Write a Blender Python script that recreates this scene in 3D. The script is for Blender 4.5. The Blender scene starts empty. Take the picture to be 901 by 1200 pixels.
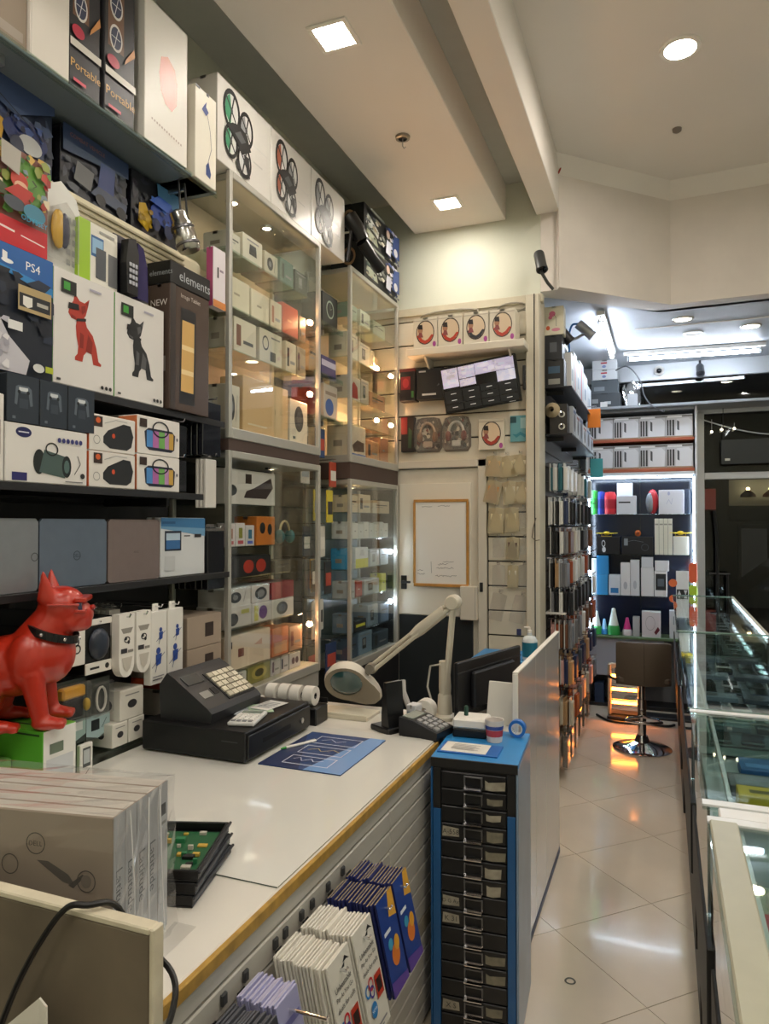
import bpy, math, random
from mathutils import Vector, Matrix
rng = random.Random(11)
S = bpy.context.scene
COL = S.collection
R = math.radians
# ------------------------------------------------------------------ camera
cd = bpy.data.cameras.new('camera'); cam = bpy.data.objects.new('camera', cd); COL.objects.link(cam)
cam.location = (0, 0, 1.63); cam.rotation_euler = (R(91.0), 0, R(21.6))
cd.sensor_fit = 'HORIZONTAL'; cd.sensor_width = 36; cd.lens = 36 * 830 / 901; cd.clip_start = .02
S.camera = cam
# ------------------------------------------------------------------ world, exposure
W = bpy.data.worlds.new('night'); S.world = W; W.use_nodes = True
W.node_tree.nodes['Background'].inputs[0].default_value = (.012, .014, .022, 1)
W.node_tree.nodes['Background'].inputs[1].default_value = 1
S.view_settings.view_transform = 'Standard'; S.view_settings.look = 'None'
S.view_settings.exposure = 0.05; S.view_settings.gamma = 1; S.view_settings.use_curve_mapping = False
# ------------------------------------------------------------------ materials
def lin(c): return c / 12.92 if c <= .04045 else ((c + .055) / 1.055) ** 2.4
def rgb(h): return tuple(lin(int(h[i:i + 2], 16) / 255) for i in (0, 2, 4)) + (1,)
MC = {}
def M(h, rough=.5, metal=0., kind='', spec=.5, coat=0., var=0., scale=12., bump=0.):
    """procedural paint: colour h with a little noise variation and relief"""
    k = (h, rough, metal, kind, spec, coat, var, scale, bump)
    if k in MC: return MC[k]
    m = bpy.data.materials.new((kind or 'paint') + '_' + h); m.use_nodes = True
    nt = m.node_tree; b = nt.nodes['Principled BSDF']; I = b.inputs
    I['Base Color'].default_value = rgb(h); I['Roughness'].default_value = rough
    I['Metallic'].default_value = metal; I['Specular IOR Level'].default_value = spec
    I['Coat Weight'].default_value = coat; I['Coat Roughness'].default_value = .05
    if var or bump:
        tc = nt.nodes.new('ShaderNodeTexCoord'); n = nt.nodes.new('ShaderNodeTexNoise')
        n.inputs['Scale'].default_value = scale; n.inputs['Detail'].default_value = 6
        nt.links.new(tc.outputs['Object'], n.inputs['Vector'])
        if var:
            r = nt.nodes.new('ShaderNodeValToRGB'); c = rgb(h)
            r.color_ramp.elements[0].position = .3; r.color_ramp.elements[1].position = .7
            r.color_ramp.elements[0].color = tuple(x * (1 - var) for x in c[:3]) + (1,)
            r.color_ramp.elements[1].color = tuple(min(1, x * (1 + var * .5)) for x in c[:3]) + (1,)
            nt.links.new(n.outputs['Fac'], r.inputs['Fac']); nt.links.new(r.outputs['Color'], I['Base Color'])
        if bump:
            bp = nt.nodes.new('ShaderNodeBump'); bp.inputs['Strength'].default_value = bump; bp.inputs['Distance'].default_value = .01
            nt.links.new(n.outputs['Fac'], bp.inputs['Height']); nt.links.new(bp.outputs['Normal'], I['Normal'])
    MC[k] = m; return m
def emit(h, s, name='lamp'):
    k = (h, s, name)
    if k in MC: return MC[k]
    m = bpy.data.materials.new(name + '_' + h); m.use_nodes = True
    b = m.node_tree.nodes['Principled BSDF'].inputs
    b['Base Color'].default_value = (.8, .8, .8, 1); b['Emission Color'].default_value = rgb(h); b['Emission Strength'].default_value = s
    MC[k] = m; return m
def glassy(name, tint, gloss=.08, rough=.02, milky=0., body='ffffff'):
    """thin pane: see-through with Fresnel reflections; milky adds some plastic body"""
    m = bpy.data.materials.new(name); m.use_nodes = True; nt = m.node_tree
    out = nt.nodes['Material Output']; nt.nodes.remove(nt.nodes['Principled BSDF'])
    t = nt.nodes.new('ShaderNodeBsdfTransparent'); t.inputs[0].default_value = rgb(tint)
    g = nt.nodes.new('ShaderNodeBsdfGlossy'); g.inputs['Roughness'].default_value = rough; g.inputs['Color'].default_value = (1, 1, 1, 1)
    f = nt.nodes.new('ShaderNodeLayerWeight'); f.inputs['Blend'].default_value = .5     # Schlick: same from both sides of the pane
    p = nt.nodes.new('ShaderNodeMath'); p.operation = 'POWER'; p.inputs[1].default_value = 5
    a = nt.nodes.new('ShaderNodeMath'); a.operation = 'ADD'; a.inputs[1].default_value = gloss * .5; a.use_clamp = True
    nt.links.new(f.outputs['Facing'], p.inputs[0]); nt.links.new(p.outputs[0], a.inputs[0])
    x = nt.nodes.new('ShaderNodeMixShader'); nt.links.new(a.outputs[0], x.inputs[0])
    nt.links.new(t.outputs[0], x.inputs[1]); nt.links.new(g.outputs[0], x.inputs[2]); last = x
    if milky:
        d = nt.nodes.new('ShaderNodeBsdfDiffuse'); d.inputs[0].default_value = rgb(body)
        y = nt.nodes.new('ShaderNodeMixShader'); y.inputs[0].default_value = milky
        nt.links.new(x.outputs[0], y.inputs[1]); nt.links.new(d.outputs[0], y.inputs[2]); last = y
    nt.links.new(last.outputs[0], out.inputs[0]); return m
GLASS = glassy('clear_glass', 'fcfefd'); GREEN = glassy('green_glass', 'eef6f2', .07); DARKGL = glassy('street_glass', 'c8ced2', .05)
WRAP = glassy('clear_wrap', 'f8f8f8', .10, .12, .05, 'ececec'); BLIST = glassy('blister_plastic', 'fafafa', .12, .08, .04, 'e8e8e8')
CHROME = M('d8d8dc', .08, 1, 'chrome'); STEEL = M('b9bbbd', .3, 1, 'steel'); ALU = M('c9c7bf', .35, .6, 'aluminium')
BLACK = M('101113', .35, 0, 'black_plastic'); DARK = M('1b1c1f', .5, 0, 'dark_plastic'); WHITE = M('ece9e2', .45, 0, 'white_plastic')
CREAM = M('d9d2c2', .6, 0, 'cream_paint', var=.06, scale=3); CARDB = 'b99a72'
def ink(h): return M(h, .4, 0, 'ink')
# ------------------------------------------------------------------ mesh builder
class MB:
    def __init__(s): s.v = []; s.f = []; s.mi = []; s.m = []; s.sm = []
    def k(s, m):
        if m not in s.m: s.m.append(m)
        return s.m.index(m)
    def add(s, vs, fs, m, smooth=False):
        o = len(s.v); i = s.k(m); s.v += [tuple(v) for v in vs]
        for f in fs: s.f.append(tuple(o + a for a in f)); s.mi.append(i); s.sm.append(smooth)
    def box(s, x0, x1, y0, y1, z0, z1, m, bv=.0015, fm=None):
        """box with chamfered edges; fm gives single faces their own material"""
        b = min(bv, (x1 - x0) * .3, (y1 - y0) * .3, (z1 - z0) * .3)
        P = []
        for X, sx in ((x0, 1), (x1, -1)):
            for Y, sy in ((y0, 1), (y1, -1)):
                for Z, sz in ((z0, 1), (z1, -1)):
                    P += [(X, Y + sy * b, Z + sz * b), (X + sx * b, Y, Z + sz * b), (X + sx * b, Y + sy * b, Z)]
        q = lambda c, a: c * 3 + a
        F = {'-X': (q(0, 0), q(1, 0), q(3, 0), q(2, 0)), '+X': (q(4, 0), q(6, 0), q(7, 0), q(5, 0)),
             '-Y': (q(0, 1), q(4, 1), q(5, 1), q(1, 1)), '+Y': (q(2, 1), q(3, 1), q(7, 1), q(6, 1)),
             '-Z': (q(0, 2), q(2, 2), q(6, 2), q(4, 2)), '+Z': (q(1, 2), q(5, 2), q(7, 2), q(3, 2))}
        E = []
        for a, c in ((0, 1), (2, 3), (4, 5), (6, 7)): E.append((q(a, 0), q(a, 1), q(c, 1), q(c, 0)))
        for a, c in ((0, 2), (1, 3), (4, 6), (5, 7)): E.append((q(a, 0), q(c, 0), q(c, 2), q(a, 2)))
        for a, c in ((0, 4), (1, 5), (2, 6), (3, 7)): E.append((q(a, 1), q(a, 2), q(c, 2), q(c, 1)))
        E += [(q(c, 0), q(c, 1), q(c, 2)) for c in range(8)]
        for k2, f in F.items(): s.add([P[i] for i in f], [tuple(range(4))], (fm or {}).get(k2, m))
        s.add(P, E, m); return s
    def tube(s, pts, r, m, n=10, cap=True):
        pts = [Vector(p) for p in pts]; rr = r if isinstance(r, (list, tuple)) else [r] * len(pts)
        vs = []; up = None
        for i, p in enumerate(pts):
            d = (pts[min(i + 1, len(pts) - 1)] - pts[max(i - 1, 0)]).normalized()
            if up is None: up = Vector((0, 0, 1)) if abs(d.z) < .9 else Vector((1, 0, 0))
            a = d.cross(up).normalized(); b = a.cross(d).normalized(); up = b
            for j in range(n):
                t = 2 * math.pi * j / n; vs.append(p + rr[i] * (math.cos(t) * a + math.sin(t) * b))
        fs = [(i * n + j, i * n + (j + 1) % n, (i + 1) * n + (j + 1) % n, (i + 1) * n + j) for i in range(len(pts) - 1) for j in range(n)]
        s.add(vs, fs, m, True)
        if cap: s.add(vs[:n], [tuple(range(n))], m); s.add(vs[-n:], [tuple(reversed(range(n)))], m)
        return s
    def lathe(s, prof, m, c=(0, 0, 0), n=24, axis='Z'):
        vs = []
        for r, z in prof:
            for j in range(n):
                t = 2 * math.pi * j / n; a, b = r * math.cos(t), r * math.sin(t)
                vs.append({'Z': (c[0] + a, c[1] + b, c[2] + z), 'X': (c[0] + z, c[1] + a, c[2] + b), 'Y': (c[0] + b, c[1] + z, c[2] + a)}[axis])
        L = len(prof)
        fs = [(i * n + j, i * n + (j + 1) % n, (i + 1) * n + (j + 1) % n, (i + 1) * n + j) for i in range(L - 1) for j in range(n)]
        s.add(vs, fs, m, True)
        return s
    def prism(s, pts, d, m):
        """closed outline pts (3-D) pushed along vector d"""
        n = len(pts); a = [Vector(p) for p in pts]; b = [p + Vector(d) for p in a]
        s.add(a + b, [tuple(reversed(range(n))), tuple(range(n, 2 * n))] + [(i, (i + 1) % n, n + (i + 1) % n, n + i) for i in range(n)], m); return s
    def ball(s, c, r, m, n=12, k=7):
        r = r if isinstance(r, (tuple, list)) else (r, r, r)
        vs = [(c[0], c[1], c[2] - r[2])]
        for i in range(1, k):
            t = -math.pi / 2 + math.pi * i / k
            for j in range(n):
                p = 2 * math.pi * j / n; vs.append((c[0] + r[0] * math.cos(t) * math.cos(p), c[1] + r[1] * math.cos(t) * math.sin(p), c[2] + r[2] * math.sin(t)))
        vs.append((c[0], c[1], c[2] + r[2])); T = len(vs) - 1
        fs = [(0, 1 + (j + 1) % n, 1 + j) for j in range(n)]
        for i in range(k - 2):
            for j in range(n): a = 1 + i * n; fs.append((a + j, a + (j + 1) % n, a + n + (j + 1) % n, a + n + j))
        a = 1 + (k - 2) * n; fs += [(a + j, a + (j + 1) % n, T) for j in range(n)]
        s.add(vs, fs, m, True); return s
    def mesh(s, name):
        me = bpy.data.meshes.new(name); me.from_pydata(s.v, [], s.f)
        for m in s.m: me.materials.append(m)
        me.polygons.foreach_set('material_index', s.mi); me.polygons.foreach_set('use_smooth', s.sm); me.update()
        if any(s.sm): me.set_sharp_from_angle(angle=math.radians(42))
        return me
def ob(name, mb, parent=None, loc=(0, 0, 0), rz=0):
    o = bpy.data.objects.new(name, mb.mesh(name) if isinstance(mb, MB) else mb); COL.objects.link(o)
    o.location = loc; o.rotation_euler.z = rz
    if parent: o.parent = parent
    return o
def tag(o, label, cat, group=None):
    o['label'] = label; o['category'] = cat
    if group: o['group'] = group
    return o
def thing(name, label, cat, loc=(0, 0, 0), rz=0, group=None):
    o = bpy.data.objects.new(name, None); COL.objects.link(o); o.empty_display_size = .05
    o.location = loc; o.rotation_euler.z = rz; return tag(o, label, cat, group)
def struct(name, mb, parent=None):
    o = ob(name, mb, parent); o['kind'] = 'structure'; return o
def dup(root, loc=None, rz=None, label=None, group=None):
    r = root.copy(); COL.objects.link(r)
    if loc is not None: r.location = loc
    if rz is not None: r.rotation_euler.z = rz
    if label: r['label'] = label
    if group: r['group'] = group
    for ch in list(root.children):
        c = ch.copy(); COL.objects.link(c); c.parent = r
        for g in list(ch.children):
            d = g.copy(); COL.objects.link(d); d.parent = c
    return r
def lbox(name, parent, x0, x1, y0, y1, z0, z1, m, bv=.0015): return ob(name, MB().box(x0, x1, y0, y1, z0, z1, m, bv), parent)
# ------------------------------------------------------------------ flat print on faces
TXT = {}
def text_mesh(t):
    if t not in TXT:
        c = bpy.data.curves.new('lettering', 'FONT'); c.body = t; c.align_x = 'CENTER'; c.resolution_u = 2
        o = bpy.data.objects.new('lettering', c); me = bpy.data.meshes.new_from_object(o)
        vs = [v.co.copy() for v in me.vertices]; fs = [tuple(p.vertices) for p in me.polygons]
        x = [v.x for v in vs] or [0]; y = [v.y for v in vs] or [0]
        TXT[t] = (vs, fs, (min(x) + max(x)) / 2, (min(y) + max(y)) / 2, (max(y) - min(y)) or 1, (max(x) - min(x)) or 1)
        bpy.data.objects.remove(o); bpy.data.meshes.remove(me); bpy.data.curves.remove(c)
    return TXT[t]
def art(parent, org, U, V, w, h, cmds, name='print', lift=.0006):
    """flat print: polygons in face coordinates 0..1, each a hair above the last"""
    org, U, V = Vector(org), Vector(U), Vector(V); N = U.cross(V); mb = MB()
    for i, c in enumerate(cmds):
        e = lift + i * .00022; at = lambda x, y: org + U * (x * w) + V * (y * h) + N * e
        k, m = c[0], ink(c[-1]) if isinstance(c[-1], str) else c[-1]
        if k == 'R': x0, y0, x1, y1 = c[1:5]; mb.add([at(x0, y0), at(x1, y0), at(x1, y1), at(x0, y1)], [(0, 1, 2, 3)], m)
        elif k == 'E':
            cx, cy, rx, ry = c[1:5]; n = 20
            mb.add([at(cx + rx * math.cos(2 * math.pi * j / n), cy + ry * math.sin(2 * math.pi * j / n)) for j in range(n)], [tuple(range(n))], m)
        elif k == 'O':
            cx, cy, rx, ry, t = c[1:6]; n = 24; vs = []
            for j in range(n):
                a, b = math.cos(2 * math.pi * j / n), math.sin(2 * math.pi * j / n)
                vs += [at(cx + rx * a, cy + ry * b), at(cx + rx * (1 - t) * a, cy + ry * (1 - t) * b)]
            mb.add(vs, [(2 * j, 2 * ((j + 1) % n), 2 * ((j + 1) % n) + 1, 2 * j + 1) for j in range(n)], m)
        elif k == 'P': mb.add([at(*p) for p in c[1]], [tuple(range(len(c[1])))], m)
        elif k == 'L':
            pts, t = c[1], max(c[2], .0022 / w) / 2
            for (a, b), (c2, d) in zip(pts, pts[1:]):
                q = Vector(((c2 - a) * w, (d - b) * h)); L = q.length or 1; nx, ny = -q.y / L * t, q.x / L * t * w / h
                nx, ny = nx * 1, ny
                mb.add([at(a + nx, b + ny), at(a - nx, b - ny), at(c2 - nx, d - ny), at(c2 + nx, d + ny)], [(0, 1, 2, 3)], m)
        elif k == 'T':
            s, cx, cy, th = c[1:5]; vs, fs, mx, my, hh, ww = text_mesh(s); sc = th * h / hh; rot = c[5] if len(c) > 6 else 0
            if abs(rot) < 1: sc = min(sc, .96 * w / ww)
            ca, sa = math.cos(R(rot)), math.sin(R(rot)); o2 = org + U * (cx * w) + V * (cy * h) + N * e
            mb.add([o2 + U * (((v.x - mx) * ca - (v.y - my) * sa) * sc) + V * (((v.x - mx) * sa + (v.y - my) * ca) * sc) for v in vs], fs, m)
    return ob(name, mb, parent)
def bend(pts, n=6):
    """smooth curve through the points"""
    P = [Vector(p) for p in pts]; P = [P[0]] + P + [P[-1]]; out = []
    for a, b, c, d in zip(P, P[1:], P[2:], P[3:]):
        for i in range(n):
            t = i / n; out.append(.5 * (2 * b + (c - a) * t + (2 * a - 5 * b + 4 * c - d) * t * t + (3 * b - a - 3 * c + d) * t ** 3))
    return out + [P[-1]]
def mosaic(seed, n, x0, y0, x1, y1, pal, s0=.03, s1=.12):
    """busy printed picture: many small irregular patches"""
    q = random.Random(seed); out = []
    for i in range(n):
        cx, cy, s = q.uniform(x0, x1), q.uniform(y0, y1), q.uniform(s0, s1); k = q.randint(4, 6); a0 = q.random() * 6.28
        out.append(('P', [(min(x1, max(x0, cx + s * q.uniform(.5, 1) * math.cos(a0 + 6.283 * j / k))), min(y1, max(y0, cy + s * q.uniform(.5, 1) * math.sin(a0 + 6.283 * j / k)))) for j in range(k)], q.choice(pal)))
    return out
FACE = {'+X': lambda x, y, z: ((x, -y, 0), (0, 1, 0), (0, 0, 1), 2 * y, z), '-X': lambda x, y, z: ((-x, y, 0), (0, -1, 0), (0, 0, 1), 2 * y, z),
        '-Y': lambda x, y, z: ((-x, -y, 0), (1, 0, 0), (0, 0, 1), 2 * x, z), '+Y': lambda x, y, z: ((x, y, 0), (-1, 0, 0), (0, 0, 1), 2 * x, z),
        '+Z': lambda x, y, z: ((-x, -y, z), (1, 0, 0), (0, 1, 0), 2 * x, 2 * y)}
def carton(label, x0, x1, y0, y1, z0, z1, col, arts=None, faces=None, name='carton', cat='box', group=None, rz=0, rough=.45, seam=True, lid=None, tilt=0):
    """a printed carton: body, flat print, and a tuck flap or lid line"""
    hx, hy, h = (x1 - x0) / 2, (y1 - y0) / 2, z1 - z0
    fm = {k: M(v, rough, 0, 'card') for k, v in (faces or {}).items()}
    o = ob(name, MB().box(-hx, hx, -hy, hy, 0, h, M(col, rough, 0, 'card'), .0022, fm), None, ((x0 + x1) / 2, (y0 + y1) / 2, z0), rz)
    if tilt: o.rotation_euler.y = tilt
    tag(o, label, cat, group)
    for f, cm in (arts or {}).items(): art(o, *FACE[f](hx, hy, h), cm)
    if seam and h > .06:
        dk = M('8a857c' if sum(rgb(col)[:3]) > .6 else '3a3b3f', .6, 0, 'card')
        ob('tuck_flap', MB().box(-hx * .96, hx * .96, -hy * .97, hy * .97, h, h + .0012, M(col, rough, 0, 'card'), .0003).box(-hx * .2, hx * .2, -hy, -hy + .001, h - .012, h + .001, dk, .0002), o)
    return o
ORD = ['first', 'second', 'third', 'fourth', 'fifth', 'sixth', 'seventh', 'eighth', 'ninth', 'tenth', 'eleventh', 'twelfth', 'thirteenth', 'fourteenth', 'fifteenth', 'sixteenth']
# ------------------------------------------------------------------ the room
FLOORM = M('e4d6c1', .12, 0, 'polished_tile', .5, .3, .05, 4); GROUT = M('6b675f', .8, 0, 'grout')
WALLM = M('d6d8c8', .7, 0, 'cream_wall', var=.07, scale=2.2, bump=.03); CEILM = M('e6e1da', .7, 0, 'ceiling_paint', var=.03, scale=1.5)
fl = struct('floor', MB().box(-2.1, 2.3, -1.6, 7.1, -.08, -.004, GROUT))
def clip(poly, ax, v, sgn):
    out = []
    for i, p in enumerate(poly):
        q = poly[(i + 1) % len(poly)]; a, b = sgn * (p[ax] - v), sgn * (q[ax] - v)
        if a >= 0: out.append(p)
        if a * b < 0: t = a / (a - b); out.append((p[0] + t * (q[0] - p[0]), p[1] + t * (q[1] - p[1])))
    return out
hd = .3535; tv = {}
for i in range(-6, 9):
    for j in range(-11, 15):
        if (i + j) % 2: continue
        cx, cy = -.42 + i * hd, 2.573 + .3535 + j * hd - hd
        cx, cy = -.42 + i * hd, 2.573 + (j) * hd
        if not (-1.2 < cx < 2.2 and .3 < cy < 7.2): continue
        g = hd - .002; poly = [(cx + g, cy), (cx, cy + g), (cx - g, cy), (cx, cy - g)]
        for a in ((0, -1.0, 1), (0, 2.25, -1), (1, .1, 1), (1, 6.95, -1)):
            poly = clip(poly, *a)
            if len(poly) < 3: break
        if len(poly) < 3: continue
        full = len(poly) == 4 and abs(poly[0][0] - cx - g) < 1e-6 and abs(poly[3][1] - cy + g) < 1e-6 and abs(poly[1][1] - cy - g) < 1e-6
        if full:
            if 'm' not in tv: tv['m'] = MB().prism([(g, 0, -.004), (0, g, -.004), (-g, 0, -.004), (0, -g, -.004)], (0, 0, .004), FLOORM).mesh('tile')
            ob('tile', tv['m'], fl, (cx, cy, 0))
        else: ob('tile', MB().prism([(x - cx, y - cy, -.004) for x, y in poly], (0, 0, .004), FLOORM), fl, (cx, cy, 0))
wl = struct('wall_left', MB().box(-2.1, -1.97, -1.6, 4.5, 0, 3.9, WALLM))
wb = struct('wall_back', MB().box(-2.1, -.72, 4.5, 4.62, 0, 3.95, WALLM))
struct('wall_front', MB().box(-2.1, 2.3, -1.72, -1.6, 0, 3.95, WALLM))
struct('wall_right', MB().box(2.2, 2.32, -1.6, 7.1, 0, 3.95, WALLM))
ws = struct('wall_side', MB().box(-.86, -.745, 4.62, 7.1, 0, 3.2, WALLM))
struct('ceiling', MB().box(-2.1, -.62, -1.6, 4.62, 3.82, 3.95, M('c4c4bc', .8, 0, 'ceiling_paint', var=.03)))
cr = struct('ceiling', MB().box(-.62, 2.3, -1.6, 5.2, 3.9, 4.0, CEILM)); cr.name = 'ceiling_right'
struct('trim_1', MB().box(-1.56, -.94, -1.6, 4.498, 3.59, 3.82, CEILM, .004)).name = 'trim_ceiling_slab'
struct('trim_2', MB().box(-.745, -.60, -1.6, 4.498, 3.59, 3.95, CEILM, .004)).name = 'trim_ceiling_beam'
bk = MB(); pts = [(-.6, 4.45), (.045, 5.09), (2.3, 5.0), (2.3, 5.2), (-.02, 5.25), (-.72, 4.62), (-.72, 4.5), (-.62, 4.5)]
bk.prism([(x, y, 3.1) for x, y in pts], (0, 0, .85), M('dbd4cc', .7, 0, 'wall_paint', var=.08, scale=3)); struct('wall_bulkhead', bk)
cv = MB(); pc = [(-.6, 4.449), (.045, 5.089), (2.3, 4.999)]
for (a, b), (c, d) in zip(pc, pc[1:]):      # small cove where bulkhead meets ceiling
    cv.prism([(a, b, 3.80), (a, b - .09, 3.899), (a, b, 3.899)], (c - a, d - b, 0), CEILM)
struct('trim_cove', cv)
lc = MB().prism([(x, y, 3.1) for x, y in [(-.74, 4.62), (-.05, 5.2), (2.3, 5.15), (2.3, 7.1), (-.86, 7.1), (-.86, 4.62)]], (0, 0, .06), M('bfc4cc', .5, 0, 'ceiling_paint', var=.03))
struct('ceiling_low', lc)
struct('trim_joint', MB().box(-.2, 2.2, 5.62, 5.64, 3.094, 3.1, CEILM))
struct('trim_ledge', MB().box(-1.95, -.70, 4.44, 4.5, 3.02, 3.07, M('c9c1ab', .6, 0, 'trim_paint', var=.08)))
# cream column closing the slat panel
struct('wall_column', MB().box(-.80, -.715, 4.40, 4.62, 0, 3.06, M('cfc8b5', .5, 0, 'column_paint', var=.08, scale=5), .006).box(-.748, -.742, 4.396, 4.402, 0, 3.06, DARK))
# back wall slat panel, slats one by one
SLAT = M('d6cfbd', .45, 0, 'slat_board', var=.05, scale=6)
sp = struct('trim_slat_panel', MB().box(-1.95, -.80, 4.475, 4.5, .62, 3.02, DARK))
z = 2.04
while z < 3.0: lbox('slat', sp, -1.95, -.80, 4.455, 4.476, z, min(z + .149, 3.02), SLAT, .003); z += .158
z = .62
while z < 2.03: lbox('slat', sp, -1.05, -.80, 4.455, 4.476, z, min(z + .147, 2.035), SLAT, .003); z += .156
# door
dr = struct('door_1', MB().box(-1.70, -1.115, 4.46, 4.474, .02, 1.995, M('d9d3c4', .4, 0, 'door_paint', var=.05)))
fm = MB(); FRM = M('cdc7b8', .45, 0, 'door_frame')
fm.box(-1.113, -1.058, 4.43, 4.474, 0, 2.05, FRM, .004).box(-1.95, -1.058, 4.43, 4.474, 2.0, 2.05, FRM, .004)
struct('door_frame', fm, dr)
struct('door_panel', MB().box(-1.655, -1.165, 4.447, 4.461, 1.035, 1.90, M('e2dccd', .35, 0, 'door_paint')), dr)
struct('kick_panel', MB().box(-1.655, -1.15, 4.447, 4.461, .1, 1.03, M('22272a', .4, 0, 'door_dark')), dr)
struct('door_handle', MB().box(-1.64, -1.60, 4.44, 4.449, 1.20, 1.29, DARK).tube([(-1.62, 4.44, 1.25), (-1.62, 4.40, 1.25), (-1.56, 4.40, 1.25)], .008, DARK), dr)
struct('door_lock', MB().box(-1.10, -1.08, 4.422, 4.432, 1.2, 1.26, DARK).box(-1.165, -1.14, 4.44, 4.449, .6, .66, DARK), dr)
# shop window at the far end, street beyond
def bars(name, lst, m, parent=None):
    b = MB()
    for l in lst: b.box(*l, m, .004)
    return struct(name, b, parent)
FW = M('c9ccd0', .4, .2, 'window_frame')
wn = bars('window_1', [(.255, .33, 6.92, 6.99, 0, 2.64), (-.745, 2.2, 6.92, 6.99, 2.62, 2.68), (.33, 2.2, 6.92, 6.99, 2.03, 2.09), (.33, 2.2, 6.92, 6.99, 0, .08), (1.25, 1.31, 6.92, 6.99, .08, 2.62), (-.745, 2.2, 6.92, 6.99, 2.95, 3.1)], FW)
for b in ((.33, 1.25, .08, 2.03), (1.31, 2.2, .08, 2.03), (.33, 1.25, 2.09, 2.62), (1.31, 2.2, 2.09, 2.62), (-.745, .33, 2.68, 2.95), (.33, 2.2, 2.68, 2.95)):
    struct('pane', MB().box(b[0], b[1], 6.95, 6.956, b[2], b[3], DARKGL), wn)
struct('wall_far', MB().box(-.745, .255, 6.93, 7.0, 0, 2.62, M('8c8f94', .6, 0, 'wall_paint')))
struct('ground_street', MB().box(-6, 10, 7.1, 30, -.2, -.12, M('17181a', .8, 0, 'asphalt', var=.3, scale=20)).box(-6, 10, 7.1, 8.6, -.12, -.03, M('3a3936', .8, 0, 'pavement')))
# ------------------------------------------------------------------ lamps
WARM = emit('fff5e8', 120, 'led_panel'); ROUND = emit('fff4e6', 310, 'led_disc')
for i, (y, lb) in enumerate(((2.534, 'square ceiling downlight nearest in the lowered slab'), (4.126, 'far square ceiling downlight near the end of the slab'), (.93, 'added unseen square downlight in slab above the counter'), (-.7, 'added unseen square downlight in slab behind the counter'))):  # last two continue the row out of view, added to light the near shop
    t = thing('ceiling_downlight', lb, 'downlight', (-1.22, y, 3.59), group='square downlights in the slab')
    f = MB()
    for a in ((-.085, .085, -.085, -.065), (-.085, .085, .065, .085), (-.085, -.065, -.065, .065), (.065, .085, -.065, .065)): f.box(*a, -.008, 0, WHITE, .002)
    ob('frame', f, t); ob('diffuser', MB().box(-.064, .064, -.064, .064, -.006, -.001, WARM, .001), t)
for i, (x, y, lb) in enumerate(((.082, 3.616, 'round ceiling downlight lit in upper right ceiling'), (.082, 1.4, 'added unseen round downlight over the aisle nearer the camera'), (.082, -.6, 'added unseen round downlight over the aisle behind the camera'), (1.3, 2.6, 'added unseen round downlight over the far side of the glass counter'), (1.3, .3, 'added unseen round downlight at the right rear of the shop'))):  # all but the first are unseen, added to raise the ambient light
    t = thing('ceiling_downlight', lb, 'downlight', (x, y, 3.9), group='round downlights')
    ob('rim', MB().lathe([(.07, -.001), (.095, -.001), (.093, -.01), (.072, -.012), (.07, -.004)], WHITE), t)
    ob('diffuser', MB().lathe([(.07, -.004), (.05, -.007), (0, -.008)], ROUND), t)
t = thing('lamp_socket', 'empty round ceiling socket with a bare hook between the two square lights', 'socket', (-1.22, 3.331, 3.59))
ob('rim', MB().lathe([(.02, -.004), (.038, -.001), (.036, -.012), (.022, -.014)], M('8f8a80', .3, .8, 'nickel')), t)
ob('socket_cup', MB().lathe([(.024, -.013), (.02, -.006), (0, -.003)], DARK), t)
ob('hook', MB().tube([(0, 0, -.012), (0, 0, -.05), (.008, 0, -.062), (.016, 0, -.055)], .003, STEEL, 6), t)
tag(ob('ceiling_sensor', MB().lathe([(.026, 0), (.024, -.014), (.012, -.022), (0, -.023)], M('77706a', .4, 0, 'plastic')), None, (.078, 4.362, 3.9)), 'small dark round sensor on the right ceiling', 'sensor')
TUBE = emit('e6f1ff', 48, 'tube_light')
def batten(label, a, b, hz):
    a, b = Vector(a), Vector(b); t = thing('tube_light', label, 'tube light', a); d = b - a; n = d.normalized(); L = d.length
    s = n.cross(Vector((0, 0, 1)))
    m = MB(); w = s * .025
    m.prism([w, -w, -w + Vector((0, 0, .03)), w + Vector((0, 0, .03))], d, WHITE); ob('batten', m, t)
    ob('tube', MB().tube([n * .05 - Vector((0, 0, .035)), n * (L - .05) - Vector((0, 0, .035))], .014, TUBE, 12), t)
    for q in (.03, L - .03): ob('end_clip', MB().tube([n * q, n * q - Vector((.0, 0, .035)) - s * .018, n * q - Vector((0, 0, .052)) - s * .012], .006, STEEL, 6).tube([n * q - Vector((0, 0, .035)) + s * .018, n * q - Vector((0, 0, .052)) + s * .012], .006, STEEL, 6).tube([n * q - s * .02 - Vector((0, 0, .034)), n * q + s * .02 - Vector((0, 0, .034))], .008, STEEL, 6), t)
batten('bright tube light running away from the camera above the side wall', (-.40, 5.02, 3.06), (-.40, 6.2, 3.06), 0)
batten('long tube light across the low ceiling before the far window', (-.32, 6.33, 3.065), (.76, 6.40, 3.065), 1)
FILL_TUBE = emit('f3f4f0', 20, 'tube_light')  # two tubes added behind the camera as frontal fill for ceiling and goods
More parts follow.
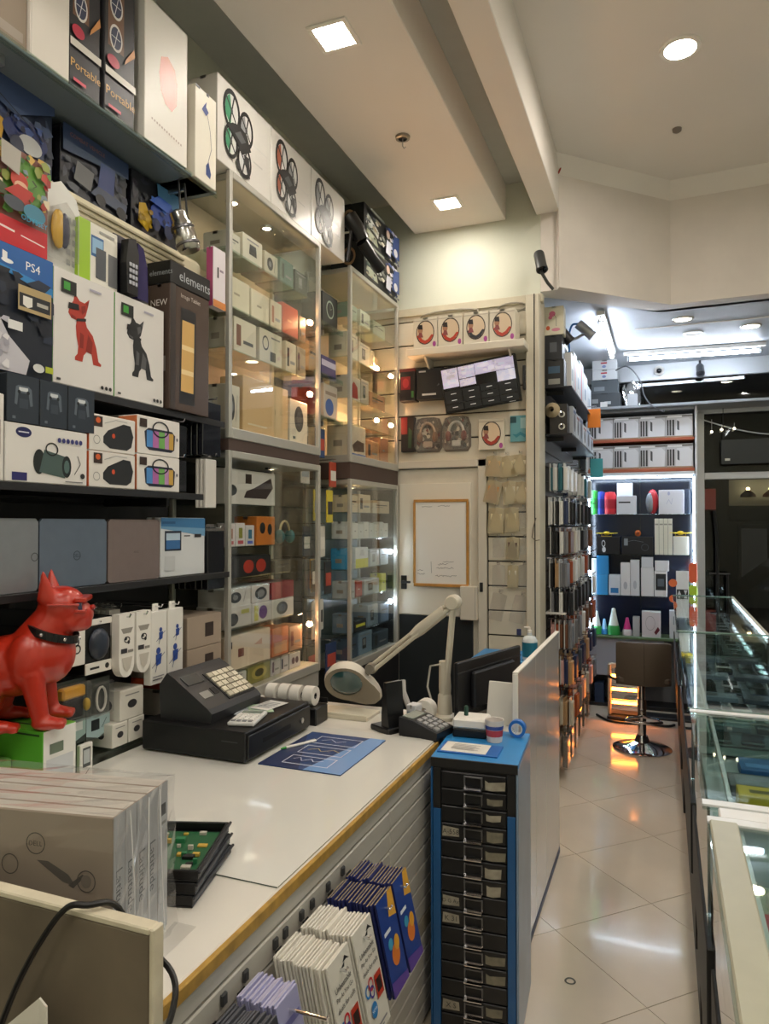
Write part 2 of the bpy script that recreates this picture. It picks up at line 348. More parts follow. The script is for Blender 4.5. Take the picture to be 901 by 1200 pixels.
for x, y, lb in ((1.1, -1.2, 'added fill tube light hung on wires at the right rear of the shop'), (-.5, -1.45, 'added fill tube light hung on wires at the left rear of the shop')):
    t = thing('tube_light', lb, 'tube light', (x, y, 3.38)); lbox('batten', t, -.03, .03, 0, 1.2, 0, .03, WHITE, .003); ob('tube', MB().tube([(0, .04, -.03), (0, 1.16, -.03)], .014, FILL_TUBE, 12), t)
    for q in (.03, 1.17): lbox('end_clip', t, -.012, .012, q - .012, q + .012, -.045, 0, WHITE, .002)
    for q in (.2, 1.0): ob('wire', MB().tube([(0, q, .03), (0, q, .44 if x < 0 else .52)], .0015, STEEL, 5), t)
SPOT = emit('fff0cf', 60, 'spot_disc')
for x, y, lb, on in ((.128, 5.475, 'small dim round downlight in low ceiling left of the bright one', 25), (.60, 5.85, 'bright round downlight at right of the low ceiling', 90), (.209, 5.9, 'unlit ring downlight in the low ceiling near the tube', 0)):
    t = thing('ceiling_downlight', lb, 'downlight', (x, y, 3.1))
    ob('rim', MB().lathe([(.055, -.001), (.075, -.001), (.072, -.008), (.056, -.008)], M('b9b4aa', .3, .6, 'nickel')), t)
    ob('diffuser', MB().lathe([(.056, -.003), (0, -.005)], emit('fff0cf', on, 'spot_disc') if on else M('d9dde2', .3, 0, 'frosted')), t)
# ------------------------------------------------------------------ shop counter, left
TOP = M('e2ded5', .12, 0, 'worktop', .5, .2, .02, 5); SL2 = M('b9b6ae', .4, 0, 'slat_board', var=.05, scale=5)
ct = thing('shop_counter', 'long white shop counter with ochre worn edge and slatted front', 'counter', (-1.2, 1.75, 0))
def L(o): return o
def cb(name, x0, x1, y0, y1, z0, z1, m, bv=.0015): return lbox(name, ct, x0 + 1.2, x1 + 1.2, y0 - 1.75, y1 - 1.75, z0, z1, m, bv)
cb('worktop', -1.66, -.745, .83, 2.72, .85, .878, TOP, .003)
cb('worn_edge', -.7445, -.733, .83, 2.36, .852, .878, M('b08a3e', .6, 0, 'chipboard_edge', var=.3, scale=30), .002)
cb('carcass', -1.64, -.752, .85, 2.70, .03, .85, DARK)
cb('apron', -.752, -.740, .83, 2.36, .812, .851, M('b9b6ae', .4, 0, 'apron'), .002)
z = .02; i = 0
while z < .80:
    for y0, y1 in ((.83, 1.905), (1.909, 2.36)): cb('slat', -.752, -.738, y0, y1, z, z + .0525, SL2 if abs(z - .29) > .03 else M('a39a86', .5, 0, 'slat_board'), .003)
    z += .0565
for y in (1.08, 1.15, 1.26, 1.30, 1.37, 1.42, 1.50, 1.58): cb('hook_plate', -.738, -.731, y - .008, y + .008, .775, .797, M('3c3d3f', .4, 0, 'plastic'), .002)
cb('end_panel', -1.66, -.735, 2.36, 2.372, 0, .85, SL2)
tag(ob('glass_sheet', MB().box(-1.655, -.748, 1.29, 2.36, 0, .004, M('e4e3dc', .04, 0, 'white_glass', .7, .5), .0008, {'-Y': M('3d4a44', .2, 0, 'glass_edge'), '+X': M('8f978c', .2, 0, 'glass_edge')}), None, (0, 0, .8782)), 'thin glossy white glass sheet lying over the middle of the counter', 'glass')
bd = thing('end_board', 'brown-grey upright board with cream edge at the near end of the counter', 'panel', (-1.05, .81, 0))
lbox('board', bd, -.6, .385, -.012, .008, 0, 1.062, M('7a6e5d', .55, 0, 'board', var=.4, scale=4, bump=.05), .002)
lbox('edge_band', bd, -.6, .385, -.013, .010, 1.062, 1.072, M('d8cfb8', .5, 0, 'edge_band', var=.15, scale=20), .002)
lbox('edge_band', bd, .385, .393, -.013, .010, 0, 1.072, M('d8cfb8', .5, 0, 'edge_band', var=.15, scale=20), .002)
rw_ = tag(ob('red_wire', MB().tube([(-.598, 4.43, 3.80), (-.585, 4.44, 3.84), (-.56, 4.46, 3.862), (-.52, 4.50, 3.87)], .006, M('9a3020', .5), 6), None), 'short dark red wire at the corner where the bulkhead meets the ceiling', 'wire')
t = thing('wire_hook', 'bent wire hook on the cream column', 'hook', (-.75, 4.398, 1.55)); ob('wire', MB().tube([(.012, 0, .12), (-.004, -.004, .06), (-.012, -.006, .0), (.01, -.008, -.02), (.035, -.006, -.015)], .003, M('6b6255', .4, .5, 'wire'), 6), t)
# ------------------------------------------------------------------ left wall display: shelves
BK = M('24252a', .55, 0, 'black_panel', var=.1)
dp = struct('trim_display_panel', MB().box(-1.972, -1.955, .3, 2.44, .88, 3.3, M('17181b', .6, 0, 'black_panel')))
z = .95
while z < 2.6: lbox('slat', dp, -1.956, -1.945, .3, 2.44, z, z + .145, BK, .003); z += .152
def shelf(label, x0, x1, y0, y1, z, th, m, kind='glass'):
    t = thing('wall_shelf', label, 'shelf', (x1, (y0 + y1) / 2, z)); h = (y1 - y0) / 2
    lbox('shelf_plate', t, x0 - x1, 0, -h, h, -th, 0, m, .002)
    if kind == 'glass': lbox('front_lip', t, -.004, .004, -h, h, -th - .016, .004, GREEN, .001)
    else: lbox('price_rail', t, 0, .006, -h, h, -th - .004, 0, DARK, .001)
    n = 3
    for k in range(n): lbox('bracket', t, x0 - x1, -.06, -h + .12 + k * (2 * h - .24) / (n - 1) - .008, -h + .12 + k * (2 * h - .24) / (n - 1) + .008, -th - .028, -th, STEEL if kind == 'glass' else DARK, .002)
    return t
SMOKE = M('78838a', .12, 0, 'shelf_glass', .6)
shelf('high smoked glass shelf on the left wall under the tall boxes', -1.955, -1.655, .5, 2.36, 2.955, .010, SMOKE)
shelf('black metal shelf under the dog-picture boxes', -1.955, -1.665, .5, 2.43, 2.045, .02, BLACK, 'm')
shelf('black metal shelf under the speaker boxes', -1.955, -1.60, .5, 2.20, 1.742, .018, BLACK, 'm')
shelf('black metal shelf that holds the row of laptops', -1.955, -1.64, .5, 2.43, 1.44, .018, BLACK, 'm')
shelf('low glass shelf behind the counter edge with small gadgets', -1.955, -1.665, .9, 2.05, .90, .008, GREEN)
# top shelf
zt = 2.96
carton('grey-brown carton at far left end of the high glass shelf', -1.93, -1.67, 1.18, 1.47, zt, 3.36, '8f8172', {'+X': [('R', .05, .05, .95, .12, 'a0958a'), ('P', [(.3, .55), (.8, .4), (.95, .5), (.6, .7)], '1c1a1a')]})
carton('tall plain white carton second on the high glass shelf', -1.90, -1.66, 1.473, 1.613, zt, 3.50, 'd8d2c8', {'+X': [('R', .0, .0, .02, 1, 'bdb7ad')]})
reel = [('R', .1, .34, .62, 1, '6b4a33')]
for j in range(4):
    v = .40 + j * .16; reel += [('E', .36, v, .21, .068, 'd9d6d0'), ('E', .36, v, .17, .055, '2a3350'), ('L', [(.2, v), (.5, v)], .004, 'e8e8ea'), ('L', [(.3, v - .05), (.42, v + .05)], .004, 'e8e8ea')]
reel += [('P', [(.62, .3), (.98, .38), (.95, .42), (.66, .33)], 'c88a4a'), ('E', .25, .27, .2, .03, 'b3213f'), ('R', 0, .19, 1, .225, 'c9c4ba'), ('T', 'Portable', .5, .11, .055, 'c79a4c'), ('R', .1, .03, .5, .045, 'c0304a')]
for y0, y1, lb in ((1.617, 1.742, 'black carton with round speaker pictures, next to the plain white carton'), (1.762, 1.90, 'black carton with round speaker pictures, next to the pink-blob carton')):
    carton(lb, -1.90, -1.665, y0, y1, zt, 3.62, '16161a', {'+X': reel, '-Y': [('R', 0, 0, .05, 1, 'b9b4aa')]}, faces={'-Y': '3a3a3e'}, group='black speaker cartons')
carton('white carton with a salmon pink blob print', -1.90, -1.655, 1.938, 2.172, zt, 3.465, 'e6e2da', {'+X': [('P', [(.36, .42), (.46, .35), (.62, .33), (.73, .40), (.74, .56), (.68, .65), (.52, .70), (.36, .66), (.32, .54)], 'e0988a')] + [('R', .15 + i * .055, .165 - i * .003, .18 + i * .055, .18 - i * .003, 'b7a9a0') for i in range(13)]})
carton('narrow white carton with a blue desk lamp drawing at the shelf end', -1.85, -1.64, 2.20, 2.335, 2.945, 3.30, 'e4dfd0', {'+X': [('P', [(.3, .78), (.5, .74), (.62, .8), (.5, .84), (.52, .9), (.4, .84)], '2c3f86'), ('L', [(.55, .77), (.7, .6), (.76, .42), (.6, .25)], .004, '22284a'), ('P', [(.5, .1), (.7, .08), (.74, .14), (.62, .26), (.5, .2)], '24407a'), ('R', .0, .97, .2, 1, '2a2a2a'), ('R', .5, .965, .62, 1, '2a2a2a')]})
# toys on the air conditioner
toyA = [('R', 0, 0, 1, 1, '27324a'), *mosaic(3, 50, 0, 0, 1, 1, ['1f2a44', '2f3d62', '3d4a70', '18203a', '4a5670'], .05, .15), ('P', [(.0, .7), (.4, .6), (1, .9), (1, 1), (0, 1)], '3d4f78'), ('P', [(0, .25), (.2, .2), (.25, .45), (.1, .5), (0, .45)], 'c79a2c'), ('E', .55, .4, .34, .18, '1c2d66'), *mosaic(8, 26, .25, .25, .9, .6, ['24386f', '16224e', '35508f', '101838'], .03, .09), ('E', .6, .3, .18, .12, 'b7b9ba'), ('L', [(.1, .75), (.8, .45)], .012, '101426'), ('E', .4, .22, .1, .12, '18203e')]
toyB = [('R', 0, 0, 1, 1, '23252f'), *mosaic(4, 50, 0, 0, 1, .8, ['1d2030', '2c3348', '3a3f4c', '15161e', '454a55'], .05, .14), ('P', [(0, .6), (1, .75), (1, 1), (0, 1)], '2d3e62'), ('P', [(.15, .25), (.4, .2), (.45, .5), (.2, .55)], '6c6e70'), ('P', [(.5, .3), (.75, .25), (.78, .75), (.55, .75)], '2a3f7c'), ('P', [(.4, .18), (.95, .12), (.98, .3), (.5, .35)], '3b4763'), ('E', .55, .15, .08, .09, '111217'), ('E', .88, .13, .08, .09, '111217'), ('T', 'COMBAT VEHICLE', .35, .88, .06, '8a5a4a')]
toyC = [('R', 0, 0, 1, 1, '20222b'), *mosaic(5, 40, 0, 0, 1, 1, ['1b1d28', '2c2f3c', '3a3540', '15161e'], .05, .14), ('P', [(.55, .5), (1, .7), (1, 1), (.5, 1)], '4f83b0'), ('P', [(.1, .2), (.3, .1), (.4, .3), (.25, .55), (.12, .5)], 'c8a21e'), ('E', .6, .5, .24, .17, '2448a8'), *mosaic(6, 26, .36, .3, .9, .72, ['2f5ec2', '1c3a92', '4a7ad8', '16295e', '2448a8'], .03, .08), *mosaic(7, 8, .1, .15, .38, .5, ['d8b02c', '9a7a18'], .04, .08), ('E', .45, .28, .09, .1, '16295e'), ('E', .72, .26, .1, .11, '16295e'), ('P', [(.3, .62), (.7, .58), (.8, .75), (.5, .78)], '2f5ec2')]
za = 2.705
carton('dark blue toy box with yellow vehicle picture, leftmost above the air conditioner', -1.93, -1.80, 1.44, 1.68, za, 2.945, '1e2433', {'+X': toyA}, rough=.25)
carton('dark toy box with blue truck picture, middle one above the air conditioner', -1.93, -1.80, 1.715, 2.012, za, 2.925, '1c1d24', {'+X': toyB}, rough=.25)
carton('toy box with bright blue and yellow robot picture under the shelf end', -1.93, -1.80, 2.04, 2.30, za - .005, 2.93, '1d1e26', {'+X': toyC}, rough=.25)
ac = thing('air_conditioner', 'cream split air conditioner with louvres behind the stacked boxes', 'air conditioner', (-1.94, 1.75, 2.42))
b = MB(); prof = [(0, 0), (.10, 0), (.17, .05), (.19, .12), (.185, .26), (.17, .28), (0, .28)]
b.prism([(x, -.65, z) for x, z in prof], (0, 1.27, 0), M('d8d0b4', .45, 0, 'aged_plastic')); ob('body', b, ac)
for k in range(9): lbox('louvre', ac, .183, .194, -.6, .53, .075 + k * .021, .083 + k * .021, M('a79f86', .5, 0, 'aged_plastic'), .001)
ob('end_cap', MB().prism([(x, .62, z) for x, z in prof], (0, .02, 0), M('d3cbb0', .45, 0, 'aged_plastic')), ac)
t = thing('torch', 'silver metal cylinder hanging under the end of the high shelf', 'torch', (-1.66, 2.20, 2.66))
can = MB().lathe([(.0, 0), (.036, 0), (.042, .01), (.042, .10), (.036, .11), (.034, .145), (.02, .155), (0, .156)], M('b4b3ae', .22, 1, 'silver'), n=20)
c = ob('barrel', can, t); c.rotation_euler = (R(12), R(-14), 0)
c = ob('rim_ring', MB().lathe([(.043, .02), (.046, .022), (.046, .03), (.043, .032)], M('77767a', .3, 1, 'silver')).lathe([(.043, .08), (.045, .082), (.045, .09), (.043, .092)], M('77767a', .3, 1, 'silver')), t); c.rotation_euler = (R(12), R(-14), 0)
ob('strap', MB().tube([(-.03, -.02, .15), (-.04, -.02, .27), (-.035, .0, .287)], .004, DARK, 6).tube([(-.03, .02, .15), (-.035, .01, .27)], .004, DARK, 6), t)
# second tier
sw = [('R', 0, 0, 1, 1, '7a4a3e'), ('R', 0, 0, 1, .27, 'c8202c'), ('P', [(0, .27), (.35, .27), (.35, .62), (.1, .7), (0, .68)], '202124'), ('R', .22, .38, .37, .75, 'c33b33'), ('P', [(.42, .5), (.7, .42), (.98, .55), (.95, .9), (.6, .95)], '5c8f3a'), *mosaic(1, 60, .36, .3, 1, 1, ['5c8f3a', 'b8402e', '8f9a4a', '3f6a3a', 'c8a24a', '7f8f98', 'd9c9a8', '3f4a2c', 'a02c22'], .03, .09), ('E', .62, .66, .10, .09, 'c23c2a'), ('E', .64, .6, .08, .06, 'd8a888'), ('P', [(.45, .5), (.7, .46), (.78, .6), (.6, .62)], 'b02a20'), *mosaic(2, 24, 0, .7, .36, 1, ['a9a49a', '7d8550', '5f5a4a', 'c9c4b4', '6a3a30'], .03, .08), ('P', [(.4, .75), (.6, .7), (.62, .95), (.4, .98)], 'a9a49a'), ('P', [(.0, .75), (.35, .72), (.3, .98), (0, 1)], '6d7a45'), ('E', .55, .4, .12, .07, '3f4650'), ('E', .78, .38, .13, .09, '3e7f98'), ('T', 'ODYSSEY', .78, .30, .055, '27a0c8'), ('L', [(.1, .14), (.55, .11)], .02, 'e9d9d4'), ('L', [(.62, .1), (.9, .08)], .012, 'e9d9d4')]
carton('red console box with colourful game picture on top of the blue box', -1.745, -1.66, 1.25, 1.536, 2.396, 2.668, '7c2a28', {'+X': sw}, rough=.2, cat='console box')
ps = [('R', 0, 0, 1, 1, '1a2130'), ('P', [(0, .80), (.4, .84), (1, .76), (1, 1), (0, 1)], '1f5fa8'), ('P', [(.0, .86), (.5, .80), (1, .70), (1, .77), (.4, .85), (0, .9)], '2f86c8'), ('T', 'PS4', .82, .885, .07, 'f2f4f6'), ('P', [(.56, .86), (.60, .85), (.60, .93), (.56, .94)], 'f2f4f6'), ('E', .60, .865, .05, .018, 'f2f4f6'),
      *mosaic(9, 30, .0, .3, 1, .8, ['1d2536', '252f42', '161c2a'], .05, .14), ('P', [(.0, .0), (.75, .0), (.78, .12), (.6, .28), (.52, .42), (.3, .50), (.12, .5), (0, .55)], 'c9c7d0'), ('P', [(0, .55), (.14, .52), (.2, .62), (.22, .78), (.12, .86), (0, .85)], '8a5d44'), ('P', [(0, .82), (.14, .84), (.18, .9), (.08, .95), (0, .95)], '1d1512'), *mosaic(10, 26, .02, .02, .6, .42, ['d6d4dc', 'b9b7c2', 'e4e2e6', 'aaa8b6'], .03, .09), ('E', .36, .50, .11, .085, 'e6e4e2'), ('T', 'EA', .36, .52, .035, '2a2a30'), ('T', 'SPORTS', .36, .485, .02, '2a2a30'), ('T', 'FIFA', .16, .33, .055, 'f2f2f2'), ('T', '18', .44, .33, .055, 'e6b93a'), ('R', .58, .33, .7, .40, 'e2e2e2'), ('T', 'Emirates', .2, .2, .06, '3c3f4a'),
      ('R', .66, .50, .95, .70, 'b59f72'), ('R', .67, .53, .94, .64, '23262c'), ('P', [(.7, .55), (.74, .53), (.78, .55), (.78, .62), (.7, .62)], 'e8e6e0'), ('R', .82, .57, .92, .6, 'b5b2aa'), ('E', .84, .07, .05, .035, 'd9dad8'), ('R', .9, .05, .97, .1, 'b7c23a')]
carton('big dark blue console box with a white-shirted player on it', -1.92, -1.66, 1.17, 1.557, 2.046, 2.395, '15306a', {'+X': ps}, rough=.2, cat='console box')
t = thing('blister_pack', 'rounded clear blister pack with white card and yellow gadget', 'blister pack', (-1.70, 1.62, 2.396))
ob('card', MB().prism([(0, -.09, 0), (0, .09, 0), (0, .09, .16), (0, .06, .24), (0, 0, .275), (0, -.06, .24), (0, -.09, .16)], (.004, 0, 0), M('cfcfc9', .3, 0, 'card')), t)
art(t, (.004, -.09, 0), (0, 1, 0), (0, 0, 1), .18, .27, [('R', .62 + (i % 3) * .12, .1 + (i // 3) * .12, .7 + (i % 3) * .12, .17 + (i // 3) * .12, '9a9c9e') for i in range(15)])
ob('gadget', MB().ball((.016, -.02, .12), (.012, .028, .06), M('d8a92a', .3)).ball((.02, -.0, .12), (.012, .018, .055), M('1d2446', .3)), t)
ob('bubble', MB().prism([(.005, -.06, .03), (.005, .04, .03), (.005, .04, .16), (.005, -.01, .2), (.005, -.06, .17)], (.032, 0, 0), BLIST), t)
carton('white and lime green console box with grey console picture', -1.745, -1.68, 1.675, 1.842, 2.396, 2.585, 'e3e0d6', {'+X': [('R', 0, 0, .28, 1, '9cc42c'), ('R', .3, .45, .62, .8, '2d5f96'), ('R', .33, .5, .6, .76, '8fb7d8'), ('R', .42, .1, .68, .62, '54585e'), ('R', .74, .05, .98, .6, '6c6e72'), ('R', .5, .88, .9, .92, '9a9a96')]}, faces={'-Y': '9cc42c'}, cat='console box')
t = thing('cordless_phone', 'black handset in a clear pack leaning on top of the dog boxes', 'phone', (-1.68, 1.91, 2.3995))
ob('card', MB().box(-.02, -.016, -.07, .07, 0, .2, M('1d1c30', .3), .001), t)
p = MB().prism([(.0, -.055, .0), (.0, -.005, 0), (.0, 0, .14), (.0, -.015, .19), (.0, -.05, .18), (.0, -.06, .1)], (.03, 0, 0), BLACK); ob('handset', p, t)
for r_ in range(4):
    for q in range(3): lbox('key', t, .03, .034, -.048 + q * .014, -.038 + q * .014, .03 + r_ * .02, .043 + r_ * .02, M('b8bac4', .4), .001)
ob('bubble', MB().prism([(-.015, .01, .0), (-.015, .065, 0), (-.015, .06, .12), (-.015, .04, .18), (-.015, .012, .19)], (.03, 0, 0), M('3a3560', .1)), t)
def dogart(c, hi):
    d = [('P', [(.24, .70), (.22, .64), (.27, .60), (.36, .595), (.44, .615), (.5, .66), (.53, .73), (.56, .82), (.48, .77), (.40, .775), (.32, .83), (.30, .76)], c),
         ('P', [(.36, .62), (.48, .64), (.52, .56), (.62, .50), (.68, .40), (.72, .28), (.77, .26), (.76, .24), (.63, .24), (.60, .33), (.52, .34), (.47, .30), (.45, .24), (.33, .24), (.33, .27), (.37, .30), (.38, .37), (.35, .46), (.34, .54)], c),
         ('P', [(.50, .34), (.60, .33), (.62, .44), (.54, .50)], hi), ('P', [(.40, .36), (.46, .36), (.47, .48), (.41, .50)], hi), ('P', [(.44, .66), (.5, .70), (.49, .75), (.42, .73)], hi), ('P', [(.50, .77), (.53, .74), (.55, .80)], hi), ('P', [(.25, .635), (.34, .62), (.33, .60), (.27, .61)], hi),
         ('P', [(.21, .675), (.39, .69), (.38, .74), (.22, .73)], '17171a'), ('P', [(.34, .585), (.50, .61), (.50, .635), (.35, .61)], '1b1b1e')]
    return d + [('R', .1, .80, .34, .92, '1c1d1c'), ('R', .14, .83, .24, .90, '3f9a3a'), ('R', .04, .03, .1, .05, '3a3a3a')] + [('E', .78 + i * .07, .05, .025, .018, '2a2a2c') for i in range(3)] + [('R', .55, .9, .75, .92, 'aaa8b8')]
carton('white box with a red bulldog picture and green side', -1.90, -1.66, 1.562, 1.807, 2.046, 2.39, 'e4e1de', {'+X': dogart('b23a2c', '8a261c')}, faces={'-Y': '56b43a', '-X': '56b43a'}, rough=.2)
carton('white box with a black bulldog picture and green side', -1.90, -1.66, 1.812, 2.052, 2.046, 2.39, 'e2dfdc', {'+X': dogart('232325', '58585a')}, faces={'-Y': '56b43a', '-X': '56b43a'}, rough=.2)
c = carton('tall dark brown box with black cap and a lit-up tablet picture', -1.745, -1.645, 2.068, 2.30, 2.046, 2.50, '54463f', {'+X': [('P', [(.22, .06), (.62, .06), (.64, .84), (.26, .84)], '1b1a1c'), ('P', [(.26, .16), (.58, .16), (.6, .74), (.29, .74)], 'd8ad66'), ('R', .27, .3, .58, .34, 'f0d8a0'), ('R', .28, .5, .59, .54, 'f0d8a0'), ('T', 'Image Tablet', .5, .93, .045, 'd0c2b8'), ('R', 0, .0, .12, 1, '3a312d')], '-Y': [('T', 'NEW', .5, .85, .05, 'e2dcd6'), ('R', .2, .3, .8, .42, '8e8580')]}, rough=.25)
cap = MB().box(-.0525, .0525, -.119, .119, .454, .535, BLACK, .002); cp = ob('cap', cap, c)
art(cp, (.0525, -.119, .454), (0, 1, 0), (0, 0, 1), .238, .08, [('T', 'elements', .6, .5, .45, 'b9c0c4')]); art(cp, (-.0525, -.119, .454), (1, 0, 0), (0, 0, 1), .105, .08, [('T', 'elements', .6, .5, .4, '9aa0a4')])
# third tier
pad = [('R', 0, 0, 1, 1, '2b3440'), ('P', [(.22, .38), (.3, .36), (.34, .62), (.66, .62), (.72, .36), (.8, .38), (.76, .72), (.66, .78), (.34, .78), (.26, .74)], '5f6a76'), ('R', .36, .66, .64, .74, 'd3d8dc'), ('E', .36, .64, .05, .04, '1b222a'), ('E', .64, .64, .05, .04, '1b222a'), ('R', .36, .3, .64, .5, '3a4450'), ('R', .15, .06, .25, .12, '66707a')]
for y0, y1, lb in ((1.356, 1.457, 'leftmost'), (1.462, 1.556, 'middle'), (1.561, 1.66, 'rightmost')):
    carton('dark slate gamepad box, %s of three on the white speaker box' % lb, -1.70, -1.60, y0, y1, 1.903, 2.03, '262e38', {'+X': pad}, group='gamepad boxes', faces={'-Y': '1e252d'})
carton('plain white box cut by the left picture edge beside the speaker box', -1.9, -1.6, 1.12, 1.348, 1.743, 1.97, 'dedbd6', {'+X': [('R', .8, .3, .95, .7, '9a8f8a')]})
bb = [('E', .2, .86, .09, .09, '23265a'), ('L', [(.14, .86), (.26, .86)], .012, 'd8d8e4'), ('R', .07, .03, .24, .17, '2c2a6a'), ('E', .38, .38, .07, .22, '1e2423'), ('P', [(.38, .2), (.7, .12), (.74, .5), (.44, .6)], '4c5f5c'), ('E', .72, .33, .06, .2, '20282a'), ('E', .72, .33, .035, .12, '56706c'), ('O', .53, .62, .08, .12, .2, '1b1c1e'), ('L', [(.82, .2), (.9, .4), (.86, .55)], .004, '2a2a2a'), ('E', .93, .18, .03, .05, '2f3032'), ('R', .7, .05, .93, .07, '777777')] + [('E', .62 + i * .055, .80, .022, .045, '3a3d7a') for i in range(6)]
carton('white box with a round boombox picture below the gamepad boxes', -1.86, -1.60, 1.352, 1.634, 1.743, 1.90, 'e3e0dc', {'+X': bb})
jb = [('P', [(.28, .24), (.42, .1), (.8, .1), (.9, .2), (.95, .52), (.88, .82), (.72, .84), (.38, .6), (.28, .42)], '27292c'), ('E', .5, .46, .035, .07, 'd8502c'), ('R', .08, .66, .26, .95, '3a2a26'), ('E', .17, .84, .05, .08, 'd8622f'), ('O', .14, .3, .07, .12, .15, '8a8a88'), ('L', [(.3, .78), (.55, .92), (.8, .9)], .003, 'aaaaaa')]
hs = [('P', [(.18, .2), (.26, .12), (.78, .12), (.86, .2), (.88, .6), (.8, .7), (.24, .7), (.15, .6)], '23263a')] + [('R', x0, .2, x1, .64, c) for x0, x1, c in ((.2, .34, '4f8ac8'), (.34, .48, 'b26aa8'), (.48, .62, '6fae5a'), (.62, .72, 'b88ab8'), (.72, .83, 'c8a04a'))] + [('O', .52, .7, .2, .22, .16, '22232c'), ('R', .04, .7, .2, .92, '3a2c28'), ('E', .92, .5, .02, .05, '5a5a5e')]
for z0, z1, a in ((1.743, 1.853, 'lower'), (1.8545, 1.965, 'upper')):
    carton('%s white and orange box with a black teardrop speaker picture' % a, -1.80, -1.60, 1.643, 1.84, z0, z1, 'e2ded8', {'+X': jb}, faces={'-Y': 'd7693a', '+Z': 'd9723f'}, group='black speaker boxes')
for z0, z1, a in ((1.743, 1.862, 'lower'), (1.8635, 1.99, 'upper')):
    carton('%s white box with a rainbow speaker with handle' % a, -1.80, -1.60, 1.85, 2.066, z0, z1, 'e5e1dc', {'+X': hs}, faces={'-Y': 'c9764a'}, group='rainbow speaker boxes')
# laptops
def laptop(label, y0, y1, col, logo):
    w, h = y1 - y0, .205; t = thing('laptop', label, 'laptop', (-1.665, (y0 + y1) / 2, 1.4415)); hw = w / 2
    ob('lid', MB().prism([(0, -hw + .008, 0), (0, hw - .008, 0), (0, hw, .008), (0, hw, h - .01), (0, hw - .01, h), (0, -hw + .01, h), (0, -hw, h - .01), (0, -hw, .008)], (.009, 0, 0), M(col, .35, .35, 'brushed_lid', var=.05, scale=30)), t)
    lbox('base', t, -.15, -.003, -hw + .002, hw - .002, 0, .014, M('2a2c30', .5), .003)
    lbox('hinge', t, -.006, .008, -hw + .05, hw - .05, -.0, .012, M('4a4c50', .4), .003)
    art(t, (.009, -hw, 0), (0, 1, 0), (0, 0, 1), w, h, logo, 'logo'); return t
laptop('silver-grey open laptop cut by the left picture edge', 1.10, 1.51, '8d9298', [('O', .97, .47, .03, .06, .2, '4a4e54')])
laptop('blue-grey open laptop with a round dark logo on its lid', 1.515, 1.775, '6d7a8c', [('O', .53, .46, .055, .07, .16, '3c4652'), ('T', 'DELL', .53, .46, .045, '3c4652')])
laptop('rose-grey open laptop with small lettering on its lid', 1.782, 2.03, '8a7b78', [('T', 'ASUS', .52, .47, .035, '5c504e')])
carton('pale tablet box with a blue sky top and tablet picture', -1.72, -1.655, 2.035, 2.292, 1.4415, 1.653, 'd6dade', {'+X': [('P', [(0, .82), (1, .68), (1, 1), (0, 1)], '6f9fc4'), ('P', [(0, .86), (1, .82), (1, 1), (0, 1)], '3f78aa'), ('R', .08, .44, .44, .78, '252c40'), ('R', .11, .47, .41, .74, '3d70a8'), ('R', .11, .62, .41, .74, 'b9cfe2'), ('R', .5, .68, .64, .70, '3a3a40'), ('R', .74, .66, .9, .72, '2c2c30'), ('R', .08, .1, .3, .35, 'c8ccd0'), ('R', .02, .9, .3, .94, '2a5a88')]})
# hanging packs at the right end of the left display
def hung(label, x, y, z, w, h, d, col, n, name='hanging_pack', cat='pack', m2=None, rz=0, group=None):
    """n wrapped packs that hang behind one another on one peg: each pack a thing"""
    out = []
    for k in range(n):
        t = thing(name, label if n == 1 else '%s, %s out' % (label, ORD[k]), cat, (x + k * (d + .004), y + (k % 3 - 1) * .003, z), rz, group)
        lbox('card', t, 0, d, -w / 2, w / 2, -h, 0, col, .002)
        lbox('hang_tab', t, d * .3, d * .5, -w * .15, w * .15, 0, .02, WRAP, .0005)
        if m2: lbox('product', t, d * .2, d + .003, -w * .36, w * .36, -h * .9, -h * .25, m2, .003)
        out.append(t)
        if k == 0: ob('peg', MB().tube([(-1.945 - x, 0, .012), (n * (d + .004) + .02, 0, .012), (n * (d + .004) + .024, 0, .022)], .003, CHROME, 6), t)
    return out
hung('black cable pouch on the peg beside the tablet box', -1.80, 2.355, 1.605, .11, .23, .022, M('1c1d22', .2, coat=.6), 6, group='black pouches by the tablet box')
hung('shiny black foil pouch on the peg beside the tall brown box', -1.80, 2.34, 2.11, .12, .21, .02, M('23252c', .12, coat=.8), 6, group='foil pouches by the brown box')
hung('clear-boxed dark adapter beside the upper rainbow speaker box', -1.72, 2.135, 1.995, .09, .12, .03, M('222327', .15, coat=.6), 2)
hung('clear-boxed dark adapter beside the lower rainbow speaker box', -1.72, 2.135, 1.865, .09, .115, .03, M('2a2b2f', .15, coat=.6), 2)
hung('long white card pack hanging below the foil pouches', -1.70, 2.33, 1.885, .07, .19, .012, M('d5d2cc', .4), 3)
for k, (y, c) in enumerate(((2.10, '8c8a86'), (2.14, 'c9c6c0'), (2.18, '4a3a3a'), (2.22, '77787c'), (2.06, '55565a'))):
    tag(ob('slim_case', MB().box(-.07, .07, -.013, .013, 0, .165, M(c, .4), .003), None, (-1.80, y, 1.4415)), '%s slim case standing upright behind the tablet box, %s from left' % ({0: 'grey', 1: 'off-white', 2: 'dark red-brown', 3: 'mid grey', 4: 'dark grey'}[k], ORD[{4: 0, 0: 1, 1: 2, 2: 3, 3: 4}[k]]), 'case')
